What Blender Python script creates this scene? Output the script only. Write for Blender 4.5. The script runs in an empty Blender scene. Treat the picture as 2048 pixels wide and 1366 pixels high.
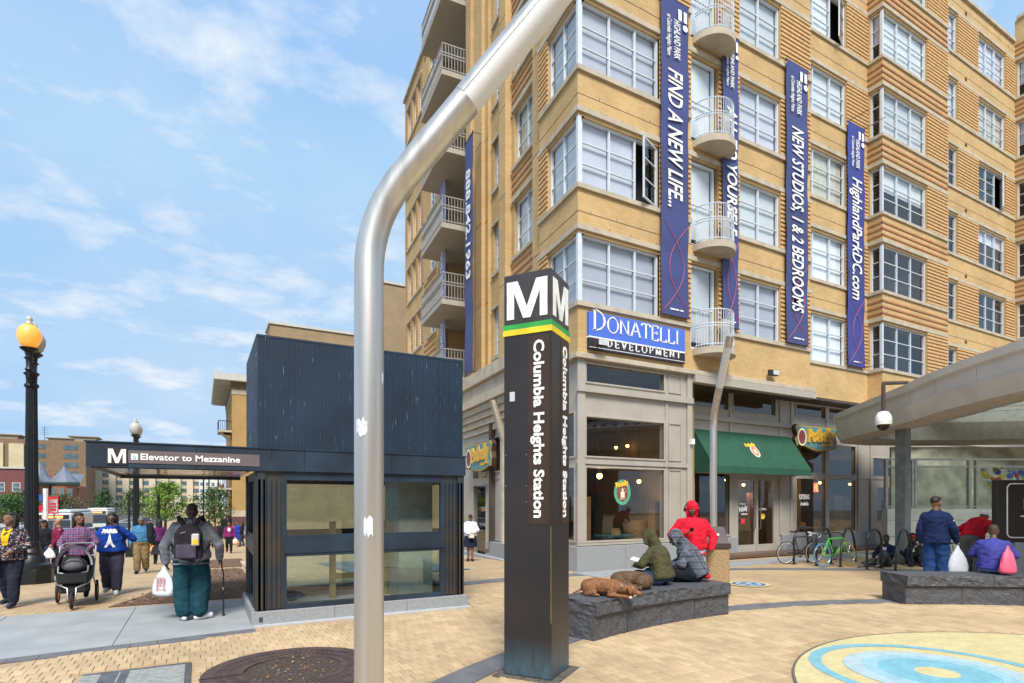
import bpy, bmesh, math, random
from mathutils import Vector, Matrix
from mathutils.bvhtree import BVHTree
R = math.radians
random.seed(7)
scene = bpy.context.scene
col = scene.collection
# ---------------------------------------------------------------- camera
YAW = R(28.7); CY, SY = math.cos(YAW), math.sin(YAW)
EYE = 1.85
cam_d = bpy.data.cameras.new('camera'); cam = bpy.data.objects.new('camera', cam_d); col.objects.link(cam)
cam_d.sensor_width = 36; cam_d.lens = 20.0; cam_d.shift_y = 0.1572; cam_d.clip_start = 0.05; cam_d.clip_end = 3000
cam.location = (0, 0, EYE); cam.rotation_euler = (R(90), 0, -YAW)
scene.camera = cam
# ---------------------------------------------------------------- sky and sun
SUN_EL, SUN_AZ = R(50), R(206)          # azimuth clockwise from +Y
w = bpy.data.worlds.new('World'); scene.world = w; w.use_nodes = True
nt = w.node_tree; N = nt.nodes; L = nt.links; N.clear()
sky = N.new('ShaderNodeTexSky'); sky.sky_type = 'NISHITA'; sky.sun_disc = False
sky.sun_elevation = SUN_EL; sky.sun_rotation = SUN_AZ; sky.air_density = 1.0; sky.dust_density = 0.4; sky.ozone_density = 1.5
tc = N.new('ShaderNodeTexCoord'); sp = N.new('ShaderNodeSeparateXYZ'); L.new(tc.outputs['Generated'], sp.inputs[0])
ad = N.new('ShaderNodeMath'); ad.operation = 'ADD'; ad.inputs[1].default_value = 0.22; L.new(sp.outputs['Z'], ad.inputs[0])
mx_ = N.new('ShaderNodeMath'); mx_.operation = 'MAXIMUM'; mx_.inputs[1].default_value = 0.08; L.new(ad.outputs[0], mx_.inputs[0])
dx = N.new('ShaderNodeMath'); dx.operation = 'DIVIDE'; L.new(sp.outputs['X'], dx.inputs[0]); L.new(mx_.outputs[0], dx.inputs[1])
dy = N.new('ShaderNodeMath'); dy.operation = 'DIVIDE'; L.new(sp.outputs['Y'], dy.inputs[0]); L.new(mx_.outputs[0], dy.inputs[1])
cb = N.new('ShaderNodeCombineXYZ'); L.new(dx.outputs[0], cb.inputs[0]); L.new(dy.outputs[0], cb.inputs[1])
def sky_noise(scale, detail, rough, lo, hi, stretch):
    mp = N.new('ShaderNodeMapping'); mp.inputs['Scale'].default_value = stretch; mp.inputs['Rotation'].default_value = (0, 0, R(25)); L.new(cb.outputs[0], mp.inputs[0])
    n = N.new('ShaderNodeTexNoise'); n.inputs['Scale'].default_value = scale; n.inputs['Detail'].default_value = detail; n.inputs['Roughness'].default_value = rough
    n.inputs['Distortion'].default_value = 0.15
    L.new(mp.outputs[0], n.inputs['Vector'])
    r = N.new('ShaderNodeMapRange'); r.inputs['From Min'].default_value = lo; r.inputs['From Max'].default_value = hi; r.clamp = True
    L.new(n.outputs['Fac'], r.inputs['Value']); return r.outputs['Result']
c1 = sky_noise(3.1, 10, 0.62, 0.47, 0.72, (1, 1.25, 1))
c2 = sky_noise(0.9, 4, 0.55, 0.38, 0.72, (1, 1.2, 1))
mm = N.new('ShaderNodeMath'); mm.operation = 'MULTIPLY'; L.new(c1, mm.inputs[0]); mm.inputs[1].default_value = 0.9
m2 = N.new('ShaderNodeMath'); m2.operation = 'MULTIPLY'; L.new(c2, m2.inputs[0]); m2.inputs[1].default_value = 0.32
sm = N.new('ShaderNodeMath'); sm.operation = 'MAXIMUM'; L.new(mm.outputs[0], sm.inputs[0]); L.new(m2.outputs[0], sm.inputs[1])
vmin = N.new('ShaderNodeVectorMath'); vmin.operation = 'MINIMUM'; L.new(sky.outputs[0], vmin.inputs[0]); vmin.inputs[1].default_value = (1.3, 1.85, 2.4)
veil = N.new('ShaderNodeMix'); veil.data_type = 'RGBA'; veil.inputs['Factor'].default_value = 0.55; L.new(vmin.outputs[0], veil.inputs['A']); veil.inputs['B'].default_value = (0.76, 1.38, 2.2, 1)   # thin high haze
mixc = N.new('ShaderNodeMix'); mixc.data_type = 'RGBA'; L.new(sm.outputs[0], mixc.inputs['Factor']); L.new(veil.outputs['Result'], mixc.inputs['A'])
mixc.inputs['B'].default_value = (2.35, 2.4, 2.45, 1)
bg = N.new('ShaderNodeBackground'); bg.inputs['Strength'].default_value = 0.15; L.new(mixc.outputs['Result'], bg.inputs['Color'])
ow = N.new('ShaderNodeOutputWorld'); L.new(bg.outputs[0], ow.inputs[0])
sun_d = bpy.data.lights.new('sun', 'SUN'); sun = bpy.data.objects.new('sun', sun_d); col.objects.link(sun)
sun_d.energy = 2.0; sun_d.angle = R(22); sun_d.color = (1.0, 0.95, 0.87)
sd = Vector((math.sin(SUN_AZ) * math.cos(SUN_EL), math.cos(SUN_AZ) * math.cos(SUN_EL), math.sin(SUN_EL)))
sun.rotation_euler = sd.to_track_quat('Z', 'Y').to_euler(); sun.location = (0, 0, 40)
vs = scene.view_settings; vs.view_transform = 'Standard'; vs.look = 'None'; vs.exposure = 1.45; vs.gamma = 1; vs.use_curve_mapping = False
# ---------------------------------------------------------------- places
def cw(X, Y):                      # camera right / camera forward -> world x, y
    return (CY * X + SY * Y, -SY * X + CY * Y)
def gz(y):                         # the ground falls away northwards
    t = y - 12.5
    if t <= 0: return 0.0
    s = 0.04 * (t - 1.5) if t > 3 else 0.04 * t * t / 6.0
    return -min(s, 2.0)
def at(px, Y):                     # world x, y of photo column px at forward distance Y
    return cw((px - 1024) / 1138 * Y, Y)
def on_ground(px, py):             # world point of the ground seen at a photo pixel
    Y = 8.0
    for _ in range(30):
        x, y = at(px, Y); Y = 0.5 * Y + 0.5 * (EYE - gz(y)) * 1138 / (py - 1005)
    x, y = at(px, Y); return Vector((x, y, gz(y)))
def x_on(px, y):                   # world x where column px meets the plane y = const
    k = (px - 1024) / 1138; return y * (SY + CY * k) / (CY - SY * k)
def z_at(py, x, y):
    Y = SY * x + CY * y; return EYE + (1005 - py) / 1138 * Y
# ---------------------------------------------------------------- materials
MATS = {}
def pm(name, c, rough=0.7, metal=0.0, var=0.12, scale=6.0, bump=0.0, bscale=60.0, c2=None, spec=0.5, emit=None, estr=0.0, lo=0.35, hi=0.65, stretch=None, detail=4):
    if name in MATS: return MATS[name]
    m = bpy.data.materials.new(name); m.use_nodes = True; t = m.node_tree; n = t.nodes; l = t.links
    b = n['Principled BSDF']; b.inputs['Roughness'].default_value = rough; b.inputs['Metallic'].default_value = metal
    b.inputs['Specular IOR Level'].default_value = spec
    tcd = n.new('ShaderNodeTexCoord'); vec = tcd.outputs['Object']
    if stretch:
        mp = n.new('ShaderNodeMapping'); mp.inputs['Scale'].default_value = stretch; l.new(vec, mp.inputs[0]); vec = mp.outputs[0]
    no = n.new('ShaderNodeTexNoise'); no.inputs['Scale'].default_value = scale; no.inputs['Detail'].default_value = detail; l.new(vec, no.inputs['Vector'])
    mr = n.new('ShaderNodeMapRange'); mr.inputs['From Min'].default_value = lo; mr.inputs['From Max'].default_value = hi; l.new(no.outputs['Fac'], mr.inputs['Value'])
    mi = n.new('ShaderNodeMix'); mi.data_type = 'RGBA'; l.new(mr.outputs[0], mi.inputs['Factor'])
    a = c2 if c2 else tuple(v * (1 - var) for v in c); bb = c if c2 else tuple(min(1, v * (1 + var)) for v in c)
    mi.inputs['A'].default_value = (*a[:3], 1); mi.inputs['B'].default_value = (*bb[:3], 1)
    l.new(mi.outputs['Result'], b.inputs['Base Color'])
    if bump:
        nb = n.new('ShaderNodeTexNoise'); nb.inputs['Scale'].default_value = bscale; nb.inputs['Detail'].default_value = 5; l.new(vec, nb.inputs['Vector'])
        bp = n.new('ShaderNodeBump'); bp.inputs['Strength'].default_value = bump; bp.inputs['Distance'].default_value = 0.02
        l.new(nb.outputs['Fac'], bp.inputs['Height']); l.new(bp.outputs[0], b.inputs['Normal'])
    if emit:
        b.inputs['Emission Color'].default_value = (*emit, 1); b.inputs['Emission Strength'].default_value = estr
    MATS[name] = m; return m
def brick_mat(name, c1, c2, mortar, bw=0.21, bh=0.07, ms=0.006, bump=0.35, big=0.1):
    m = bpy.data.materials.new(name); m.use_nodes = True; t = m.node_tree; n = t.nodes; l = t.links
    b = n['Principled BSDF']; b.inputs['Roughness'].default_value = 0.85; b.inputs['Specular IOR Level'].default_value = 0.3
    g = n.new('ShaderNodeNewGeometry'); s = n.new('ShaderNodeSeparateXYZ'); l.new(g.outputs['Position'], s.inputs[0])
    a = n.new('ShaderNodeMath'); a.operation = 'ADD'; l.new(s.outputs['X'], a.inputs[0]); l.new(s.outputs['Y'], a.inputs[1])
    c = n.new('ShaderNodeCombineXYZ'); l.new(a.outputs[0], c.inputs[0]); l.new(s.outputs['Z'], c.inputs[1])
    br = n.new('ShaderNodeTexBrick'); l.new(c.outputs[0], br.inputs['Vector']); br.inputs['Scale'].default_value = 1
    br.inputs['Brick Width'].default_value = bw; br.inputs['Row Height'].default_value = bh; br.inputs['Mortar Size'].default_value = ms
    br.inputs['Color1'].default_value = (*c1, 1); br.inputs['Color2'].default_value = (*c2, 1); br.inputs['Mortar'].default_value = (*mortar, 1)
    no = n.new('ShaderNodeTexNoise'); no.inputs['Scale'].default_value = 0.9; no.inputs['Detail'].default_value = 6; l.new(g.outputs['Position'], no.inputs['Vector'])
    mr = n.new('ShaderNodeMapRange'); mr.inputs['From Min'].default_value = .3; mr.inputs['From Max'].default_value = .7; mr.inputs['To Min'].default_value = 1 - big; mr.inputs['To Max'].default_value = 1 + big
    l.new(no.outputs['Fac'], mr.inputs['Value'])
    mu = n.new('ShaderNodeVectorMath'); mu.operation = 'SCALE'; l.new(br.outputs['Color'], mu.inputs[0]); l.new(mr.outputs[0], mu.inputs['Scale'])
    l.new(mu.outputs[0], b.inputs['Base Color'])
    bp = n.new('ShaderNodeBump'); bp.inputs['Strength'].default_value = bump; bp.inputs['Distance'].default_value = 0.01; bp.invert = True
    l.new(br.outputs['Fac'], bp.inputs['Height']); l.new(bp.outputs[0], b.inputs['Normal'])
    MATS[name] = m; return m
def glass_mat(name, tint=(0.85, 0.9, 0.9), base=0.06, top=0.7, rough=0.02):
    m = bpy.data.materials.new(name); m.use_nodes = True; t = m.node_tree; n = t.nodes; l = t.links; n.clear()
    o = n.new('ShaderNodeOutputMaterial'); mi = n.new('ShaderNodeMixShader'); tr = n.new('ShaderNodeBsdfTransparent'); gl = n.new('ShaderNodeBsdfGlossy')
    tr.inputs[0].default_value = (*tint, 1); gl.inputs['Roughness'].default_value = rough
    lw = n.new('ShaderNodeLayerWeight'); lw.inputs['Blend'].default_value = 0.5
    pw = n.new('ShaderNodeMath'); pw.operation = 'POWER'; pw.inputs[1].default_value = 3.5; l.new(lw.outputs['Facing'], pw.inputs[0])
    mr = n.new('ShaderNodeMapRange'); mr.inputs['To Min'].default_value = base; mr.inputs['To Max'].default_value = top; l.new(pw.outputs[0], mr.inputs['Value'])
    l.new(mr.outputs[0], mi.inputs[0]); l.new(tr.outputs[0], mi.inputs[1]); l.new(gl.outputs[0], mi.inputs[2]); l.new(mi.outputs[0], o.inputs[0])
    MATS[name] = m; return m
# ---------------------------------------------------------------- mesh building
ORG = {}
class MB:
    def __init__(s, M=None): s.v = []; s.f = []; s.mi = []; s.M = M
    def add(s, vs, fs, mi=0):
        o = len(s.v); M = s.M
        for p in vs:
            p = Vector(p); s.v.append(M @ p if M else p)
        for f in fs: s.f.append(tuple(i + o for i in f)); s.mi.append(mi)
    def box(s, x0, x1, y0, y1, z0, z1, mi=0):
        s.add([(x0,y0,z0),(x1,y0,z0),(x1,y1,z0),(x0,y1,z0),(x0,y0,z1),(x1,y0,z1),(x1,y1,z1),(x0,y1,z1)],
              [(0,3,2,1),(4,5,6,7),(0,1,5,4),(1,2,6,5),(2,3,7,6),(3,0,4,7)], mi)
    def quad(s, a, b, c, d, mi=0): s.add([a,b,c,d], [(0,1,2,3)], mi)
    def prism(s, poly, z0, z1, mi=0, cap=True):
        n = len(poly); vs = [(p[0],p[1],z0) for p in poly] + [(p[0],p[1],z1) for p in poly]
        fs = [(i,(i+1)%n,n+(i+1)%n,n+i) for i in range(n)]
        if cap: fs += [tuple(range(n-1,-1,-1)), tuple(range(n,2*n))]
        s.add(vs, fs, mi)
    def tube(s, pts, r, n=8, mi=0, cap=True):
        pts = [Vector(p) for p in pts]; k = len(pts)
        rs = r if isinstance(r, (list, tuple)) else [r] * k
        vs = []; up = None
        for i, p in enumerate(pts):
            d = (pts[min(i+1,k-1)] - pts[max(i-1,0)]).normalized()
            if up is None:
                up = Vector((0,0,1)) if abs(d.z) < 0.9 else Vector((1,0,0))
            a = d.cross(up).normalized(); b = a.cross(d).normalized(); up = b
            for j in range(n):
                t = 2*math.pi*j/n; vs.append(p + rs[i]*(math.cos(t)*a + math.sin(t)*b))
        fs = [(i*n+j, i*n+(j+1)%n, (i+1)*n+(j+1)%n, (i+1)*n+j) for i in range(k-1) for j in range(n)]
        if cap: fs += [tuple(range(n-1,-1,-1)), tuple(range((k-1)*n, k*n))]
        s.add(vs, fs, mi)
    def lathe(s, prof, c=(0,0,0), n=16, mi=0):
        k = len(prof); vs = []
        for (r, z) in prof:
            for j in range(n):
                t = 2*math.pi*j/n; vs.append((c[0]+r*math.cos(t), c[1]+r*math.sin(t), c[2]+z))
        fs = [(i*n+j, i*n+(j+1)%n, (i+1)*n+(j+1)%n, (i+1)*n+j) for i in range(k-1) for j in range(n)]
        fs += [tuple(range(n-1,-1,-1)), tuple(range((k-1)*n, k*n))]
        s.add(vs, fs, mi)
    def ell(s, c, r, n=12, m=8, mi=0, Rm=None):
        c = Vector(c); vs = []
        if not isinstance(r, (tuple, list, Vector)): r = (r, r, r)
        for i in range(m+1):
            ph = math.pi*i/m
            for j in range(n):
                t = 2*math.pi*j/n
                p = Vector((r[0]*math.sin(ph)*math.cos(t), r[1]*math.sin(ph)*math.sin(t), r[2]*math.cos(ph)))
                vs.append(c + (Rm @ p if Rm else p))
        fs = [(i*n+j, (i+1)*n+j, (i+1)*n+(j+1)%n, i*n+(j+1)%n) for i in range(m) for j in range(n)]
        s.add(vs, fs, mi)
    def cap(s, a, b, ra, rb, n=10):          # tapered capsule
        s.ell(a, ra, n, 6); s.ell(b, rb, n, 6); s.tube([a, b], [ra, rb], n)
    def build(s, name, mats, parent=None, smooth=False, bev=0, weld=False):
        me = bpy.data.meshes.new(name)
        o_ = ORG.get(parent.name, Vector((0,0,0))) if (parent and s.M is not None or parent) else Vector((0,0,0))
        vs = [(p - o_)[:] for p in s.v] if parent else [p[:] for p in s.v]
        me.from_pydata(vs, [], s.f)
        for m in (mats if isinstance(mats, (list, tuple)) else [mats]): me.materials.append(m)
        me.polygons.foreach_set('material_index', s.mi)
        bm = bmesh.new(); bm.from_mesh(me)
        if weld: bmesh.ops.remove_doubles(bm, verts=bm.verts, dist=1e-4)
        bmesh.ops.recalc_face_normals(bm, faces=bm.faces)
        if bev: bmesh.ops.bevel(bm, geom=[e for e in bm.edges if len(e.link_faces) == 2 and e.calc_face_angle(0) > 0.6], offset=bev, segments=1, affect='EDGES', clamp_overlap=True)
        bm.to_mesh(me); bm.free()
        if smooth:
            me.polygons.foreach_set('use_smooth', [True]*len(me.polygons))
            if smooth != 'all': me.set_sharp_from_angle(angle=R(45))
        o = bpy.data.objects.new(name, me); col.objects.link(o)
        if parent: o.parent = parent; ORG[o.name] = o_
        else: ORG[o.name] = Vector((0,0,0))
        return o
def tag(o, label=None, cat=None, group=None, kind=None):
    if label: o['label'] = label
    if cat: o['category'] = cat
    if group: o['group'] = group
    if kind: o['kind'] = kind
    return o
def thing(name, label, cat, loc=(0,0,0), rz=0.0, group=None, local=False):
    o = bpy.data.objects.new(name, None); col.objects.link(o); o.location = loc; o.rotation_euler = (0,0,rz); o.empty_display_size = 0.2
    ORG[o.name] = Vector((0,0,0)) if local else Vector(loc)
    return tag(o, label, cat, group)
def setz(mb, name, mats, label, cat, loc, group=None, kind=None, **k):   # a one-mesh thing with its origin at loc
    o = mb.build(name, mats, None, **k); loc = Vector(loc)
    o.data.transform(Matrix.Translation(-loc)); o.location = loc
    return tag(o, label, cat, group, kind)
def copy_tree(o, parent=None):
    c = o.copy(); col.objects.link(c); c.parent = parent; ORG[c.name] = ORG.get(o.name, Vector((0,0,0)))
    for ch in list(o.children): copy_tree(ch, c)
    return c
def text_mb(s, size, M, bold=0.0, depth=0.004, align='LEFT', shear=0.0, spacing=1.0, font_scale_x=1.0):
    cu = bpy.data.curves.new('lettering', 'FONT'); cu.body = s; cu.size = size; cu.extrude = depth; cu.offset = bold; cu.align_x = align; cu.shear = shear
    cu.space_character = spacing; cu.resolution_u = 3
    o = bpy.data.objects.new('lettering_tmp', cu); col.objects.link(o)
    bpy.context.view_layer.update()
    me = bpy.data.meshes.new_from_object(o.evaluated_get(bpy.context.evaluated_depsgraph_get()))
    bpy.data.objects.remove(o); bpy.data.curves.remove(cu)
    mb = MB(M); mb.add([Vector((v.co.x*font_scale_x, v.co.y, v.co.z)) for v in me.vertices], [tuple(p.vertices) for p in me.polygons])
    bpy.data.meshes.remove(me); return mb
def frame(o, ex, ey, ez):         # matrix with columns ex, ey, ez and origin o
    return Matrix(((ex[0],ey[0],ez[0],o[0]),(ex[1],ey[1],ez[1],o[1]),(ex[2],ey[2],ez[2],o[2]),(0,0,0,1)))
# ================================================================ ground
PC = Vector(cw(7.5, 1.5))                       # centre of the round plaza
def paver_mat(name, c1, c2, mortar, bw, bh):
    m = bpy.data.materials.new(name); m.use_nodes = True; t = m.node_tree; n = t.nodes; l = t.links
    b = n['Principled BSDF']; b.inputs['Roughness'].default_value = 0.8; b.inputs['Specular IOR Level'].default_value = 0.3
    g = n.new('ShaderNodeNewGeometry')
    br = n.new('ShaderNodeTexBrick'); l.new(g.outputs['Position'], br.inputs['Vector']); br.inputs['Scale'].default_value = 1
    br.inputs['Brick Width'].default_value = bw; br.inputs['Row Height'].default_value = bh; br.inputs['Mortar Size'].default_value = 0.006
    br.inputs['Color1'].default_value = (*c1, 1); br.inputs['Color2'].default_value = (*c2, 1); br.inputs['Mortar'].default_value = (*mortar, 1)
    no = n.new('ShaderNodeTexNoise'); no.inputs['Scale'].default_value = 0.7; no.inputs['Detail'].default_value = 8; no.inputs['Roughness'].default_value = 0.65; l.new(g.outputs['Position'], no.inputs['Vector'])
    mr = n.new('ShaderNodeMapRange'); mr.inputs['From Min'].default_value = .3; mr.inputs['From Max'].default_value = .7; mr.inputs['To Min'].default_value = .82; mr.inputs['To Max'].default_value = 1.1
    l.new(no.outputs['Fac'], mr.inputs['Value'])
    mu = n.new('ShaderNodeVectorMath'); mu.operation = 'SCALE'; l.new(br.outputs['Color'], mu.inputs[0]); l.new(mr.outputs[0], mu.inputs['Scale']); l.new(mu.outputs[0], b.inputs['Base Color'])
    MATS[name] = m; return m
TAN1, TAN2 = (0.46, 0.335, 0.20), (0.41, 0.29, 0.17)
m_far_paver = paver_mat('far_pavers', TAN1, TAN2, (0.26, 0.19, 0.12), 0.23, 0.4)
def random_tint(name, c, var, rough=0.8, nscale=3.0):     # per-piece tint by object or island
    m = pm(name, c, rough, var=0.07, scale=nscale, bump=0.15, bscale=120, spec=0.3); t = m.node_tree; n = t.nodes; l = t.links
    b = n['Principled BSDF']; src = b.inputs['Base Color'].links[0].from_socket
    oi = n.new('ShaderNodeNewGeometry'); mr = n.new('ShaderNodeMapRange'); mr.inputs['To Min'].default_value = 1 - var; mr.inputs['To Max'].default_value = 1 + var
    l.new(oi.outputs['Random Per Island'], mr.inputs['Value'])
    ob = n.new('ShaderNodeObjectInfo'); m2 = n.new('ShaderNodeMapRange'); m2.inputs['To Min'].default_value = 1 - var; m2.inputs['To Max'].default_value = 1 + var
    l.new(ob.outputs['Random'], m2.inputs['Value'])
    mm_ = n.new('ShaderNodeMath'); mm_.operation = 'MULTIPLY'; l.new(mr.outputs[0], mm_.inputs[0]); l.new(m2.outputs[0], mm_.inputs[1])
    g = n.new('ShaderNodeTexNoise'); g.inputs['Scale'].default_value = 0.7; g.inputs['Detail'].default_value = 8; l.new(oi.outputs['Position'], g.inputs['Vector'])
    m3 = n.new('ShaderNodeMapRange'); m3.inputs['From Min'].default_value = .3; m3.inputs['From Max'].default_value = .7; m3.inputs['To Min'].default_value = .84; m3.inputs['To Max'].default_value = 1.1; l.new(g.outputs['Fac'], m3.inputs['Value'])
    m4 = n.new('ShaderNodeMath'); m4.operation = 'MULTIPLY'; l.new(mm_.outputs[0], m4.inputs[0]); l.new(m3.outputs[0], m4.inputs[1])
    mu = n.new('ShaderNodeVectorMath'); mu.operation = 'SCALE'; l.new(src, mu.inputs[0]); l.new(m4.outputs[0], mu.inputs['Scale']); l.new(mu.outputs[0], b.inputs['Base Color'])
    return m
m_paver = random_tint('tan_paver', TAN1, 0.11)

def grime(m, col_=(.13, .10, .075), scale=2.6, thr=.055):     # gum spots and stains worn into a paved surface
    t = m.node_tree; n = t.nodes; l = t.links; b = n['Principled BSDF']; src = b.inputs['Base Color'].links[0].from_socket; g = n.new('ShaderNodeNewGeometry')
    v = n.new('ShaderNodeTexVoronoi'); v.inputs['Scale'].default_value = scale; v.inputs['Randomness'].default_value = 1; l.new(g.outputs['Position'], v.inputs['Vector'])
    a = n.new('ShaderNodeMapRange'); a.inputs['From Min'].default_value = thr; a.inputs['From Max'].default_value = thr*.7; l.new(v.outputs['Distance'], a.inputs['Value'])
    no = n.new('ShaderNodeTexNoise'); no.inputs['Scale'].default_value = 1.3; no.inputs['Detail'].default_value = 7; no.inputs['Roughness'].default_value = .7; l.new(g.outputs['Position'], no.inputs['Vector'])
    c = n.new('ShaderNodeMapRange'); c.inputs['From Min'].default_value = .60; c.inputs['From Max'].default_value = .78; c.inputs['To Max'].default_value = .45; l.new(no.outputs['Fac'], c.inputs['Value'])
    mu = n.new('ShaderNodeMath'); mu.operation = 'MULTIPLY'; mu.inputs[1].default_value = .55; l.new(a.outputs[0], mu.inputs[0])
    mx = n.new('ShaderNodeMath'); mx.operation = 'MAXIMUM'; l.new(mu.outputs[0], mx.inputs[0]); l.new(c.outputs[0], mx.inputs[1])
    mi = n.new('ShaderNodeMix'); mi.data_type = 'RGBA'; l.new(mx.outputs[0], mi.inputs['Factor']); l.new(src, mi.inputs['A']); mi.inputs['B'].default_value = (*col_, 1); l.new(mi.outputs['Result'], b.inputs['Base Color'])
grime(m_paver); grime(m_far_paver)
m_asphalt = pm('asphalt', (0.055, 0.055, 0.058), 0.9, var=0.25, scale=2, bump=0.2, bscale=150)
m_conc = pm('concrete_slab', (0.30, 0.315, 0.325), 0.85, var=0.10, scale=1.7, bump=0.1, bscale=90, detail=8)
m_dark_paver = pm('dark_paver', (0.135, 0.135, 0.145), 0.8, var=0.15, scale=3, bump=0.1, bscale=80)
m_mulch = pm('mulch', (0.21, 0.12, 0.07), 0.95, c2=(0.08, 0.045, 0.028), scale=40, bump=1.0, bscale=60)
grime(m_conc, (.17, .17, .165), 2.2, .05); grime(m_dark_paver, (.22, .21, .2), 2.4, .05)
m_kerb = pm('kerb_stone', (0.36, 0.35, 0.33), 0.85, var=0.1, scale=5)
m_white_line = pm('road_paint', (0.7, 0.7, 0.68), 0.8)
YS = [-60, 0, 12.5] + [13 + .5*i for i in range(6)] + [20, 30, 45, 60, 64, 66, 90, 150, 300, 700]
def sheet(name, x0, x1, dz, mat, y0=-60, y1=700, kind='structure', parent=None):
    ys = [y for y in YS if y0 < y < y1]; ys = [y0] + ys + [y1]
    mb = MB(); vs = []; fs = []
    for y in ys: vs += [(x0, y, gz(y)+dz), (x1, y, gz(y)+dz)]
    for i in range(len(ys)-1): fs.append((2*i, 2*i+1, 2*i+3, 2*i+2))
    mb.add(vs, fs); o = mb.build(name, mat, parent)
    if kind: o['kind'] = kind
    return o
sheet('ground', -600, 600, -0.20, pm('earth', (0.16, 0.15, 0.12), 0.95, var=.2, scale=.4))
sheet('road', -24, -6.6, -0.13, m_asphalt)
sheet('far_sidewalk', -32, -24.2, 0.0, m_kerb)
sheet('plaza', -6.3, 60, -0.012, m_far_paver)
for (xa, xb) in ((-6.6, -6.3), (-24.2, -24.0)):
    k = MB()
    ys = [-20] + [y for y in YS if -20 < y < 200] + [200]
    for a, b in zip(ys, ys[1:]):
        k.add([(xa,a,gz(a)-.2),(xb,a,gz(a)-.2),(xb,b,gz(b)-.2),(xa,b,gz(b)-.2),(xa,a,gz(a)+.01),(xb,a,gz(a)+.01),(xb,b,gz(b)+.01),(xa,b,gz(b)+.01)],
              [(4,5,6,7),(0,1,5,4),(1,2,6,5),(2,3,7,6),(3,0,4,7)])
    k.build('kerb', m_kerb)['kind'] = 'structure'
for x in (-15.4, -15.1):
    mb = MB(); ys = [10] + [y for y in YS if 10 < y < 200] + [200]
    for a, b in zip(ys, ys[1:]): mb.quad((x-.06,a,gz(a)-.126),(x+.06,a,gz(a)-.126),(x+.06,b,gz(b)-.126),(x-.06,b,gz(b)-.126))
    mb.build('road_marking', m_white_line)['kind'] = 'structure'
# concrete slabs across the walk in front of the elevator
SLAB_Y0, SLAB_Y1 = 9.1, 12.05
def slab_y0(x): return 9.15 - 0.13*max(0, (0.6 - x)) + (0.0 if x > -2 else 0.05*(x+2))
slabs = bpy.data.objects.new('concrete_walk', None); col.objects.link(slabs); slabs['kind'] = 'structure'; ORG[slabs.name] = Vector((0,0,0))
sx = [-6.2, -4.6, -2.75, -1.0, 0.72]
for i in range(4):
    for (ya, yb) in ((None, 10.6), (10.6, 12.05)):
        a, b = sx[i]+.006, sx[i+1]-.006
        y00, y01 = (slab_y0(a), slab_y0(b)) if ya is None else (ya+.006, ya+.006)
        mb = MB(); mb.prism([(a,y00),(b,y01),(b,yb-.006),(a,yb-.006)], -0.05, 0.0+0.001*((i*3) % 2)); mb.build('slab', m_conc, slabs, bev=0.004)
# mulch beds beside the walk
def poly_sheet(name, pts, mat, dz, thick, label=None, kind='structure'):
    mb = MB(); n = len(pts)
    vs = [(p[0],p[1],gz(p[1])+dz) for p in pts] + [(p[0],p[1],gz(p[1])-thick) for p in pts]
    mb.add(vs, [tuple(range(n))] + [(i, n+i, n+(i+1)%n, (i+1)%n) for i in range(n)])
    o = mb.build(name, mat); o['kind'] = kind; return o
def strip(pts_l, pts_r):  return pts_l + pts_r[::-1]
bedL = [(-1.45, 12.25), (-1.0, 13.5), (-0.75, 15), (-0.45, 17.5), (-0.2, 19.6)]
bedR = [(0.75, 12.3), (0.95, 13.5), (1.05, 15), (1.1, 17.5), (1.15, 19.7)]
def bed(name, Lp, Rp):
    mb = MB(); rows = len(Lp); n = 14; rnd = random.Random(3); vs = []; fs = []
    sub = 6
    LL = [tuple(Vector(Lp[i]).lerp(Vector(Lp[i+1]), k/sub)) for i in range(rows-1) for k in range(sub)] + [Lp[-1]]
    RR = [tuple(Vector(Rp[i]).lerp(Vector(Rp[i+1]), k/sub)) for i in range(rows-1) for k in range(sub)] + [Rp[-1]]
    for i, (a, b) in enumerate(zip(LL, RR)):
        for j in range(n+1):
            t = j/n; x = a[0]*(1-t)+b[0]*t; y = a[1]*(1-t)+b[1]*t
            e = min(t, 1-t, i/len(LL), 1-i/len(LL))
            vs.append((x, y, gz(y) + 0.0 + min(.05, e*.4) + rnd.uniform(0, .02)*(e > 0)))
    for i in range(len(LL)-1):
        for j in range(n): fs.append((i*(n+1)+j, i*(n+1)+j+1, (i+1)*(n+1)+j+1, (i+1)*(n+1)+j))
    mb.add(vs, fs); o = mb.build(name, m_mulch, smooth='all'); o['kind'] = 'stuff'; o['label'] = 'brown wood mulch filling the planting bed beside the walk'; o['category'] = 'mulch'
    return o
b1 = bed('mulch_bed', bedL, bedR)
b2 = bed('mulch_bed', [(-0.1, 21.0), (0.1, 23), (0.3, 25.5)], [(1.3, 21), (1.4, 23), (1.5, 25.5)]); b2['label'] = 'brown mulch in the smaller bed farther along the walk'
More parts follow.
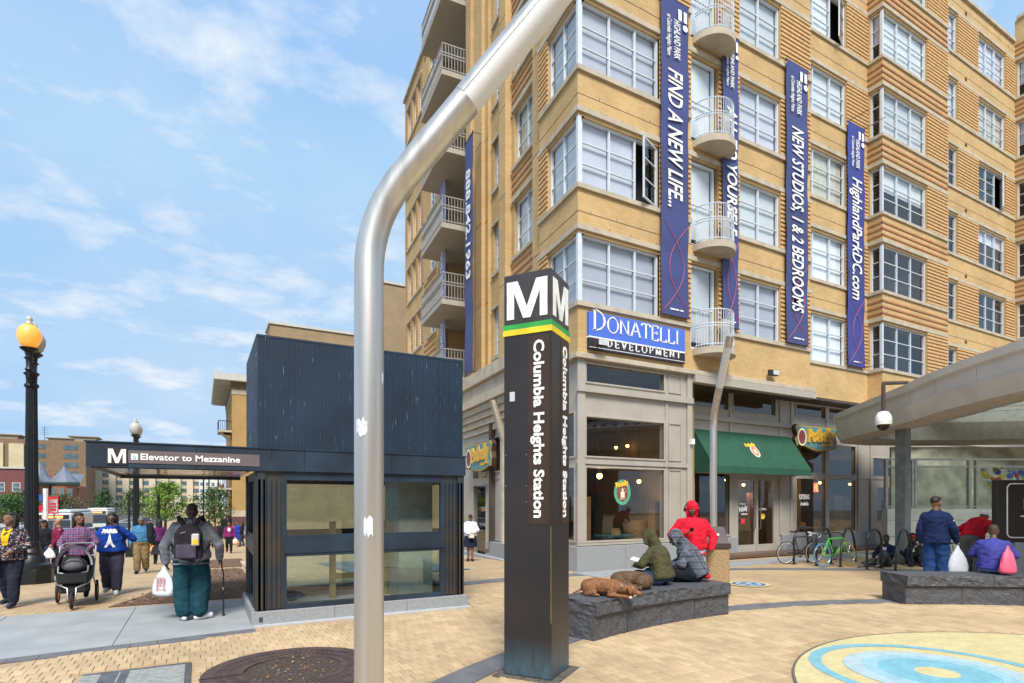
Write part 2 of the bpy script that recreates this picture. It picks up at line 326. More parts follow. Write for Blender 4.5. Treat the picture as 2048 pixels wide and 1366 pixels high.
# wood chips lying on the mulch, one mass
rnd = random.Random(5); mb = MB()
for i in range(900):
    t = rnd.random(); k = rnd.random(); j = min(3, int(t*4)); f = t*4-j
    a = Vector(bedL[j]).lerp(Vector(bedL[j+1]), f); b = Vector(bedR[j]).lerp(Vector(bedR[j+1]), f); p = a.lerp(b, .04+.92*k)
    s = rnd.uniform(.015, .05); an = rnd.uniform(0, 6.3); c, d = math.cos(an)*s, math.sin(an)*s; z = gz(p.y)+.055+rnd.uniform(0, .02)
    mb.add([(p.x-c, p.y-d, z), (p.x+d*.4, p.y-c*.4, z+.008), (p.x+c, p.y+d, z+rnd.uniform(-.01, .02)), (p.x-d*.4, p.y+c*.4, z)], [(0,1,2,3)], rnd.choice((0, 0, 1, 2)))
tag(mb.build('wood_chips', [m_mulch, pm('chip_light', (.34, .23, .14), .9), pm('chip_dark', (.09, .055, .035), .9)]), 'loose wood chips strewn over the mulch bed', 'wood chips', kind='stuff')
# pale stone edging blocks along the bed
for i in range(9):
    y = 12.7 + i*1.05
    mb = MB(); mb.box(1.22, 1.62, y, y+1.0, gz(y)-.06, gz(y)+.09 - (.04 if i == 0 else 0))
    tag(mb.build('edging_stone', pm('edging', (.46, .38, .27), .85, var=.1), bev=.015), ('low pale edging stone at the end of the row by the concrete walk' if i == 0 else 'pale sandstone edging block in the row beside the mulch bed'), 'edging stone', 'edging stones along the mulch bed')
# ------------------------------------------------ rings of dark paving
def ring_piece(mb, c, r0, r1, a0, a1, z0, z1, mi=0):
    pts = [(c[0]+r*math.cos(a), c[1]+r*math.sin(a)) for r, a in ((r0,a0),(r1,a0),(r1,a1),(r0,a1))]
    mb.prism(pts, z0, z1, mi)
bands = bpy.data.objects.new('dark_paving_rings', None); col.objects.link(bands); bands['kind'] = 'structure'; ORG[bands.name] = Vector((0,0,0))
def visible(x, y, m=60):
    X = CY*x - SY*y; Y = SY*x + CY*y
    if Y < 4.6: return False
    px = 1024 + 1138*X/Y; return -m < px < 2048+m
cnt = 0; stuff_ring = MB()
for (r0, r1, st) in ((9.02, 9.40, .38), (14.15, 14.60, .45)):
    n = int(2*math.pi*r0/st)
    for i in range(n):
        a0, a1 = 2*math.pi*i/n, 2*math.pi*(i+1)/n; am = (a0+a1)/2; x, y = PC.x+r0*math.cos(am), PC.y+r0*math.sin(am)
        if not visible(x, y) or y > 14.5 or (x < 1.0 and y > slab_y0(x)-.45): continue
        e = .004/r0
        mb = MB(); ring_piece(mb, PC, r0, r1, a0+e, a1-e, -.04, .002); mb.build('paver', m_dark_paver, bands)
# grey granite strip in front of the shop
mb = MB(); mb.box(8.6, 24.5, 11.35, 12.35, -.03, .004); mb.build('granite_strip', pm('grey_strip', (.27, .28, .30), .8, var=.1, scale=3))['kind'] = 'structure'
# dark slate flags by the corner steps
mb = MB()
for i in range(5):
    for j in range(10):
        x0, y0 = 3.6+i*.62, 14.6+j*.62; y1 = y0+.6
        mb.add([(x0,y0,gz(y0)+.006),(x0+.6,y0,gz(y0)+.006),(x0+.6,y1,gz(y1)+.006),(x0,y1,gz(y1)+.006)], [(0,1,2,3)])
mb.build('slate_paving', pm('slate', (.17, .185, .21), .75, var=.2, scale=2))['kind'] = 'structure'
# ------------------------------------------------ round mosaic in the plaza
MC = Vector(cw(6.1, 4.75)); MR = 3.35; M2 = Vector(cw(4.62, 6.18))
def tile_mat(name, c):
    m = pm(name, c, .6, var=.08, scale=5, spec=.4); t = m.node_tree; n = t.nodes; l = t.links; b = n['Principled BSDF']
    src = b.inputs['Base Color'].links[0].from_socket
    g = n.new('ShaderNodeNewGeometry'); br = n.new('ShaderNodeTexBrick'); l.new(g.outputs['Position'], br.inputs['Vector']); br.inputs['Scale'].default_value = 1
    br.inputs['Brick Width'].default_value = .2; br.inputs['Row Height'].default_value = .05; br.inputs['Mortar Size'].default_value = .003
    br.inputs['Color1'].default_value = (1,1,1,1); br.inputs['Color2'].default_value = (.93,.93,.93,1); br.inputs['Mortar'].default_value = (.72,.7,.62,1)
    mu = n.new('ShaderNodeMix'); mu.data_type = 'RGBA'; mu.blend_type = 'MULTIPLY'; mu.inputs['Factor'].default_value = 1
    l.new(src, mu.inputs['A']); l.new(br.outputs['Color'], mu.inputs['B']); l.new(mu.outputs['Result'], b.inputs['Base Color']); return m
t_yel, t_blue, t_pale, t_mid = tile_mat('tile_yellow', (.60, .51, .27)), tile_mat('tile_blue', (.19, .43, .52)), tile_mat('tile_pale', (.40, .52, .56)), tile_mat('tile_mid', (.30, .50, .58))
for m_ in (t_yel, t_blue, t_pale, t_mid): grime(m_, (.25, .21, .13), 3.1, .045)
mos = bpy.data.objects.new('plaza_mosaic', None); col.objects.link(mos); mos['kind'] = 'structure'; ORG[mos.name] = Vector((0,0,0))
def disc(c, r0, r1, z, mat, nm, n=96, zb=-.04):
    mb = MB()
    for i in range(n):
        a, b = 2*math.pi*i/n, 2*math.pi*(i+1)/n
        P_ = lambda r, t: (c[0]+r*math.cos(t), c[1]+r*math.sin(t))
        if r0 <= 0: mb.add([(*c[:2], z), (*P_(r1,a), z), (*P_(r1,b), z)], [(0,1,2)])
        else: mb.add([(*P_(r0,a), z), (*P_(r1,a), z), (*P_(r1,b), z), (*P_(r0,b), z)], [(0,1,2,3)])
    return mb.build(nm, mat, mos)
disc(MC, MR, MR+.025, .005, pm('mosaic_rim', (.13, .11, .09), .8), 'rim')
disc(MC, 0, MR, .002, t_yel, 'field'); disc(M2, 1.11, 1.24, .006, t_blue, 'ring'); disc(M2, .70, .885, .006, t_pale, 'ring'); disc(M2, .55, .70, .006, t_mid, 'ring'); disc(M2, .205, .55, .006, t_blue, 'ring'); disc(M2, 0, .205, .006, t_yel, 'centre')
# the wavy arm leaving the blue ring
mb = MB(); pv = None
for i in range(25):
    t = i/24; a = R(-20) - t*R(45); c = M2 + Vector((math.cos(a), math.sin(a)))*(1.18 + 1.6*t*t); tn = Vector((math.sin(a), -math.cos(a))) ; nn = Vector((math.cos(a), math.sin(a)))
    if pv: mb.quad((*(pv[0]-pv[1]*.06), .010), (*(pv[0]+pv[1]*.06), .010), (*(c+nn*.06), .010), (*(c-nn*.06), .010))
    pv = (c, nn)
mb.build('wavy_line', t_blue, mos)
S2 = on_ground(1497, 1168)
for (r0, r1, mt, z) in ((.36, .46, t_yel, .004), (.28, .36, pm('tile_navy', (.05, .1, .25), .6), .004), (0, .28, t_pale, .004)): disc(S2, r0, r1, z, mt, 'small_roundel', 40)
for k in range(5):
    a = k*1.256; mb = MB(); c = Vector((S2.x, S2.y)) + Vector((math.cos(a), math.sin(a)))*.15
    mb.prism([(c.x+.1*math.cos(t)*(.5+.5*(i % 2)), c.y+.1*math.sin(t)*(.5+.5*(i % 2))) for i, t in enumerate([j*.785 for j in range(8)])], .004, .007); mb.build('roundel_leaf', MATS['tile_navy'], mos)
# ------------------------------------------------ tree grate
TG = on_ground(587, 1337)
grate = thing('tree_grate', 'round rusty cast iron tree grate with an empty earth pit', 'tree grate', TG)
m_rust = pm('rusty_iron', (.115, .075, .068), .75, .3, c2=(.07, .05, .05), scale=6, bump=.2, bscale=60)
mb = MB()
for i in range(72):
    a0, a1 = 2*math.pi*i/72, 2*math.pi*(i+1)/72
    for (r0, r1, gap) in ((.52, .575, 0), (.575, .66, 1), (.66, .71, 0), (.71, .79, 1), (.79, .92, 0)):
        e = (a1-a0)*.28 if gap else 0
        ring_piece(mb, TG, r0, r1, a0+e, a1-(e if gap else 0), -.015, .008)
mb.build('grate_ring', m_rust, grate)
mb = MB(); ring_piece(mb, TG, .505, .52, 0, .01, -.1, .012)
for i in range(48):
    ring_piece(mb, TG, .505, .52, 2*math.pi*i/48, 2*math.pi*(i+1)/48, -.12, .012)
mb.build('inner_rim', m_rust, grate)
mb = MB(); mb.box(TG.x-.93, TG.x-.51, TG.y-.012, TG.y+.012, .008, .014); mb.build('joint_bar', pm('black_gap', (.02,.018,.016), .9), grate)
mb = MB(); n = 24
vs = [(TG.x, TG.y, .0)]; fs = []
rr = random.Random(9)
for k, rad in enumerate((.17, .34, .515)):
    for j in range(n): a = 2*math.pi*j/n; vs.append((TG.x+rad*math.cos(a), TG.y+rad*math.sin(a), -.003-.001*k+rr.uniform(-.003, .004)))
for j in range(n): fs.append((0, 1+j, 1+(j+1) % n))
for k in range(2):
    for j in range(n): fs.append((1+k*n+j, 1+(k+1)*n+j, 1+(k+1)*n+(j+1) % n, 1+k*n+(j+1) % n))
mb.add(vs, fs); mb.build('earth', pm('pit_earth', (.085, .06, .045), .95, c2=(.035, .025, .02), scale=30, bump=.8, bscale=50), grate)
mb = MB()
for i in range(70):
    a, q = rr.uniform(0, 6.28), .49*math.sqrt(rr.random()); x, y = TG.x+q*math.cos(a), TG.y+q*math.sin(a); s = rr.uniform(.01, .025); t = rr.uniform(0, 6.28)
    c, d = s*math.cos(t), s*math.sin(t)
    mb.add([(x-c,y-d,.006),(x+d*.6,y-c*.6,.009),(x+c,y+d,.012),(x-d*.6,y+c*.6,.006)], [(0,1,2,3)], i % 3)
o = mb.build('leaf_litter', [pm('litter_tan', (.36, .24, .12), .9), pm('litter_orange', (.42, .2, .07), .9), pm('litter_grey', (.22, .2, .17), .9)], grate); o['kind'] = 'stuff'
# ------------------------------------------------ utility cover
UC = on_ground(300, 1345)
uc = thing('utility_cover', 'grey concrete and steel utility vault cover set in the pavers', 'cover', (UC.x, UC.y, 0))
mb = MB(); mb.box(UC.x-.62, UC.x+.33, UC.y-1.3, UC.y+.17, -.03, .005); mb.build('concrete_panel', pm('cover_concrete', (.27, .275, .26), .9, var=.2, scale=14, bump=.2, bscale=200), uc)
mb = MB(); mb.box(UC.x+.33, UC.x+.39, UC.y-1.3, UC.y+.23, -.03, .008); mb.box(UC.x-.62, UC.x+.33, UC.y+.17, UC.y+.23, -.03, .008); mb.build('steel_edge', pm('cover_steel', (.2, .205, .21), .5, .7, var=.2), uc)
mb = MB(); mb.box(UC.x-.45, UC.x-.30, UC.y-1.3, UC.y+.15, .005, .012); mb.box(UC.x-.275, UC.x-.2, UC.y-1.3, UC.y+.15, .005, .012); mb.build('steel_strip', MATS['cover_steel'], uc)
# ------------------------------------------------ tan pavers, one by one
EL_X0, EL_X1, EL_Y0, EL_Y1 = 0.72, 4.16, 9.37, 12.6     # footprint of the elevator house
def is_paver(x, y, m=0.0):
    if x < .78 and y > slab_y0(x)-.28+.0 and x > -6.3: return False      # slabs and their dark border
    if EL_X0-.1 < x < EL_X1+.12 and y > EL_Y0-.18: return False
    r = math.hypot(x-PC.x, y-PC.y)
    if 8.93 < r < 9.5 or 14.05 < r < 14.7: return False
    if math.hypot(x-MC.x, y-MC.y) < MR+.1: return False
    if math.hypot(x-TG.x, y-TG.y) < .98: return False
    if UC.x-.7 < x < UC.x+.46 and UC.y-1.4 < y < UC.y+.3: return False
    if math.hypot(x-S2.x, y-S2.y) < .55: return False
    return True
pavers = bpy.data.objects.new('tan_paving', None); col.objects.link(pavers); pavers['kind'] = 'structure'; ORG[pavers.name] = Vector((0,0,0))
PW, PD = .116, .2
cand = []
for j in range(10, 60):
    for i in range(-60, 130):
        x = i*PW + (PW/2 if j % 2 else 0); y = j*PD
        Y = SY*x + CY*y
        if Y < 4.9 or Y > 11.5 or y > 11.3: continue
        if visible(x, y, 30) and is_paver(x, y): cand.append((Y, x, y))
cand.sort()
proto = None; rest = MB(); rnd = random.Random(11)
pl = [(-PW/2+.003, -PD/2+.003), (PW/2-.003, -PD/2+.003), (PW/2-.003, PD/2-.003), (-PW/2+.003, PD/2-.003)]
for k, (Y, x, y) in enumerate(cand):
    dz = rnd.uniform(-.0018, .0018)
    if k < 300:
        if proto is None:
            mb = MB(); mb.prism(pl, -.05, 0); proto = mb.build('paver', m_paver, pavers, bev=.003); o = proto
        else: o = proto.copy(); col.objects.link(o)
        o.location = (x, y, dz)
    else:
        e = .0035
        top = [(x+p[0]*(1-.04), y+p[1]*(1-.025), dz) for p in pl]; low = [(x+p[0], y+p[1], dz-.004) for p in pl]; bot = [(x+p[0], y+p[1], -.02) for p in pl]
        rest.add(top+low+bot, [(0,1,2,3)] + [(4+a, 4+(a+1) % 4, (a+1) % 4, a) for a in range(4)] + [(8+a, 8+(a+1) % 4, 4+(a+1) % 4, 4+a) for a in range(4)])
o = rest.build('pavers', m_paver, pavers); o['kind'] = 'stuff'
# dark border between slabs and pavers
mb = MB(); pts = []
xs = [-6.2 + .3*i for i in range(24)]
for a, b in zip(xs, xs[1:]):
    if b > .75: break
    mb.prism([(a+.003, slab_y0(a)-.26), (b-.003, slab_y0(b)-.26), (b-.003, slab_y0(b)-.01), (a+.003, slab_y0(a)-.01)], -.04, .001)
o = mb.build('dark_border', m_dark_paver, bands); o['kind'] = 'stuff'
# ================================================================ lettering that fills a given length and cap height
_CAP = None
def fit_text(s, M, length, cap, bold=0.0, depth=0.003, shear=0.0, spacing=1.0):
    global _CAP
    if _CAP is None:
        t = text_mb('H', 1.0, None); _CAP = max(v.y for v in t.v) - min(v.y for v in t.v)
    t = text_mb(s, 1.0, None, bold=bold/cap*_CAP, depth=0.5, shear=shear, spacing=spacing)
    x0 = min(v.x for v in t.v); x1 = max(v.x for v in t.v)
    mb = MB(M); mb.add([((v.x-x0)/(x1-x0)*length, v.y/_CAP*cap, v.z*2*depth) for v in t.v], t.f); return mb
# ================================================================ the apartment building
BX, BY = 8.9, 12.57
FR = frame((0, BY, 0), (1,0,0), (0,1,0), (0,0,1))                    # plaza front: x, inward, z
LD = Vector((0.0844, 0.9964, 0)); LI = Vector((0.9964, -0.0844, 0))
FL = frame((BX, BY, 0), LD, LI, (0,0,1))                             # street front: along, inward, z
m_brick = brick_mat('yellow_brick', (0.56, 0.38, 0.175), (0.50, 0.33, 0.145), (0.40, 0.285, 0.155), big=.12)
m_brick_l = m_brick
m_relief = pm('relief_brick', (0.56, 0.36, 0.165), .85, var=.12, scale=9)
m_red = pm('red_brick_course', (0.37, 0.165, 0.075), .85, var=.2, scale=9)
m_stone = pm('cast_stone', (0.44, 0.38, 0.29), .85, var=.12, scale=2.5, bump=.1, bscale=50)
m_joint = pm('dark_joint', (0.06, 0.045, 0.035), .9)
m_frame = pm('window_metal', (0.60, 0.645, 0.69), .4, .1, var=.05)
m_blind = pm('blind_fabric', (0.70, 0.71, 0.80), .9, var=.05, scale=1.5)
m_blind_w = pm('blind_white', (0.84, 0.87, 0.89), .9, var=.04, scale=1.5)
for m_ in (m_blind, m_blind_w):                       # every blind a little different
    t = m_.node_tree; n = t.nodes; l = t.links; b = n['Principled BSDF']; src = b.inputs['Base Color'].links[0].from_socket; oi = n.new('ShaderNodeObjectInfo'); mr = n.new('ShaderNodeMapRange'); mr.inputs['To Min'].default_value = .62; mr.inputs['To Max'].default_value = 1.05; l.new(oi.outputs['Random'], mr.inputs['Value'])
    mu = n.new('ShaderNodeVectorMath'); mu.operation = 'SCALE'; l.new(src, mu.inputs[0]); l.new(mr.outputs[0], mu.inputs['Scale']); l.new(mu.outputs[0], b.inputs['Base Color'])
m_glass = glass_mat('window_glass', (.9, .93, .95), .08, .75)
m_shop_glass = glass_mat('shop_glass', (.72, .77, .78), .10, .8)
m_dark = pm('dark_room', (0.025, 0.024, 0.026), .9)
m_store = pm('storefront_metal', (0.40, 0.365, 0.315), .55, .15, var=.06, scale=2)
m_granite = pm('grey_granite', (0.33, 0.34, 0.35), .6, c2=(.2, .205, .215), scale=90, var=.2, bump=.05, bscale=100)
m_soffit = pm('soffit_paint', (0.36, 0.33, 0.28), .8, var=.05)
bld = thing('apartment_building', 'tall yellow brick apartment block with corner bay windows and ground floor shop', 'building', (BX, BY, 0))
def wall(M, t0, t1, z0, z1, holes=(), d=0.0, rev=0.22, mat=m_brick, name='wall', parent=None):
    mb = MB(M); hs = [h for h in holes if h[1] > t0 and h[0] < t1]
    ts = sorted({t0, t1, *[max(t0, min(t1, v)) for h in hs for v in h[:2]]}); zs = sorted({z0, z1, *[max(z0, min(z1, v)) for h in hs for v in h[2:4]]})
    for a, b in zip(ts, ts[1:]):
        for c, e in zip(zs, zs[1:]):
            tm, zm = (a+b)/2, (c+e)/2
            if any(h[0] < tm < h[1] and h[2] < zm < h[3] for h in hs): continue
            mb.quad((a,d,c), (b,d,c), (b,d,e), (a,d,e))
    for h in hs:
        a, b, c, e = h[:4]
        if a > t0+1e-4: mb.quad((a,d,c),(a,d+rev,c),(a,d+rev,e),(a,d,e))
        if b < t1-1e-4: mb.quad((b,d,c),(b,d,e),(b,d+rev,e),(b,d+rev,c))
        mb.quad((a,d,e),(b,d,e),(b,d+rev,e),(a,d+rev,e)); mb.quad((a,d,c),(a,d+rev,c),(b,d+rev,c),(b,d,c))
    return mb.build(name, mat, parent or bld)
wr_ = random.Random(21); m_blind_y = pm('blind_cream', (.62, .58, .48), .9); NP = [0]; pane_rest = MB()
def window(M, t0, t1, z0, z1, cols, rows, d=0.06, blind=1.0, name='window', bm=None, parent=None, open_col=None, swing=22, fw=.055, mw=.028, frame_mat=None, glass=None, part_panes=True):
    """cols: number of equal columns or list of relative widths; frame with bars, one pane per light, a blind behind"""
    fm = frame_mat or m_frame; gm = glass or m_glass
    ws = [1]*cols if isinstance(cols, int) else cols; tot = sum(ws); xs = [t0+fw]
    for w_ in ws: xs.append(xs[-1] + (t1-t0-2*fw)*w_/tot)
    zs = [z0+fw + (z1-z0-2*fw)*i/rows for i in range(rows+1)]
    f = MB(M); f.box(t0, t0+fw, d, d+.09, z0, z1); f.box(t1-fw, t1, d, d+.09, z0, z1); f.box(t0+fw, t1-fw, d, d+.09, z0, z0+fw); f.box(t0+fw, t1-fw, d, d+.09, z1-fw, z1)
    for x in xs[1:-1]: f.box(x-mw*.9, x+mw*.9, d+.01, d+.085, z0+fw, z1-fw)
    nc = len(ws)
    for i in range(nc):
        if i == open_col: continue
        for z in zs[1:-1]: f.box(xs[i]+(mw*.9 if i else 0), xs[i+1]-(mw*.9 if i < nc-1 else 0), d+.02, d+.07, z-mw*.5, z+mw*.5)
    wo = f.build(name, fm, parent or bld)
    def pane(mb):
        if NP[0] < 300 and part_panes: NP[0] += 1; mb.build('pane', gm, wo)
        else: pane_rest.v += [];  o_ = len(pane_rest.v); pane_rest.v.extend(mb.v); pane_rest.f.extend(tuple(k+o_ for k in q) for q in mb.f); pane_rest.mi.extend(mb.mi)
    for i in range(nc):
        if i == open_col:
            hx = xs[i+1]; wd = xs[i+1]-xs[i]; a = R(swing); M2_ = M @ Matrix.Translation((hx, d, 0)) @ Matrix.Rotation(a, 4, 'Z')
            s_ = MB(M2_); s_.box(-wd, -wd+.04, -.02, .03, z0+fw, z1-fw); s_.box(-.04, 0, -.02, .03, z0+fw, z1-fw); s_.box(-wd+.04, -.04, -.02, .03, z0+fw, z0+fw+.04); s_.box(-wd+.04, -.04, -.02, .03, z1-fw-.04, z1-fw)
            for z in zs[1:-1]: s_.box(-wd+.04, -.04, -.01, .02, z-mw*.5, z+mw*.5)
            s_.build('open_sash', fm, wo)
            q = MB(M2_); q.quad((-wd+.04, .005, z0+fw+.04), (-.04, .005, z0+fw+.04), (-.04, .005, z1-fw-.04), (-wd+.04, .005, z1-fw-.04)); pane(q); continue
        for j in range(rows):
            q = MB(M); q.quad((xs[i], d+.05, zs[j]), (xs[i+1], d+.05, zs[j]), (xs[i+1], d+.05, zs[j+1]), (xs[i], d+.05, zs[j+1])); pane(q)
    if blind == 1.0 and wr_.random() < .14: blind = wr_.choice((.7, .82, .9, .94))
    if blind:
        zb = z1 - (z1-z0)*blind
        b = MB(M); 
        for i in range(nc):
            if i == open_col: continue
            b.quad((xs[i]+.01, d+.13, zb), (xs[i+1]-.01, d+.13, zb), (xs[i+1]-.01, d+.13, z1-.03), (xs[i]+.01, d+.13, z1-.03))
        b.build('blind', m_blind_y if wr_.random() < .07 else (bm or m_blind), wo)
    return wo
def band(M, t0, t1, z0, z1, d0, d1, mat=m_stone, name='stone_band'):
    mb = MB(M); mb.box(t0, t1, d0, d1, z0, z1); return mb.build(name, mat, bld)
m_redfield = pm('relief_field', (0.43, 0.225, 0.105), .85, var=.15, scale=9)
def relief(M, t0, t1, z0, z1, d=0.0):
    """panel of projecting brick courses over a redder field"""
    mb = MB(M); mb.box(t0, t1, d-.012, d+.05, z0, z1, 1); z = z0+.03; r = 0
    while z < z1-.07:
        x = t0 - (.11 if r % 2 else 0)
        while x < t1-.02:
            a, b = max(t0, x)+.006, min(t1, x+.215)-.006
            if b-a > .02: mb.box(a, b, d-.045, d-.012, z, z+.082, 0)
            x += .215
        z += .15; r += 1
    o = mb.build('brick_relief', [m_relief, m_redfield], bld); o['kind'] = 'stuff'; return o
def courses(M, t0, t1, zlist, d=0.0):
    mb = MB(M)
    for z in zlist: mb.box(t0, t1, d-.03, d+.02, z-.035, z+.035)
    o = mb.build('red_course', m_red, bld); o['kind'] = 'stuff'; return o
SILL = [7.28 + 3.17*k for k in range(6)]; ROOF = 26.0; WT = 1.84
# ---- plaza front, main plane
xA = x_on(1620, BY); xG = x_on(1383, BY)
cw0, cw1 = x_on(1164, BY), x_on(1318, BY); dr0, dr1 = x_on(1381, BY), x_on(1436, BY); wa0, wa1 = x_on(1478, BY), x_on(1560, BY)
holes = []
for s in SILL: holes += [(BX, cw1, s, s+WT), (dr0, dr1, s-.75, s+1.87), (wa0, wa1, s, s+WT)]
wall(FR, BX, xA, 5.72, ROOF, holes)
for k, s in enumerate(SILL):
    window(FR, cw0, cw1-.01, s, s+WT, [1, 1, .85], 3, blind=1.0, open_col=2 if k == 1 else None)
    window(FR, wa0+.01, wa1-.01, s, s+WT, 2, 3, bm=m_blind_w if k % 2 else m_blind)
    # french door with curved balcony
    dw = window(FR, dr0+.03, dr1-.12, s-.72, s+1.84, 1, 2, name='balcony_door', bm=m_blind_w, blind=.9)
    top = [(BX+.0, dr0), (dr1, xA)]
    for (a, b) in ((BX-.05, dr0), (dr1, xA+.03)): band(FR, a, b, s-.13, s, -.07, .03)
    band(FR, BX-.05, xA+.03, s+1.93, s+2.07, -.06, .03)
    band(FR, BX-.003, xA, s+2.42, s+2.435, -.004, .02, m_joint, 'shelf_joint')
    relief(FR, cw1+.0, dr0-.001, s+.002, s+1.928); relief(FR, dr1+.001, wa0, s+.002, s+1.928); relief(FR, wa1+.001, xA-.002, s+.002, s+1.928)
    # balcony
    bc = (x_on(1420, BY), 0); zt = s-.75; br = .74
    hp = [(bc[0]+br*math.cos(R(t)), -br*math.sin(R(t))-.02) for t in range(0, 181, 12)]
    mb = MB(FR); mb.prism(hp, zt-.2, zt); slab = mb.build('balcony', m_stone, bld)
    rl = MB(FR); ps = [(bc[0]+(br-.07)*math.cos(R(t)), -(br-.07)*math.sin(R(t))-.03) for t in range(0, 181, 9)]
    for zr in (zt+.08, zt+.62, zt+.70, zt+1.12): rl.tube([(*p, zr) for p in ps], .016, 6)
    for t in range(0, 181, 7):
        p = (bc[0]+(br-.07)*math.cos(R(t)), -(br-.07)*math.sin(R(t))-.03); rl.tube([(*p, zt), (*p, zt+1.12)], .0095, 5)
    rl.build('railing', m_frame, slab)
    bx_ = MB(FR); bx_.box(bc[0]+.25, bc[0]+.55, -.30, -.22, zt+.15, zt+1.0); bx_.build('vent_panel', pm('vent_grey', (.4, .38, .36), .6), slab)
# ---- recessed plane beside it
RB = 1.0; yB = BY+RB
xb2 = x_on(1735, yB)
k_ = (1765-1024)/1138; yb = xb2*(CY-SY*k_)/(SY+CY*k_); dF = yb-BY      # front of the projecting bay
xb2e = x_on(1895, yb); xb3 = x_on(2030, yB); xEnd = xb3+7
wb0, wb1 = x_on(1612, yB), x_on(1692, yB)
wall(FR, xA, xb2, .0, ROOF, [(wb0, wb1, s, s+WT) for s in SILL] + [], d=RB) if False else wall(FR, xA, xb2, 5.72, ROOF, [(wb0, wb1, s, s+WT) for s in SILL], d=RB)
for k, s in enumerate(SILL):
    window(FR, wb0+.01, wb1-.01, s, s+WT, [.5, 1.2, 1], 3, d=RB+.06, bm=m_blind_w, open_col=2 if k == 4 else None)
    band(FR, xA, xb2, s-.12, s, RB-.06, RB+.03); band(FR, xA, xb2, s+1.93, s+2.07, RB-.05, RB+.03); band(FR, xA, xb2, s+2.42, s+2.435, RB-.004, RB+.02, m_joint, 'shelf_joint')
    relief(FR, wb1+.001, xb2-.002, s+.002, s+1.928, d=RB); relief(FR, xA+.001, wb0, s+.002, s+1.928, d=RB)
mb = MB(FR); mb.quad((xA, 0, 5.72), (xA, RB, 5.72), (xA, RB, ROOF), (xA, 0, ROOF)); mb.build('return_wall', m_brick, bld)
# ---- projecting bays
def bay(x0, x1, wf0, wf1, tall=0.0, reliefs=True, floors=SILL, glass_dark=()):
    FS = frame((x0, BY, 0), (0, -1, 0), (1, 0, 0), (0, 0, 1))    # left flank: outward distance, inward, z  (t runs toward the viewer)
    t0, t1 = -RB, -dF
    wall(FS, t0, t1, 5.72, ROOF+tall, [(t0+.10, t1-.0, s, s+WT) for s in floors]); wall(FR, x0, x1, 5.72, ROOF+tall, [(x0, wf1, s, s+WT) for s in floors], d=dF)
    for k, s in enumerate(floors):
        dk = k in glass_dark
        window(FS, t0+.10, t1-.105, s, s+WT, 1, 3, blind=0 if k < 4 else .6, part_panes=True)
        window(FR, x0+.10, wf1-.01, s, s+WT, 3, 3, d=dF+.06, blind=0 if k < 2 else (1.0 if k > 2 else .45), bm=m_blind_w)
        mb = MB(FR); mb.box(x0+.005, x0+.1, dF+.005, dF+.1, s, s+WT); mb.build('corner_post', m_frame, bld)
        for (za, zb, pr) in ((s-.12, s, .06), (s+1.93, s+2.07, .06)):
            mb = MB(FR); mb.box(x0-pr, x1+.0, dF-pr, dF+.03, za, zb); mb.box(x0-pr, x0+.03, dF+.03, RB-.07, za, zb); mb.build('stone_band', m_stone, bld)
        zl = [s+2.25, s+2.5, s+2.75]
        courses(FR, x0-.03, x1, zl, d=dF); courses(FS, t0, t1+.0, zl)
        relief(FR, wf1+.001, x1-.002, s+.002, s+1.928, d=dF)
    mb = MB(FR); mb.quad((x1, dF, 5.72), (x1, RB, 5.72), (x1, RB, ROOF+tall), (x1, dF, ROOF+tall)); mb.build('return_wall', m_brick, bld)
bay(xb2, xb2e, None, x_on(1853, yb))
bay(xb3, xEnd, None, xb3+3.2, tall=1.2)
wd0, wd1, wn0, wn1 = x_on(1956, yB), x_on(2010, yB), x_on(1885, yB), x_on(1914, yB)
wall(FR, xb2e, xb3, 5.72, ROOF, [h for s in SILL for h in ((wd0, wd1, s, s+WT), (wn0, wn1, s, s+WT))], d=RB)
for k, s in enumerate(SILL):
    bl = 1.0 if k > 3 else (.3 if k == 2 else 0)
    window(FR, wd0+.01, wd1-.01, s, s+WT, 3, 3, d=RB+.06, blind=bl, open_col=2 if k == 3 else None); window(FR, wn0+.01, wn1-.01, s, s+WT, 2, 3, d=RB+.06, blind=1.0 if k > 3 else 0)
    band(FR, xb2e, xb3, s-.12, s, RB-.06, RB+.03); band(FR, xb2e, xb3, s+1.93, s+2.07, RB-.05, RB+.03); band(FR, xb2e, xb3, s+2.42, s+2.435, RB-.004, RB+.02, m_joint, 'shelf_joint')
    relief(FR, wn1+.001, wd0-.001, s+.002, s+1.928, d=RB); relief(FR, wd1+.001, xb3-.07, s+.002, s+1.928, d=RB)
    mb = MB(FR); mb.box(wn1+.75, wn1+.95, RB-.015, RB+.01, s+2.25, s+2.38); mb.build('wall_vent', m_joint, bld)
wv_ = MB(FR); vr = random.Random(2)
for s in SILL:
    for (a, b, d) in ((BX+.3, xA-.2, 0), (xA+.2, xb2-.2, RB), (xb2e+.3, xb3-.3, RB)):
        for z in (s+2.07, s+2.435, s-1.1+.02):
            x = a+vr.uniform(0, .8)
            while x < b: wv_.box(x, x+.014, d-.003, d+.01, z, z+.075); x += vr.uniform(.75, 1.05)
o = wv_.build('weep_vent', m_joint, bld); o['kind'] = 'stuff'
# parapet coping
for (a, b, d, z) in ((BX-.1, xA+.06, 0, ROOF), (xA+.06, xb2-.1, RB, ROOF), (xb2-.1, xb2e+.06, dF, ROOF), (xb2e+.06, xb3-.1, RB, ROOF), (xb3-.1, xEnd, dF, ROOF+1.2)): band(FR, a, b, z, z+.16, d-.1, d+.5, name='coping')
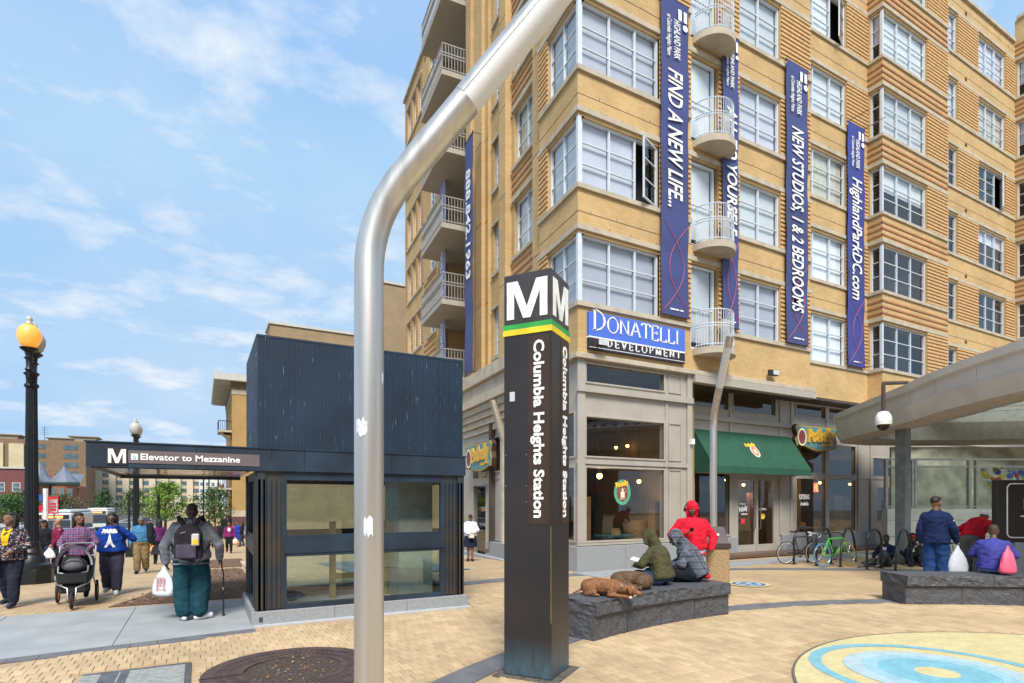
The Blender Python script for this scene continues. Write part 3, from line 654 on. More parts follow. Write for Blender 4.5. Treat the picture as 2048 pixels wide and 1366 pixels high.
# ---- street front
S1, S2_, S3, S4 = 2.31, 9.18, 12.8, 20.8
holes = [(0, 1.72, s, s+WT) for s in SILL]
mb = wall(FL, 0, S1, 5.72, ROOF, holes)
D1 = .35
hl = [h for s in SILL for h in ((3.24, 4.95, s, s+1.9), (6.36, 6.88, s+.1, s+1.9))]
wall(FL, S1, S2_, 5.72, ROOF, hl, d=D1)
mb = MB(FL); mb.quad((S1, 0, 5.72), (S1, D1, 5.72), (S1, D1, ROOF), (S1, 0, ROOF)); mb.build('return_wall', m_brick, bld)
h2 = [h for s in SILL for h in ((14.2, 15.5, s, s+1.9), (17.0, 17.75, s, s+1.9), (18.1, 18.85, s, s+1.9), (19.25, 20.1, s, s+1.9))]
wall(FL, S3, S4, -1.5, ROOF, h2, d=.2)
wall(FL, S2_, S3, 5.72, ROOF, [(10.2, 11.9, s-.1, s+1.9) for s in SILL], d=1.6)
mb = MB(FL)
mb.quad((S2_, D1, 5.72), (S2_, 1.6, 5.72), (S2_, 1.6, ROOF), (S2_, D1, ROOF)); mb.quad((S3, .2, 5.72), (S3, 1.6, 5.72), (S3, 1.6, ROOF), (S3, .2, ROOF)); mb.quad((S4, .2, -2), (S4, 14, -2), (S4, 14, ROOF), (S4, .2, ROOF))
mb.build('return_wall', m_brick, bld)
for k, s in enumerate(SILL):
    window(FL, .12, 1.70, s, s+WT, 2, 3, blind=1.0, bm=m_blind_w)
    mb = MB(FL); mb.box(.005, .115, .005, .115, s, s+WT); mb.build('corner_post', m_frame, bld)
    for (a, b) in ((s-.13, s), (s+1.93, s+2.07)): band(FL, .03, S1+.05, a, b, -.06, .03)
    band(FL, 0.003, S1, s+2.42, s+2.435, -.004, .02, m_joint, 'shelf_joint'); relief(FL, 1.721, S1-.002, s+.002, s+1.928)
    window(FL, 3.26, 4.93, s, s+1.9, 2, 3, d=D1+.1, blind=1.0, bm=m_blind_w); window(FL, 6.38, 6.86, s+.1, s+1.9, 1, 3, d=D1+.1, blind=1.0)
    band(FL, 3.1, 5.1, s-.13, s, D1-.08, D1+.03); band(FL, 3.1, 5.1, s+1.93, s+2.06, D1-.08, D1+.03); band(FL, 6.25, 7.0, s-.02, s+.1, D1-.08, D1+.03); band(FL, 6.25, 7.0, s+1.9, s+2.0, D1-.08, D1+.03)
    courses(FL, 3.05, 5.15, [s+2.35, s+2.6, s+2.85], d=D1)
    window(FL, 10.22, 11.88, s-.1, s+1.9, 2, 2, d=1.66, blind=.8)
    for (a, b, c) in ((14.2, 15.5, 2), (17.0, 17.75, 1), (18.1, 18.85, 1), (19.25, 20.1, 1)):
        window(FL, a+.02, b-.02, s, s+1.9, c, 3, d=.3, blind=.7 if a > 16 else 1.0)
    band(FL, 14.0, 15.7, s-.12, s, .13, .23); band(FL, 16.8, 20.3, s-.12, s, .13, .23); band(FL, 16.8, 20.3, s+1.95, s+2.05, .13, .23)
    for (a, b) in ((17.76, 18.09), (18.86, 19.24), (20.11, 20.6), (16.5, 16.99)): relief(FL, a, b, s+.002, s+1.93, d=.2)
    courses(FL, 12.9, 16.4, [s+2.3, s+2.6, s+2.9], d=.2)
    mb = MB(FL); mb.box(S2_+.25, S3-.05, -.95, 1.6, s-.36, s-.15); bal = mb.build('balcony', m_soffit, bld)
    rl = MB(FL); z0 = s-.15
    for z in (z0+.08, z0+.6, z0+.72, z0+1.1): rl.box(S2_+.28, S3-.08, -.93, -.89, z, z+.04); rl.box(S2_+.28, S2_+.32, -.89, .3, z, z+.04); rl.box(S3-.12, S3-.08, -.89, .2, z, z+.04)
    nb = 26
    for i in range(nb): x = S2_+.3+(S3-S2_-.4)*i/(nb-1); rl.box(x-.012, x+.012, -.922, -.898, z0, z0+1.1)
    for i in range(1, 9): y = -.9+1.2*i/9; rl.box(S2_+.288, S2_+.312, y-.012, y+.012, z0, z0+1.1)
    rl.build('railing', pm('rail_grey', (.30, .29, .275), .5, .3), bal)
for (a, b, d) in ((2.5, 3.0, .1), (5.2, 5.75, .1), (5.75, 6.1, .22), (7.15, 7.5, .22), (7.5, 8.2, .08), (8.6, 9.18, .02), (12.8, 13.3, -.0), (13.3, 13.8, .1)):
    mb = MB(FL); mb.box(a, b, d, .38, 6.6, ROOF-.6); mb.build('pilaster', m_brick, bld)
    for s in SILL:
        mb = MB(FL); mb.box(a, b, d-.004, d+.01, s+2.3, s+2.318); mb.build('shelf_joint', m_joint, bld)
for (a, b, d) in ((-.1, S1+.1, 0), (S1+.1, S2_, D1), (S2_, S3, .1), (S3, S4+.1, .2)): band(FL, a, b, ROOF, ROOF+.16, d-.12, d+.5, name='coping')
mb = MB(FL); mb.box(S2_, S3, -.1, 1.7, ROOF-.4, ROOF-.01); mb.build('loggia_head', m_brick, bld)
# ---- dark rooms behind the glass, roof
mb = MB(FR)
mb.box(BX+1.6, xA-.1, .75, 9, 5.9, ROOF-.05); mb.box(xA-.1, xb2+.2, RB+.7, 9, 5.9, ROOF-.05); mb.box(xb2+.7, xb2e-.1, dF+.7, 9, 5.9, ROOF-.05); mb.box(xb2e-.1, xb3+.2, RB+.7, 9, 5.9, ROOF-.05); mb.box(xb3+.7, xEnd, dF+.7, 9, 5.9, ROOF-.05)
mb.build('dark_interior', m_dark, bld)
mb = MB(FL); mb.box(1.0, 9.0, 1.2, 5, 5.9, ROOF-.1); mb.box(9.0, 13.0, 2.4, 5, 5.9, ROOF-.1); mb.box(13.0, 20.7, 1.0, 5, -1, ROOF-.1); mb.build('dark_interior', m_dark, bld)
mb = MB(); mb.prism([(BX+.4, BY+.4), (xEnd, BY+1.4), (xEnd, BY+22), (BX+2.0, BY+20.6)], ROOF-.04, ROOF-.02); mb.build('roof', m_soffit, bld)
mb = MB(FR); mb.quad((xEnd, 0, 0), (xEnd, 14, 0), (xEnd, 14, ROOF+1), (xEnd, 0, ROOF+1)); mb.build('end_wall', m_brick, bld)
# ================================================================ ground floor shop, plaza side
def store_fill(M, t0, t1, z0, z1, holes, d, rev=.16): return wall(M, t0, t1, z0, z1, holes, d=d, rev=rev, mat=m_store, name='storefront')
def shop_window(M, t0, t1, z0, z1, d, nm='shop_window', glass=None):
    f = MB(M); w_ = .05
    f.box(t0-w_, t0, d-.035, d+.05, z0-w_, z1+w_); f.box(t1, t1+w_, d-.035, d+.05, z0-w_, z1+w_); f.box(t0, t1, d-.035, d+.05, z0-w_, z0); f.box(t0, t1, d-.035, d+.05, z1, z1+w_)
    o = f.build(nm, m_store, bld, bev=.006)
    g = MB(M); g.quad((t0, d+.06, z0), (t1, d+.06, z0), (t1, d+.06, z1), (t0, d+.06, z1)); g.build('glass', glass or m_shop_glass, o); return o
def inset_panel(M, t0, t1, z0, z1, d):
    f = MB(M); w_ = .035
    f.box(t0-w_, t0, d-.03, d, z0-w_, z1+w_); f.box(t1, t1+w_, d-.03, d, z0-w_, z1+w_); f.box(t0, t1, d-.03, d, z0-w_, z0); f.box(t0, t1, d-.03, d, z1, z1+w_); f.build('panel_frame', m_store, bld)
g0, g1 = x_on(1173, BY), x_on(1328, BY); n0, n1 = x_on(1339, BY), x_on(1361, BY)
ZS = ((.80, 2.80), (3.12, 4.18), (5.14, 5.62))
store_fill(FR, BX+.02, xG, .66, 5.72, [(g0, g1, a, b) for a, b in ZS], .02)
for a, b in ZS: shop_window(FR, g0, g1, a, b, .02); inset_panel(FR, n0, n1, a, b, .02)
band(FR, BX-.06, xG, 4.84, 5.0, -.1, .02, m_store, 'ledge'); band(FR, BX-.04, xG, 2.9, 3.02, -.04, .02, m_store, 'ledge'); band(FR, BX-.03, xG, .68, .74, -.05, .02, m_store, 'sill_rail')
for (a, b, c, e) in ((BX-.02, BX+.22, -.05, 5.72), (xG-.2, xG, -.05, 5.72), (x_on(1331, BY), x_on(1335, BY), -.02, 4.84)):
    mb = MB(FR); mb.box(a, b, c, .019, .74, e); mb.build('pier', m_store, bld, bev=.01)
for (a, b) in ((BX-.10, BX+1.55), (BX+1.56, BX+2.75), (BX+2.76, xG)):
    mb = MB(FR); mb.box(a, b, -.12, .3, -.2, .66); mb.build('granite_block', m_granite, bld, bev=.008)
mb = MB(FR); mb.box(BX-.16, xA+.12, -.16, .1, 5.72, 5.86); mb.build('cornice', m_stone, bld, bev=.01)
mb = MB(FR); mb.quad((xG, .1, 5.721), (xA+.1, .1, 5.721), (xA+.1, RB, 5.721), (xG, RB, 5.721)); mb.box(xG, xA+.12, -.16, .1, 5.5, 5.719); mb.build('soffit', m_soffit, bld)
mb = MB(FR); mb.box(xG-.02, xG, .02, RB, 0, 5.7); mb.build('return_panel', m_store, bld)
# recessed part with the entrance
def pxz(px, py, y): return z_at(py, x_on(px, y), y)
X = lambda px: x_on(px, yB)
op = []
op += [(X(1386), X(1456), pxz(1386, 812, yB), pxz(1386, 768, yB)), (X(1466), X(1550), pxz(1466, 822, yB), pxz(1466, 781, yB))]
op += [(X(1388), X(1458), .75, 3.0)]
dx0, dx1 = X(1473), X(1551)
op += [(dx0, dx1, .14, 2.75), (dx0, dx1, 2.9, 3.5)]
for (a, b) in ((1592, 1650), (1657, 1710)): op += [(X(a), X(b), .72, 2.75), (X(a), X(b), 2.98, 4.1), (X(a), X(b), 5.1, 5.55)]
op += [(X(1752), X(1796), .14, 2.6), (X(1745), X(1796), 2.95, 3.7), (X(1805), X(1900), .8, 3.4), (X(1910), X(2020), .8, 3.4)]
store_fill(FR, xG, xEnd, 0, 5.72, op, RB)
for i, h in enumerate(op):
    if h[:2] == (dx0, dx1) and h[2] < 1: continue
    if h[2] < .3: continue
    shop_window(FR, *h, RB)
def double_door(x0, x1, z0, z1, name):
    xm = (x0+x1)/2
    for i, (a, b) in enumerate(((x0, xm-.008), (xm+.008, x1))):
        f = MB(FR); f.box(a, a+.09, RB, RB+.06, z0, z1); f.box(b-.09, b, RB, RB+.06, z0, z1); f.box(a+.09, b-.09, RB, RB+.06, z0, z0+.22); f.box(a+.09, b-.09, RB, RB+.06, z1-.12, z1)
        o = f.build('door', m_store, bld); g = MB(FR); g.quad((a+.09, RB+.03, z0+.22), (b-.09, RB+.03, z0+.22), (b-.09, RB+.03, z1-.12), (a+.09, RB+.03, z1-.12)); g.build('glass', m_shop_glass, o)
        hx = b-.13 if i == 0 else a+.13
        h = MB(FR); h.tube([(hx, RB, z0+.75), (hx, RB-.07, z0+.8), (hx, RB-.07, z0+1.75), (hx, RB, z0+1.8)], .016, 8); h.build('handle', pm('bright_steel', (.6, .6, .6), .25, 1.0), o)
double_door(dx0, dx1, .14, 2.75, 'door'); double_door(X(1752), X(1796), .14, 2.6, 'door')
for (a, b) in ((1560, 1592), (1592, 1655), (1655, 1745)):
    mb = MB(FR); mb.box(X(a)+.01, X(b), RB-.12, RB+.1, -.1, .66); mb.build('granite_block', m_granite, bld, bev=.008)
mb = MB(FR); mb.box(xG, X(1470), RB-.12, RB+.1, -.1, .66); mb.build('granite_block', m_granite, bld, bev=.008)
for px in (1460, 1560, 1582, 1653, 1716, 1741): 
    mb = MB(FR); mb.box(X(px)-.05, X(px)+.05, RB-.05, RB-.001, .67, 5.7); mb.build('mullion', m_store, bld, bev=.006)
band(FR, xG, xEnd, 4.6, 4.75, RB-.09, RB, m_store, 'ledge'); band(FR, xG, xEnd, 2.82, 2.9, RB-.03, RB, m_store, 'ledge')
band(FR, xA+.12, xEnd, 5.72, 5.86, RB-.14, RB+.02, m_stone, 'cornice')
# green awning
aw0, aw1 = X(1384), X(1577); za, zb = pxz(1384, 858, yB), 3.02; yo = .1
aw = MB(FR); n = 24
for i in range(n):
    a, b = aw0+(aw1-aw0)*i/n, aw0+(aw1-aw0)*(i+1)/n
    sg = lambda t: -.015*math.sin(math.pi*(t % 1))
    aw.quad((a, RB-.06, za), (b, RB-.06, za), (b, yo, zb), (a, yo, zb))
    m_ = (a+b)/2
    aw.add([(a, yo, zb), (b, yo, zb), (b, yo-.01, zb-.20), (m_, yo-.01, zb-.25), (a, yo-.01, zb-.20)], [(0,1,2,3,4)])
for x in (aw0, aw1): aw.add([(x, RB-.06, za), (x, yo, zb), (x, yo, zb-.2), (x, RB-.06, zb-.2)], [(0,1,2,3)])
m_green = pm('awning_canvas', (.014, .078, .047), .85, var=.12, scale=2, bump=.1, bscale=200)
awn = aw.build('awning', m_green, bld)
sl = Vector((0, yo-(RB-.06), zb-za)); sl.normalize()
# emblem on the awning: oval with a lettered scroll
xc = (aw0+aw1)/2 - .1; mid = Vector((xc, (RB-.06+yo)/2, (za+zb)/2)); nrm = Vector((0, sl.z, -sl.y)) * (1 if -sl.y > 0 else -1)
FA = FR @ frame(mid + Vector((0, -.006, .006)), (1,0,0), -sl, nrm)
def oval(mb, cx, cy, rx, ry, z, n=28, mi=0): mb.add([(cx+rx*math.cos(2*math.pi*i/n), cy+ry*math.sin(2*math.pi*i/n), z) for i in range(n)], [tuple(range(n))], mi)
mb = MB(FA); oval(mb, .06, -.06, .2, .26, .004); oval(mb, .06, -.06, .16, .21, .008, mi=1); oval(mb, .06, -.08, .07, .1, .012, mi=0); mb.build('emblem', [pm('logo_cream', (.75, .68, .5), .8), pm('logo_salmon', (.62, .2, .12), .8)], awn)
fit_text('Potbelly', FA @ Matrix.Translation((-.3, .1, .014)) @ Matrix.Rotation(R(8), 4, 'Z'), .55, .13, bold=.012).build('lettering', pm('logo_yellow', (.8, .5, .05), .7), awn)
# lettering on the door and windows
m_wt = pm('white_vinyl', (.8, .8, .78), .7); m_rd = pm('red_vinyl', (.6, .04, .04), .7); m_yl = MATS['logo_yellow']
FT = lambda x, z, d: FR @ frame((x, d, z), (1,0,0), (0,0,1), (0,-1,0))
dd = RB-.005
fit_text('Potbelly', FT(dx0+.13, 1.52, dd) @ Matrix.Rotation(R(10), 4, 'Z'), .44, .16, bold=.014).build('door_lettering', m_wt, bld)
fit_text('Welcome to', FT(dx0+.15, 1.78, dd), .3, .06, bold=.004).build('door_lettering', m_wt, bld); fit_text('SANDWICH SHOP', FT(dx0+.24, 1.42, dd), .32, .045, bold=.004).build('door_lettering', m_wt, bld)
mb = MB(FT(dx0+.2, 1.12, dd)); mb.box(0, .22, 0, .16, 0, .004); mb.build('red_notice', m_rd, bld)
xm = (dx0+dx1)/2
mb = MB(FT(xm+.13, 1.58, dd)); mb.box(0, .4, 0, .02, 0, .003); mb.build('white_print', m_wt, bld); mb = MB(FT(xm+.17, 1.62, dd)); mb.box(0, .32, 0, .025, 0, .003); mb.build('white_print', m_wt, bld); mb = MB(FT(xm+.22, 1.25, dd)); oval(mb, .11, .1, .12, .1, .002); mb.build('yellow_notice', m_yl, bld)
fit_text('CATERING', FT(X(1601), 1.98, RB+.05), .62, .17, bold=.008).build('window_lettering', m_wt, bld); fit_text('Available', FT(X(1603), 1.74, RB+.05), .5, .13, bold=.006, shear=.2).build('window_lettering', m_wt, bld)
fit_text('HR', FT(X(1633), 2.28, RB+.1), .28, .3, bold=.02).build('neon_letters', pm('neon_red', (.8, .1, .03), .5, emit=(1, .12, .03), estr=2.5), bld)
# round window sign
sc = (x_on(1248, BY), .07, 2.14); FW = FR @ frame(sc, (1,0,0), (0,0,1), (0,-1,0))
mb = MB(FW); oval(mb, 0, 0, .30, .36, .0, 40); oval(mb, 0, -.02, .20, .24, .006, 40, 1); ws = mb.build('window_emblem', [pm('logo_green', (.08, .33, .2), .7), pm('logo_maroon', (.2, .05, .05), .7)], bld)
mb = MB(FW); mb.box(-.07, .07, -.15, -.02, .01, .016); mb.box(-.085, .085, -.02, .01, .01, .016); mb.box(-.03, .03, .01, .1, .01, .016)
for i in range(-2, 3): mb.tube([(i*.03, -.15, .012), (i*.05, -.22, .012)], .006, 5)
for i in range(7): a = R(20+i*23); mb.tube([(.13*math.cos(a), -.03+.13*math.sin(a), .012), (.17*math.cos(a), -.03+.17*math.sin(a), .012)], .005, 5)
mb.build('stove_mark', MATS['logo_cream'], ws); fit_text('Potbelly', FW @ Matrix.Translation((-.24, .13, .018)) @ Matrix.Rotation(R(12), 4, 'Z'), .46, .13, bold=.012).build('lettering', m_yl, ws)
# ---- shop interior: floor, back wall, ceiling, some furniture seen through the glass
m_wood = pm('oak', (.30, .15, .05), .5, var=.25, scale=3, stretch=(1, 1, .1)); m_wall_in = pm('inner_wall', (.22, .16, .075), .8, var=.2, scale=1)
mb = MB(FR); mb.box(BX+.4, xEnd-.1, .2, 7, .02, .12); mb.build('shop_floor', pm('shop_floor', (.12, .07, .045), .4), bld)
mb = MB(FR); mb.box(BX+.4, xEnd-.1, 6, 6.2, .12, 5.6); mb.box(BX+.4, xEnd-.1, .3, 6.2, 5.6, 5.7); mb.build('shop_wall', pm('shop_wall', (.06, .045, .035), .9, var=.3, scale=.7), bld)
mb = MB(FR); mb.box(X(1592), X(1720), 3.6, 3.7, .12, 5.0); mb.build('ochre_wall', m_wall_in, bld)
for (px, d_, w_, h_, m_) in ((1290, 1.2, .9, 1.15, m_wood), (1316, .6, .28, 1.75, m_wood), (1176, .8, .2, 1.9, m_wood), (1691, 1.5, .5, 2.0, m_wood), (1520, 2.2, .8, 2.1, m_wood), (1400, 2.5, .8, 1.2, m_rd)):
    mb = MB(FR); x = x_on(px, BY+d_); mb.box(x-w_/2, x+w_/2, d_, d_+.3, .12, .12+h_)
    for q in range(1, 4): mb.box(x-w_/2-.006, x+w_/2+.006, d_-.012, d_, .12+h_*q/4-.01, .12+h_*q/4+.01)
    mb.build('cabinet', m_, bld)
def table(px, d_, y0=BY):
    x = x_on(px, y0+d_); d_ = d_+y0-BY; mb = MB(FR); mb.box(x-.55, x+.55, d_-.35, d_+.35, .83, .88); mb.box(x-.05, x+.05, d_-.05, d_+.05, .12, .83); mb.box(x-.25, x+.25, d_-.25, d_+.25, .12, .16); t = mb.build('cafe_table', pm('table_teal', (.04, .11, .11), .4) if y0 == BY else m_wood, bld)
    b = MB(FR); b.box(x-.1, x+.1, d_-.08, d_+.08, .88, 1.02); b.prism([(x-.08, d_-.06), (x+.08, d_-.06), (x+.08, d_+.06), (x-.08, d_+.06)], 1.02, 1.07); b.build('napkin_box', pm('napkin_tan', (.5, .3, .13), .7), t)
table(1232, .9); table(1605, .6, yB); table(1680, 1.6, yB)
m_lamp = pm('lamp_glow', (.9, .5, .15), .5, emit=(1.0, .48, .12), estr=5)
for (px, d_, z, r) in ((1199, .7, 2.62, .085), (1278, 2.0, 2.55, .07), (1255, 3.5, 3.9, .06), (1232, 3.8, 3.85, .06), (1487, 2.6, 2.55, .06), (1452, 2.4, 2.7, .05), (1640, 2.4, 2.7, .06), (1700, 3.0, 2.7, .06)):
    x = x_on(px, BY+d_); mb = MB(FR); mb.ell((x, d_, z), r, 12, 8); o = mb.build('pendant_lamp', m_lamp, bld, smooth='all'); c = MB(FR); c.tube([(x, d_, z+r), (x, d_, 5.6)], .008, 5); c.lathe([(r*.5, 0), (r*.9, -.02), (.02, .06)], (x, d_, z+r), 10); c.build('lamp_cord', m_joint, o)
    if d_ > 3.2: continue
    ld = bpy.data.lights.new('pendant_light', 'POINT'); ld.energy = 11; ld.color = (1, .66, .34); ld.shadow_soft_size = .1; lo_ = bpy.data.objects.new('pendant_light', ld); col.objects.link(lo_); lo_.location = FR @ Vector((x, d_, z-r-.12))
# ---- shop, street side
hs = [(.25, 1.9, .8, 2.8), (.25, 1.9, 3.12, 4.3), (3.1, 4.9, .5, 2.7), (3.1, 4.9, 3.0, 4.3), (6.9, 8.3, -.2, 2.5), (5.3, 6.5, 3.0, 4.2), (6.9, 8.3, 2.8, 3.9)]
store_fill(FL, .02, S3, -1.0, 5.72, hs, .05)
for h in hs: shop_window(FL, *h, .05)
inset_panel(FL, 5.3, 6.5, .5, 2.7, .05)
mb = MB(FL)
for i, (z0, z1, p) in enumerate(((4.5, 4.75, .06), (4.75, 5.0, .14), (5.0, 5.25, .22), (5.25, 5.5, .3), (5.5, 5.8, .42), (5.8, 6.25, .36), (6.25, 6.7, .5))): mb.box(2.35 if i < 5 else 2.3, S2_+.3, -p, .34, z0, z1-.012)
mb.build('stepped_cornice', m_stone, bld, bev=.012)
mb = MB(FL); mb.box(0.0, 2.3, -.14, .05, 5.72, 5.86); mb.box(2.1, 2.5, -.25, .05, .0, 4.5); mb.box(4.95, 5.2, -.1, .05, -.6, 4.5); mb.build('corner_pier', m_stone, bld, bev=.01)
for s_ in (2.42, 4.98): 
    mb = MB(FL); mb.add([(s_, -.1, 4.0), (s_+.2, -.1, 4.0), (s_+.2, -.5, 5.4), (s_, -.5, 5.4), (s_, .0, 5.4), (s_+.2, 0, 5.4), (s_, 0, 4.0), (s_+.2, 0, 4.0)], [(0,1,2,3), (0,3,4,6), (1,7,5,2), (3,2,5,4)]); mb.build('bracket', m_stone, bld)
mb = MB(FL); mb.box(2.3, 6.6, -.12, .05, -.8, .42); mb.build('granite_block', m_granite, bld, bev=.01)
for i in range(3): 
    mb = MB(FL); mb.box(2.35, 9.5, -.9+.3*i, -.12, -.6, -.42+.16*i-.0); mb.build('step', m_conc, bld, bev=.01)
mb = MB(FL); mb.box(.8, S2_, 4.6, 4.7, -.5, 5.6); mb.build('shop_wall', m_wall_in, bld)
# joined far panes
if pane_rest.f:
    o = pane_rest.build('panes', m_glass, bld); o['kind'] = 'stuff'
# ================================================================ banners and signs on the building
m_banner = pm('banner_blue', (.05, .066, .23), .55, c2=(.044, .05, .13), scale=.35, lo=.35, hi=.65, bump=.25, bscale=3); m_blav = pm('banner_lavender', (.34, .36, .62), .6)
m_pink = pm('banner_line', (.6, .07, .12), .6)
def banner(M, t0, t1, z0, z1, text, za, zb_, label, mats=m_banner, d=-.14, cap=.5, head=True, zh=None, lines=True):
    """M: facade frame (along, inward, z); lettering reads downward"""
    w_ = t1-t0; base = M @ Vector(((t0+t1)/2, d, z0))
    b = thing('banner', label, 'banner', base, group='vertical banners on the apartment block')
    mb = MB(M); n = 40
    for i in range(n):
        a, c = z0+(z1-z0)*i/n, z0+(z1-z0)*(i+1)/n; q = lambda z: d-.012*math.sin(z*1.9)-.008*math.sin(z*5.3)
        mb.add([(t0,q(a),a),(t1,q(a)+.01*math.sin(a*3),a),(t1,q(c)+.01*math.sin(c*3),c),(t0,q(c),c)], [(0,1,2,3)])
    mb.build('cloth', mats, b, smooth='all')
    for z in (z0, z1):
        mb = MB(M); mb.tube([(t0-.03, d, z), (t1+.03, d, z)], .018, 6); mb.tube([(t0+.05, d, z), (t0+.05, 0.02, z)], .012, 5); mb.tube([(t1-.05, d, z), (t1-.05, 0.02, z)], .012, 5); mb.build('rod', m_joint, b)
    flip = M.to_3x3().determinant() < 0
    dt = d-.034
    def F(t, z): return M @ frame((t, dt, z), (0,0,-1), (1,0,0), (0,-1,0)) if not flip else M @ frame((t, dt, z), (0,0,-1), (-1,0,0), (0,-1,0))
    bl = t0+w_*.24 if not flip else t1-w_*.24
    if text: fit_text(text, F(bl, za), za-zb_, w_*cap, bold=.013, shear=.15).build('lettering', m_wt, b)
    if head:
        zh_ = zh or z1-.25
        h = MB(F(bl, zh_)); h.box(0, .32, w_*.35, w_*.47, 0, .004); h.box(0, .32, w_*.55, w_*.67, 0, .004); oval(h, .48, w_*.61, w_*.09, w_*.09, .003, 16); h.build('logo_bars', m_wt, b)
        fit_text('HIGHLAND PARK', F(bl, zh_-.36) @ Matrix.Translation((0, w_*.2, 0)), 1.15, w_*.22, bold=.004).build('lettering', m_wt, b); fit_text('at Columbia Heights Metro', F(bl, zh_-.3) @ Matrix.Translation((0, -w_*.05, 0)), 1.2, w_*.15, bold=.002).build('lettering', m_wt, b)
    if lines:
        mb = MB(M)
        for (c0, c1, r_) in ((.1, .9, 1), (1.0, .2, -1)):
            pts = []
            for i in range(15):
                u = i/14; pts.append((t0+w_*(c0+(c1-c0)*math.sin(u*math.pi)*.9), dt+.01, z0+.15+u*min(2.6, (z1-z0)*.35)))
            mb.tube(pts, .008, 4)
        mb.build('red_curve', m_pink, b)
        mb = MB(M); mb.box(t0+w_*.3, t0+w_*.62, dt-.003, dt, z0+.16, z0+.2); mb.box(t0+w_*.66, t0+w_*.78, dt-.003, dt, z0+.16, z0+.2); o_ = mb.build('small_print', m_wt, b); o_['kind'] = 'stuff'
    return b
def bz(px, py, y): return z_at(py, x_on(px, y), y)
yb1 = BY-.14
banner(FR, x_on(1322.5, yb1), x_on(1377, yb1), bz(1350, 632, yb1), bz(1340, -6, yb1), 'FIND A NEW LIFE...', bz(1345, 140, yb1), bz(1350, 418, yb1), 'blue vertical banner reading FIND A NEW LIFE beside the curved balconies', zh=bz(1345, 14, yb1))
banner(FR, x_on(1446, yb1), x_on(1477, yb1), bz(1460, 655, yb1), bz(1460, 70, yb1), 'ALL TO YOURSELF', bz(1460, 215, yb1), bz(1460, 470, yb1), 'blue vertical banner reading ALL TO YOURSELF partly behind the curved balconies', cap=.6, zh=bz(1460, 80, yb1))
banner(FR, x_on(1573, yb1), x_on(1616, yb1), bz(1595, 688, yb1), bz(1595, 130, yb1), 'NEW STUDIOS, 1 & 2 BEDROOMS', bz(1595, 258, yb1), bz(1595, 625, yb1), 'blue vertical banner reading NEW STUDIOS, 1 & 2 BEDROOMS', zh=bz(1595, 142, yb1))
yb4 = yB-.14
banner(FR, x_on(1696, yb4), x_on(1729, yb4), bz(1712, 733, yb4), bz(1712, 250, yb4), 'HighlandParkDC.com', bz(1712, 358, yb4), bz(1712, 600, yb4), 'bright blue vertical banner reading HighlandParkDC.com beside the projecting bay', zh=bz(1712, 262, yb4), d=RB-.14, mats=pm('banner_bright', (.04, .055, .31), .6, c2=(.042, .048, .16), scale=.4), cap=.55)
FLx = frame((BX, BY, 0), LD, LI, (0,0,1))
def s_on(px, d):                     # distance along the street front where column px meets it, d inward
    best = None
    for i in range(0, 2400):
        s = i*.01; p = FL @ Vector((s, d, 0)); Xc = CY*p.x-SY*p.y; Yc = SY*p.x+CY*p.y
        q = abs(1024+1138*Xc/Yc-px)
        if best is None or q < best[0]: best = (q, s, Yc)
    return best[1], best[2]
sA, YA = s_on(946, -.35); sB, YB_ = s_on(930, -.35)
banner(FL, sA, sB, EYE+(1005-742)/1138*YA, EYE+(1005-262)/1138*YA, '888.842.1963', EYE+(1005-325)/1138*YA, EYE+(1005-550)/1138*YA, 'narrow blue banner with the telephone number 888.842.1963 beside the stacked balconies', d=-.35, head=False, lines=False)
sA, YA = s_on(890, -.2); sB, YB_ = s_on(880, -.2)
banner(FL, sA, sB, EYE+(1005-715)/1138*YA, EYE+(1005-340)/1138*YA, 'NEW STUDIOS, 1 & 2 BEDROOMS', EYE+(1005-400)/1138*YA, EYE+(1005-700)/1138*YA, 'pale lavender banner half hidden behind the stacked balconies', mats=m_blav, d=-.2, head=False, lines=False)
# the developer's sign board
sx0, sx1 = x_on(1178, BY-.1), x_on(1370, BY-.1); sz1 = bz(1178, 622, BY-.1); sz0 = bz(1178, 697, BY-.1); szm = sz0+(sz1-sz0)*.33
sg = thing('sign_board', 'blue and black sign board reading DONATELLI DEVELOPMENT above the shop', 'sign', ((sx0+sx1)/2, BY-.1, sz0))
mb = MB(FR); mb.box(sx0, sx1, -.1, -.0, szm+.02, sz1); mb.build('upper_panel', pm('sign_blue', (.065, .15, .60), .5, var=.03), sg)
mb = MB(FR); mb.box(sx0, sx1, -.1, -.0, sz0, szm-.02); mb.build('lower_panel', pm('sign_black', (.02, .02, .035), .5), sg)
mb = MB(FR); mb.box(sx0, sx1, -.104, -.0, szm-.02, szm+.02); mb.box(sx0+.02, sx1-.02, -.104, -.1, sz0+.05, sz0+.065); mb.build('white_rule', m_wt, sg)
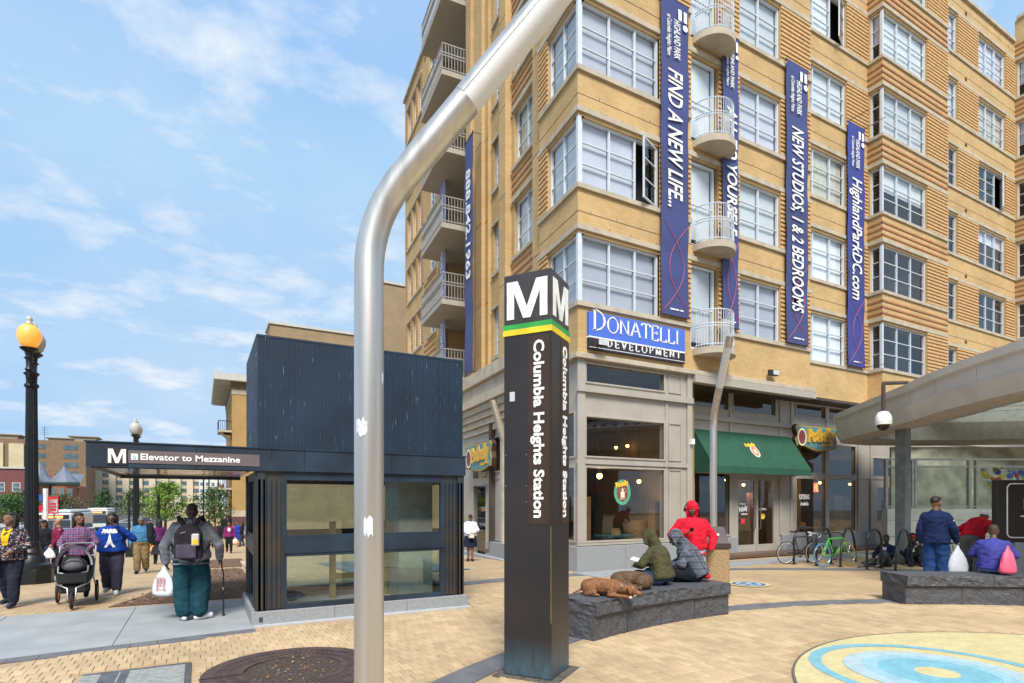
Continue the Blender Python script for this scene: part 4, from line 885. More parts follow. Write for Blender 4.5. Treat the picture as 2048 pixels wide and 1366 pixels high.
def serif_text(s, M, height, gap, wt=.09, first=1.0):
    """thin roman capitals drawn as strokes with serifs; returns a mesh builder and the length"""
    G = {'D': (.8, [[(.12,0),(.12,1)], 'arcD'], [(.12,0),(.12,1)]), 'O': (.9, ['O'], []), 'N': (.85, [[(.12,0),(.12,1)],[(.12,1),(.72,0)],[(.72,0),(.72,1)]], [(.12,0),(.12,1),(.72,1)]),
         'A': (.85, [[(.05,0),(.42,1)],[(.42,1),(.8,0)],[(.2,.36),(.65,.36)]], [(.05,0),(.8,0)]), 'T': (.75, [[(.38,0),(.38,1)],[(.03,1),(.73,1)],[(.03,1),(.03,.84)],[(.73,1),(.73,.84)]], [(.38,0)]),
         'E': (.68, [[(.12,0),(.12,1)],[(.12,1),(.6,1)],[(.12,0),(.62,0)],[(.12,.52),(.5,.52)],[(.6,1),(.6,.86)],[(.62,0),(.62,.16)],[(.5,.42),(.5,.62)]], [(.12,0),(.12,1)]),
         'L': (.65, [[(.12,0),(.12,1)],[(.12,0),(.6,0)],[(.6,0),(.6,.18)]], [(.12,0),(.12,1)]), 'I': (.34, [[(.17,0),(.17,1)]], [(.17,0),(.17,1)]),
         'V': (.8, [[(.05,1),(.4,0)],[(.4,0),(.75,1)]], [(.05,1),(.75,1)]), 'P': (.68, [[(.12,0),(.12,1)], 'arcP'], [(.12,0),(.12,1)]), 'M': (1.0, [[(.12,0),(.14,1)],[(.14,1),(.5,0)],[(.5,0),(.86,1)],[(.86,1),(.88,0)]], [(.12,0),(.88,0),(.14,1),(.86,1)])}
    mb = MB(M); x = 0
    def stroke(p, q, w_, ox, h):
        a, b = Vector((p[0]*h+ox, p[1]*h)), Vector((q[0]*h+ox, q[1]*h)); d = (b-a); L_ = d.length
        if L_ < 1e-6: return
        d /= L_; nn = Vector((-d.y, d.x))*w_*h/2
        mb.prism([a-nn, b-nn, b+nn, a+nn], 0, .006)
    for i, ch in enumerate(s):
        h = height*(first if i == 0 else 1.0); wd, st, sf = G[ch]
        for q in st:
            if q == 'arcD': pts = [(.12+.58*math.sin(t*math.pi/16), .5+.5*math.cos(t*math.pi/16)) for t in range(17)]
            elif q == 'arcP': pts = [(.12, 1)] + [(.35+.25*math.sin(t*math.pi/10), .74+.26*math.cos(t*math.pi/10)) for t in range(11)] + [(.12, .48)]
            elif q == 'O': pts = [(.45+.4*math.cos(t*math.pi/14), .5+.51*math.sin(t*math.pi/14)) for t in range(29)]
            else: pts = q
            for a, b in zip(pts, pts[1:]):
                vert = abs(b[0]-a[0]) < .45*abs(b[1]-a[1]); stroke(a, b, wt*1.25 if vert else wt*.7, x, h)
        for (a, b) in sf: stroke((a-.11, b + (.02 if b < .5 else -.02)), (a+.11, b + (.02 if b < .5 else -.02)), .045, x, h)
        x += (wd+gap)*h
    return mb, x
for (txt, z, hgt, x0_, x1_, gp, fs, wt) in (('DONATELLI', szm+.2, .42, sx0+.12, sx1-.22, .06, 1.3, .1), ('DEVELOPMENT', sz0+.13, .2, sx0+.62, sx1-.1, .42, 1.0, .17)):
    _, ln = serif_text(txt, None, hgt, gp, wt, fs); k = (x1_-x0_)/ln
    t_, _ = serif_text(txt, FT(x0_, z, -.106) @ Matrix.Diagonal((k, 1, 1, 1)), hgt, gp, wt, fs); t_.build('lettering', m_wt, sg)
# flood lights
def flood(px, py, y, label):
    x = x_on(px, y); z = z_at(py, x, y); t = thing('flood_light', label, 'flood light', (x, y, z))
    mb = MB(); mb.box(x-.2, x+.14, y-.24, y-.08, z-.09, z+.09); mb.box(x-.24, x-.2, y-.2, y-.06, z-.1, z+.1); mb.build('housing', pm('dark_bronze', (.03, .025, .022), .5), t, bev=.02)
    mb = MB(); mb.box(x-.17, x+.11, y-.25, y-.241, z-.075, z+.07); mb.build('lens', pm('lens_glass', (.55, .58, .6), .15), t)
    mb = MB(); mb.tube([(x-.03, y-.1, z), (x-.03, y+.05, z)], .03, 8); mb.build('mount', MATS['dark_bronze'], t)
flood(1197, 689, BY-.16, 'small flood light under the corner of the blue and black sign'); flood(1541, 748, BY-.02, 'small flood light on the brick above the entrance recess')
mb = MB(FR); x = x_on(1380, BY); z = bz(1380, 884, BY); mb.box(x-.06, x+.05, -.15, -.051, z-.08, z+.08); setz(mb, 'alarm_box', m_wt, 'small white box fixed to the shop pier beside the green awning', 'box', (x, BY-.1, z))
# shop signs shaped like scrolls
def scroll_sign(M, label, txt, w_, h_, part=None):
    o = M @ Vector((0,0,0)); t = thing('shop_sign', label, 'sign', o)
    pts = [(-.5,-.1),(-.46,-.34),(-.4,-.3),(-.3,-.33),(-.1,-.46),(.1,-.5),(.3,-.42),(.42,-.34),(.47,-.36),(.5,-.1),(.47,.1),(.5,.34),(.46,.46),(.3,.44),(0,.46),(-.3,.44),(-.45,.47),(-.5,.36),(-.46,.2),(-.44,.06)]
    mb = MB(M); mb.prism([(a*w_, b*h_) for a, b in pts], -.16, 0); mb.build('backing', pm('sign_brown', (.05, .028, .02), .6), t)
    mb = MB(M); mb.prism([(a*w_*.97, b*h_*.95) for a, b in pts], .0, .012); mb.build('gold_edge', pm('gold', (.62, .36, .04), .5), t)
    mb = MB(M); mb.prism([(a*w_*.94, b*h_*.89) for a, b in pts], .012, .02); mb.build('face', pm('sign_teal', (.09, .22, .24), .6), t)
    fit_text(txt, M @ Matrix.Translation((-w_*.22, -h_*.14, .03)) @ Matrix.Rotation(R(3), 4, 'Z'), w_*.64, h_*.42, bold=.045, depth=.03, shear=.1).build('lettering', MATS['gold'], t)
    mb = MB(M); oval(mb, -w_*.34, 0, h_*.26, h_*.33, .024, 24); oval(mb, -w_*.34, 0, h_*.2, h_*.26, .027, 24, 1); mb.build('emblem', [MATS['logo_cream'], MATS['logo_maroon']], t)
    fit_text('SANDWICH SHOP', M @ Matrix.Translation((w_*.1, -h_*.3, .026)) @ Matrix.Rotation(R(3), 4, 'Z'), w_*.3, h_*.09, bold=.004).build('lettering', MATS['gold'], t)
x0s = x_on(1588, yB-.2); wS = 2.6
scroll_sign(frame((x0s+wS/2, yB-.22, 4.28), (1,0,0), (0,0,1), (0,-1,0)), 'teal and gold scroll shaped shop sign beside the green awning', 'Potbelly', wS, 1.0)
q = FL @ Vector((6.75, -.35, 3.55)); scroll_sign(frame(q, -LD, (0,0,1), -LI), 'teal and gold scroll shaped shop sign on the street front above the side door', 'Potbelly', 2.9, 1.15)
# ================================================================ elevator house
from mathutils import noise
m_bronze = pm('blue_bronze', (.036, .062, .10), .42, .4, c2=(.022, .03, .042), scale=1.6, lo=.3, hi=.7, bump=.08, bscale=30)
m_bronze_w = pm('worn_bronze', (.085, .072, .055), .4, .5, c2=(.036, .055, .08), scale=2.2, lo=.35, hi=.65)
def streaked(name, c, c2):
    m = pm(name, c, .5, .3, c2=c2, scale=1.3, lo=.3, hi=.7); t = m.node_tree; n = t.nodes; l = t.links; b = n['Principled BSDF']; src = b.inputs['Base Color'].links[0].from_socket
    g = n.new('ShaderNodeNewGeometry'); mp = n.new('ShaderNodeMapping'); mp.inputs['Scale'].default_value = (55, 55, 4); l.new(g.outputs['Position'], mp.inputs[0])
    no = n.new('ShaderNodeTexNoise'); no.inputs['Scale'].default_value = 1; no.inputs['Detail'].default_value = 2; l.new(mp.outputs[0], no.inputs['Vector'])
    mr = n.new('ShaderNodeMapRange'); mr.inputs['From Min'].default_value = .68; mr.inputs['From Max'].default_value = .75; l.new(no.outputs['Fac'], mr.inputs['Value'])
    mi = n.new('ShaderNodeMix'); mi.data_type = 'RGBA'; l.new(mr.outputs[0], mi.inputs['Factor']); l.new(src, mi.inputs['A']); mi.inputs['B'].default_value = (.28, .36, .42, 1); l.new(mi.outputs['Result'], b.inputs['Base Color']); return m
m_ribbed = streaked('ribbed_bronze', (.026, .052, .092), (.02, .032, .054))
def letter_M(M, w_, h):
    mb = MB(M); q = [(0,0),(.18,0),(.18,.70),(.41,0),(.59,0),(.82,.70),(.82,0),(1,0),(1,1),(.73,1),(.5,.30),(.27,1),(0,1)]
    mb.prism([(a*w_, b*h) for a, b in q], 0, .006); return mb
m_eglass = glass_mat('elevator_glass', (.74, .85, .83), .13, .75)
EX0, EX1, EY0, EY1 = .72, 4.16, 9.37, 11.45
el = thing('elevator_house', 'dark blue ribbed metal elevator house with glass sides and a flat canopy', 'elevator house', ((EX0+EX1)/2, EY0, 0))
def ribs(mb, p0, p1, z0, z1, out, pitch=.042, amp=.016):
    p0, p1, out = Vector((*p0, 0)), Vector((*p1, 0)), Vector((*out, 0)); L_ = (p1-p0).length; n = int(L_/pitch); d = (p1-p0)/n
    prof = [(0, 0), (.55, 0), (.65, 1), (.9, 1)]
    pts = []
    for i in range(n):
        for (f, o) in prof: pts.append(p0+d*(i+f)+out*amp*o)
    pts.append(p1); k = len(pts)
    mb.add([(p.x, p.y, z0) for p in pts]+[(p.x, p.y, z1) for p in pts], [(i, i+1, k+i+1, k+i) for i in range(k-1)])
ZC0, ZC1, ZT = 2.33, 2.66, 4.37
mb = MB(); ribs(mb, (EX0+.03, EY0+.03), (EX1-.03, EY0+.03), ZC1, ZT, (0,-1)); ribs(mb, (EX0+.03, EY1), (EX0+.03, EY0+.03), ZC1, ZT, (-1,0)); ribs(mb, (EX1-.03, EY0+.03), (EX1-.03, EY1), ZC1, ZT, (1,0)); ribs(mb, (EX1-.03, EY1), (EX0+.03, EY1), ZC1, ZT, (0,1))
mb.build('ribbed_cladding', m_ribbed, el)
mb = MB(); mb.box(EX0+.02, EX1-.02, EY0+.02, EY1+.01, ZT, ZT+.03); mb.build('roof', m_bronze, el)
CX0 = -1.34
# fascia in panels
xs = [CX0, -.05, .95, 1.42, 2.8, EX1+.01]
for a, b in zip(xs, xs[1:]):
    mb = MB(); mb.box(a+.003, b-.003, EY0-.03, EY0+.02, ZC0, ZC1); mb.build('fascia_panel', m_bronze, el)
mb = MB(); mb.box(CX0, CX0+.05, EY0+.02, EY0+3.6, ZC0, ZC1); mb.build('fascia_panel', m_bronze, el)
mb = MB(); mb.box(CX0-.02, EX1+.02, EY0-.045, EY0+.03, ZC1, ZC1+.018); mb.build('drip_edge', m_bronze, el)
mb = MB(); mb.box(CX0+.05, EX0, EY0+.02, EY0+3.6, ZC1-.03, ZC1); mb.build('canopy_roof', m_bronze, el)
m_pol = pm('polished_soffit', (.62, .58, .54), .12, 1.0, var=.05, bump=.5, bscale=2.2); 
mb = MB(); n = 20
for i in range(n):
    a, b = CX0+.05+(EX0-CX0-.05)*i/n, CX0+.05+(EX0-CX0-.05)*(i+1)/n; mb.quad((a, EY0+.02, ZC0+.03), (b, EY0+.02, ZC0+.03), (b, EY0+3.6, ZC0+.03), (a, EY0+3.6, ZC0+.03))
mb.build('soffit', m_pol, el); 
for (a, b, c, e, f) in ((CX0, EY0+3.6, EY0+3.64, ZC0-.02, ZC1), (CX0+.05, EY0+.02, EY0+.05, ZC0-.012, ZC0+.03)): mb = MB(); mb.box(a, EX0, b, c, e, f); mb.build('soffit_edge', m_bronze, el)
# glazed walls below
def glazed(M, w_):
    P0, P1 = .40, w_-.40
    for (a, b) in ((0, P0), (P1, w_)):
        mb = MB(M); mb.box(a, b, .03, .14, .22, ZC0); mb.build('corner_panel', m_bronze_w, el)
        mb = MB(M)
        for i in range(5): x = a+.06+(b-a-.12)*i/4; mb.box(x-.018, x+.018, .0, .03, .22, 2.2)
        mb.build('panel_rib', m_bronze_w, el)
    mb = MB(M); mb.box(P0, P1, .02, .12, 2.2, ZC0); mb.box(P0, P1, 0, .12, 1.06, 1.29); mb.box(P0, P1, .0, .14, .16, .27); mb.box(P0, P0+.05, .02, .1, .27, 2.2); mb.box(P1-.05, P1, .02, .1, .27, 2.2); mb.box(P0+.05, P1-.05, .015, .1, 1.29, 1.34); mb.box(P0+.05, P1-.05, .015, .1, 1.01, 1.06)
    fr = mb.build('window_frame', m_bronze, el)
    for (a, b) in ((.27, 1.01), (1.34, 2.2)): g = MB(M); g.quad((P0+.05, .06, a), (P1-.05, .06, a), (P1-.05, .06, b), (P0+.05, .06, b)); g.build('pane', m_eglass, fr)
glazed(frame((EX0, EY0, 0), (1,0,0), (0,1,0), (0,0,1)), EX1-EX0)
glazed(frame((EX1, EY1, 0), (-1,0,0), (0,-1,0), (0,0,1)), EX1-EX0)
glazed(frame((EX0, EY1, 0), (0,-1,0), (1,0,0), (0,0,1)), EY1-EY0)
glazed(frame((EX1, EY0, 0), (0,1,0), (-1,0,0), (0,0,1)), EY1-EY0)
for (a, b) in ((EX0-.05, EX0+1.16), (EX0+1.165, EX0+2.35), (EX0+2.355, EX1+.05)):
    mb = MB(); mb.box(a, b, EY0-.05, EY0+.16, -.1, .20); mb.build('granite_base', m_granite, el, bev=.006)
mb = MB(); mb.box(EX0-.05, EX0+.12, EY0+.165, EY1+.05, -.1, .2); mb.box(EX1-.12, EX1+.05, EY0+.165, EY1+.05, -.1, .2); mb.box(EX0+.125, EX1-.125, EY1-.12, EY1+.05, -.1, .2); mb.build('granite_base', m_granite, el)
mb = MB(); mb.box(EX0-.02, EX1+.06, EY0-.17, EY0-.052, -.03, .012); mb.build('granite_kerb', pm('pale_granite', (.42, .43, .44), .7, var=.08), el)
mb = MB(); mb.box(EX0+.05, EX0+.10, EY0-.058, EY0-.049, .05, .12); mb.build('drain_hole', m_joint, el)
mb = MB(); mb.box(EX0+.2, EX1-.2, EY0+.2, EY1-.2, .02, .1); mb.build('car_floor', m_conc, el)
m_tanf = pm('tan_frame', (.30, .21, .09), .5, .2)
for (a, b) in ((EX0+1.35, EX0+1.45), (EX0+1.85, EX0+1.95), (EX0+2.3, EX0+2.4)):
    mb = MB(); mb.box(a, b, EY0+1.3, EY0+1.4, .1, 1.5); mb.build('rail_post', m_tanf, el)
for z in (.45, .95): mb = MB(); mb.box(EX0+1.45, EX0+1.85, EY0+1.32, EY0+1.38, z, z+.1); mb.build('rail', m_tanf, el)
mb = MB(); mb.box(EX0+2.45, EX1-.35, EY0+.7, EY0+1.6, .1, 2.25); mb.build('lift_car', pm('lift_grey', (.38, .40, .37), .5, .4), el)
# lettering on the fascia
FE = lambda x, z, d=-.034: frame((x, EY0+d, z), (1,0,0), (0,0,1), (0,-1,0))
esg = thing('station_sign', 'brown strip sign reading Elevator to Mezzanine on the dark canopy edge', 'sign', (-.2, EY0-.04, 2.4))
def ex(px): return x_on(px, EY0-.04)
mb = MB(); mb.box(ex(256), ex(519), EY0-.04, EY0-.031, 2.39, 2.565); mb.build('strip', pm('sign_taupe', (.13, .105, .105), .5, var=.1), esg)
mb = MB(); mb.box(ex(213), ex(255), EY0-.046, EY0-.031, 2.365, 2.6); mb.build('square', pm('sign_dark_brown', (.03, .018, .018), .5), esg)
letter_M(FE(ex(216), 2.385, -.046), ex(252)-ex(216), .19).build('letter', m_wt, esg)
fit_text('Elevator to Mezzanine', FE(ex(281), 2.44, -.042), ex(480)-ex(281), .082, bold=.0025).build('lettering', m_wt, esg)
mb = MB(FE(ex(262), 2.435, -.041)); mb.box(0, ex(276)-ex(262), 0, .085, 0, .004); mb.build('access_plate', pm('plate_white', (.7, .75, .78), .6), esg)
mb = MB(FE(ex(262), 2.435, -.046)); mb.tube([(.035+.016*math.cos(R(t)), .03+.016*math.sin(R(t)), 0) for t in range(100, 400, 25)], .004, 5); mb.tube([(.03, .068, 0), (.033, .045, 0), (.05, .045, 0), (.056, .02, 0)], .004, 5); mb.build('wheelchair_mark', pm('mark_blue', (.05, .3, .5), .6), esg)
# ================================================================ station pylon
pc = Vector((*cw(.408, 5.88), 0)); a_ = Vector((*cw(-.899, .438), 0)).normalized(); b_ = Vector((*cw(.438, .899), 0)).normalized(); PWd, PDp, PH = .55, .52, 4.28
py_ = thing('station_pylon', 'tall dark brown four sided station pylon with a white M and Columbia Heights Station lettering', 'pylon', pc + (a_*PWd + b_*PDp)/2)
m_pyl = pm('pylon_bronze', (.044, .036, .033), .38, .35, c2=(.028, .027, .03), scale=1.2, lo=.3, hi=.7, bump=.05, bscale=15)
t = m_pyl.node_tree; n = t.nodes; l = t.links; b = n['Principled BSDF']; src = b.inputs['Base Color'].links[0].from_socket
g = n.new('ShaderNodeNewGeometry'); s_ = n.new('ShaderNodeSeparateXYZ'); l.new(g.outputs['Position'], s_.inputs[0]); no = n.new('ShaderNodeTexNoise'); no.inputs['Scale'].default_value = 9; no.inputs['Detail'].default_value = 6; mp = n.new('ShaderNodeMapping'); mp.inputs['Scale'].default_value = (2, 2, .5); l.new(g.outputs['Position'], mp.inputs[0]); l.new(mp.outputs[0], no.inputs['Vector'])
mr = n.new('ShaderNodeMapRange'); mr.inputs['From Min'].default_value = .42; mr.inputs['From Max'].default_value = .0; l.new(s_.outputs['Z'], mr.inputs['Value']); mu = n.new('ShaderNodeMath'); mu.operation = 'MULTIPLY'; l.new(mr.outputs[0], mu.inputs[0]); l.new(no.outputs['Fac'], mu.inputs[1])
mi = n.new('ShaderNodeMix'); mi.data_type = 'RGBA'; l.new(mu.outputs[0], mi.inputs['Factor']); l.new(src, mi.inputs['A']); mi.inputs['B'].default_value = (.10, .22, .30, 1); l.new(mi.outputs['Result'], b.inputs['Base Color'])   # verdigris weathering at the foot
F1 = frame(pc + a_*PWd, -a_, (0,0,1), -b_); F2 = frame(pc, b_, (0,0,1), -a_)      # the two faces in view: along, up, outward
pts = [pc, pc+b_*PDp, pc+b_*PDp+a_*PWd, pc+a_*PWd]
mb = MB(); mb.prism([p[:2] for p in pts], .01, 3.63); mb.build('shaft', m_pyl, py_, bev=.006)
m_head = pm('pylon_head', (.05, .045, .048), .4, .2); mb = MB(); e = .008; mb.prism([p[:2] for p in pts], 3.745, PH); mb.build('head', m_head, py_, bev=.006)
cc = pc + (a_*PWd+b_*PDp)/2
for (z0, z1, c_) in ((3.69, 3.745, pm('stripe_green', (.03, .33, .06), .5)), (3.63, 3.69, pm('stripe_yellow', (.75, .55, .02), .5))):
    mb = MB(); mb.prism([(cc+(p-cc)*1.03)[:2] for p in pts], z0, z1); mb.build('stripe', c_, py_)
m_panel = pm('text_panel', (.035, .02, .012), .5)
for (F, wd, c0, c1) in ((F1, PWd, .53, .97), (F2, PDp, .50, .97)):
    letter_M(F @ Matrix.Translation((wd*.07, 3.80, .002)), wd*.85, .40).build('letter', m_wt, py_)
    mb = MB(F); mb.box(wd*c0, wd*c1, 1.62, 3.6, -.01, .006); mb.build('text_panel', m_panel, py_)
    fit_text('Columbia Heights Station', F @ Matrix.Translation((wd*(c0+.12), 3.55, .009)) @ Matrix.Rotation(R(-90), 4, 'Z'), 1.86, wd*.20, bold=.005).build('lettering', m_wt, py_)
mb = MB(F1); mb.box(.07, .13, 2.93, 3.03, 0, .003); mb.build('sticker', pm('sticker_grey', (.5, .5, .5), .7), py_)
mb = MB(F1)
for (x, z) in ((.02, 2.35), (.26, 2.35), (.02, 2.02), (.26, 2.02), (.26, 1.85)): mb.box(x, x+.012, z, z+.012, 0, .004)
o = mb.build('rivet', pm('rivet', (.3, .3, .3), .4, .8), py_); o['kind'] = 'stuff'
mb = MB(F1); mb.box(PWd-.008, PWd-.002, .6, 1.6, -.002, .003); mb.build('worn_edge', pm('brass_edge', (.4, .27, .06), .4, .7), py_)
mb = MB(); mb.prism([(cc+(p-cc)*1.35)[:2] for p in pts], -.02, .006); mb.build('foot_plate', pm('foot_earth', (.10, .085, .07), .9, var=.4, scale=12), py_)
# ================================================================ steel light poles
m_steel = pm('brushed_steel', (.58, .555, .52), .38, .85, var=.12, scale=14, stretch=(1, 1, .04), bump=.05, bscale=30); m_diff = pm('diffuser', (.74, .75, .76), .5, var=.02)
def light_pole(base, dirv, name_label, zb, arm, r=.0775, paper=True):
    base = Vector(base); dv = Vector((*dirv, 0)).normalized(); p = thing('light_pole', name_label, 'light pole', base, group='curved steel light poles round the plaza')
    Rr = .71; pts = [base, base+Vector((0,0,zb))]; 
    for i in range(1, 11): a = R(43)*i/10; pts.append(base + Vector((0,0,zb)) + dv*Rr*(1-math.cos(a)) + Vector((0,0,Rr*math.sin(a))))
    ad_ = (dv*math.sin(R(43)) + Vector((0,0,math.cos(R(43))))).normalized(); e0 = pts[-1]
    pts += [e0+ad_*.5]; mb = MB(); mb.tube(pts, r, 28); mb.build('post', m_steel, p, smooth=True)
    side = dv.cross(Vector((0,0,1))).normalized(); upn = side.cross(ad_).normalized()
    if upn.z < 0: upn = -upn
    def half(sgn, rad, t0, t1, nm, mt):
        mb = MB(); vs = []; n = 14
        for q in (t0, t1):
            for i in range(n+1):
                a = math.pi*i/n; vs.append(e0+ad_*q + side*rad*math.cos(a)*1.0 + upn*rad*math.sin(a)*sgn)
        fs = [(i, i+1, n+2+i, n+1+i) for i in range(n)]; fs += [(0, n, 2*n+1, n+1)] + [tuple(range(n+1)), tuple(range(n+1, 2*n+2))]
        mb.add(vs, fs); mb.build(nm, mt, p, smooth=True)
    half(1, r*1.03, .5, arm-.25, 'lamp_cover', m_steel); half(-1, r*.98, .5, arm-.25, 'diffuser', m_diff)
    mb = MB(); mb.tube([e0+ad_*(arm-.25), e0+ad_*arm], r, 24); mb.build('end_cap', m_steel, p, smooth=True)
    mb = MB(); mb.lathe([(r+.06, 0), (r+.06, .02), (r+.01, .03), (r+.01, .05)], base, 24); mb.build('base_plate', m_steel, p)
    if paper:
        vd = (Vector((0,0,EYE))-base); vd.z = 0; va = math.atan2(vd.y, vd.x)
        for (z, a0, a1, h) in ((1.69, -.25, .35, .085), (2.22, .1, .95, .07), (2.5, -1.2, -.95, .04)):
            mb = MB(); n = 6; rj = random.Random(int(z*100)); lo = [z + rj.uniform(-.03, .01) for i in range(n+1)]; hi = [z+h + rj.uniform(-.02, .015) for i in range(n+1)]
            q = lambda i: va - (a0+(a1-a0)*i/n)
            mb.add([base+Vector(((r+.002)*math.cos(q(i)), (r+.002)*math.sin(q(i)), lo[i])) for i in range(n+1)] + [base+Vector(((r+.002)*math.cos(q(i)), (r+.002)*math.sin(q(i)), hi[i])) for i in range(n+1)], [(i, i+1, n+2+i, n+1+i) for i in range(n)]); mb.build('torn_paper', pm('paper', (.58, .6, .64), .9, var=.15, scale=30), p)
    return p
light_pole((*at(738, 3.04), 0), cw(.99, -.14), 'curved brushed steel light pole with torn paper stickers rising past the tree grate', 3.09, 1.75)
light_pole((*at(1427, 12.8), 0), cw(-.10, -1), 'curved steel light pole standing behind the litter bin and dark stone bench', 3.5, 1.7, paper=False)
# ================================================================ stone benches
m_bst = pm('black_granite', (.040, .042, .047), .62, c2=(.085, .088, .096), scale=35, lo=.4, hi=.75, bump=.5, bscale=45); m_btop = pm('honed_granite', (.085, .088, .097), .55, var=.15, scale=20, bump=.05, bscale=60)
def rough_block(mb, a0, a1, r0, r1, z0, z1, amp, nseg, seed, top_mi=1):
    """wedge of a ring with hewn sides: every side face is a displaced grid"""
    def pt(a, r, z): return Vector((PC.x+r*math.cos(a), PC.y+r*math.sin(a), z))
    def grid(f, nu, nv, nrm, mi=0, amp_=amp):
        vs = []
        for i in range(nu+1):
            for j in range(nv+1):
                u, v = i/nu, j/nv; p = f(u, v); e = min(u, 1-u, v, 1-v)*2
                k = noise.fractal(p*7+Vector((seed, 0, 0)), .8, 2, 4)*amp_*(1 if e > 0 else .25); vs.append(p+nrm(u, v)*k)
        mb.add(vs, [(i*(nv+1)+j, (i+1)*(nv+1)+j, (i+1)*(nv+1)+j+1, i*(nv+1)+j+1) for i in range(nu) for j in range(nv)], mi)
    rad = lambda a: Vector((math.cos(a), math.sin(a), 0)); tan = lambda a: Vector((-math.sin(a), math.cos(a), 0)); A = lambda u: a0+(a1-a0)*u; Rr = lambda u: r0+(r1-r0)*u; Z = lambda v: z0+(z1-z0)*v
    nz = max(4, int((z1-z0)/.035)); nr = max(5, int((r1-r0)/.06))
    grid(lambda u, v: pt(A(u), r0, Z(v)), nseg, nz, lambda u, v: -rad(A(u))); grid(lambda u, v: pt(A(u), r1, Z(v)), nseg, nz, lambda u, v: rad(A(u)))
    grid(lambda u, v: pt(a0, Rr(u), Z(v)), nr, nz, lambda u, v: -tan(a0)); grid(lambda u, v: pt(a1, Rr(u), Z(v)), nr, nz, lambda u, v: tan(a1))
    grid(lambda u, v: pt(A(u), Rr(v), z1), nseg, nr, lambda u, v: Vector((0,0,1)), top_mi, amp*.06); grid(lambda u, v: pt(A(u), Rr(v), z0), nseg, 2, lambda u, v: Vector((0,0,-1)), 0, 0)
def ang(X, Y): p = Vector(cw(X, Y)); return math.atan2(p.y-PC.y, p.x-PC.x)
def bench(a0, a1, label, nb, r0=8.8, r1=9.47):
    am = (a0+a1)/2; b = thing('stone_bench', label, 'bench', (PC.x+r0*math.cos(am), PC.y+r0*math.sin(am), 0), group='curved black granite benches')
    for i in range(nb):
        x0, x1 = a0+(a1-a0)*i/nb, a0+(a1-a0)*(i+1)/nb; e = .004/r0
        mb = MB(); rough_block(mb, x0+e, x1-e, r0+.03, r1-.03, .0, .335, .02, 22, i*3.1, 0); mb.build('base_block', m_bst, b)
    nc = max(2, nb-2)
    for i in range(nc):
        x0, x1 = a0+(a1-a0)*i/nc, a0+(a1-a0)*(i+1)/nc; e = .003/r0
        mb = MB(); rough_block(mb, x0+e, x1-e, r0-.02, r1+.02, .34, .525, .035, 30, 20+i*2.3); mb.build('cap_slab', [m_bst, m_btop], b)
    return b
A0, A1 = ang(3.60, 9.38), ang(1.08, 7.57)
bench(A0, A1, 'curved black granite bench with two dogs and two hooded people on it', 4)
bench(ang(13.2, 9.0), ang(7.13, 10.45), 'curved black granite bench with a person in a blue sweater sitting on it', 6)
# ================================================================ litter bin
q = Vector((*at(1417, 11.35), 0)); bn = thing('litter_bin', 'square litter bin of tan pebble concrete with a brown hood behind the bench', 'litter bin', q, YAW*-1, local=True)
m_peb = pm('pebble_concrete', (.47, .33, .17), .9, c2=(.2, .13, .07), scale=55, lo=.4, hi=.6, bump=.6, bscale=60)
mb = MB(); mb.box(-.31, .31, -.31, .31, 0, .95); mb.build('body', m_peb, bn, bev=.02); m_lid = pm('lid_brown', (.05, .03, .028), .5)
mb = MB(); mb.box(-.33, .33, -.33, .33, .95, 1.06); mb.build('rim', m_lid, bn, bev=.01)
mb = MB(); mb.add([(-.24,-.3,1.06),(.3,-.3,1.06),(.3,.3,1.06),(-.24,.3,1.06),(-.2,.05,1.34),(.33,.05,1.36),(.33,.3,1.36),(-.2,.3,1.34)], [(0,1,5,4),(1,2,6,5),(2,3,7,6),(3,0,4,7),(4,5,6,7)]); mb.build('hood', pm('hood_brown', (.10, .075, .07), .45), bn)
mb = MB(); mb.box(.02, .14, -.2, -.188, 1.2, 1.24); mb.build('label_plate', m_wt, bn)
# ================================================================ station canopy
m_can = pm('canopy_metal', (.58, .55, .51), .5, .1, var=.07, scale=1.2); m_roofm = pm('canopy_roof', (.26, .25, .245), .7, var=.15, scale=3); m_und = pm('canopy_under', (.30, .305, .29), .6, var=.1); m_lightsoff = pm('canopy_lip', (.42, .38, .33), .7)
can = thing('station_canopy', 'large rounded grey metal canopy over the station escalators', 'canopy', (*cw(14, 15), 0))
out = [(10.2, 6.2), (9.95, 8.5), (9.9, 11), (9.98, 12.3), (10.2, 13.8), (10.57, 15.2), (10.95, 17.2), (11.3, 19), (11.6, 20.4), (12.1, 21.3), (13.3, 21.9), (15.5, 22.1), (19, 21.6), (24, 20), (27, 15), (26, 8), (21, 5), (14, 4.8)]
CC = Vector((18.0, 13.2))
def loop(s_, z, inset=0.0):
    r = []
    for p in out:
        v = Vector(p)-CC; L_ = v.length; v = v*((L_-inset)/L_)*s_; c = cw(*(CC+v)); r.append((c[0], c[1], z))
    return r
def skin(loops, mat, nm, capn=False, smooth=False, par=None):
    mb = MB(); n = len(out)
    for a, b in zip(loops, loops[1:]): mb.add(a+b, [(i, (i+1) % n, n+(i+1) % n, n+i) for i in range(n)])
    if capn: mb.add(loops[-1], [tuple(range(n))])
    return mb.build(nm, mat, par or can, smooth=smooth, weld=True)
skin([loop(1, 4.80, .06), loop(1, 4.82, -.05), loop(1, 4.99, -.09), loop(1, 5.04, .12)], pm('gutter_metal', (.64, .62, .585), .5, .1, var=.06, scale=1.2), 'gutter'); skin([loop(1, 4.80, .06), loop(1, 4.45, .08)], m_can, 'fascia'); skin([loop(1, 4.45, .08), loop(1, 4.435, .015), loop(1, 4.06, .20)], m_can, 'lower_fascia')
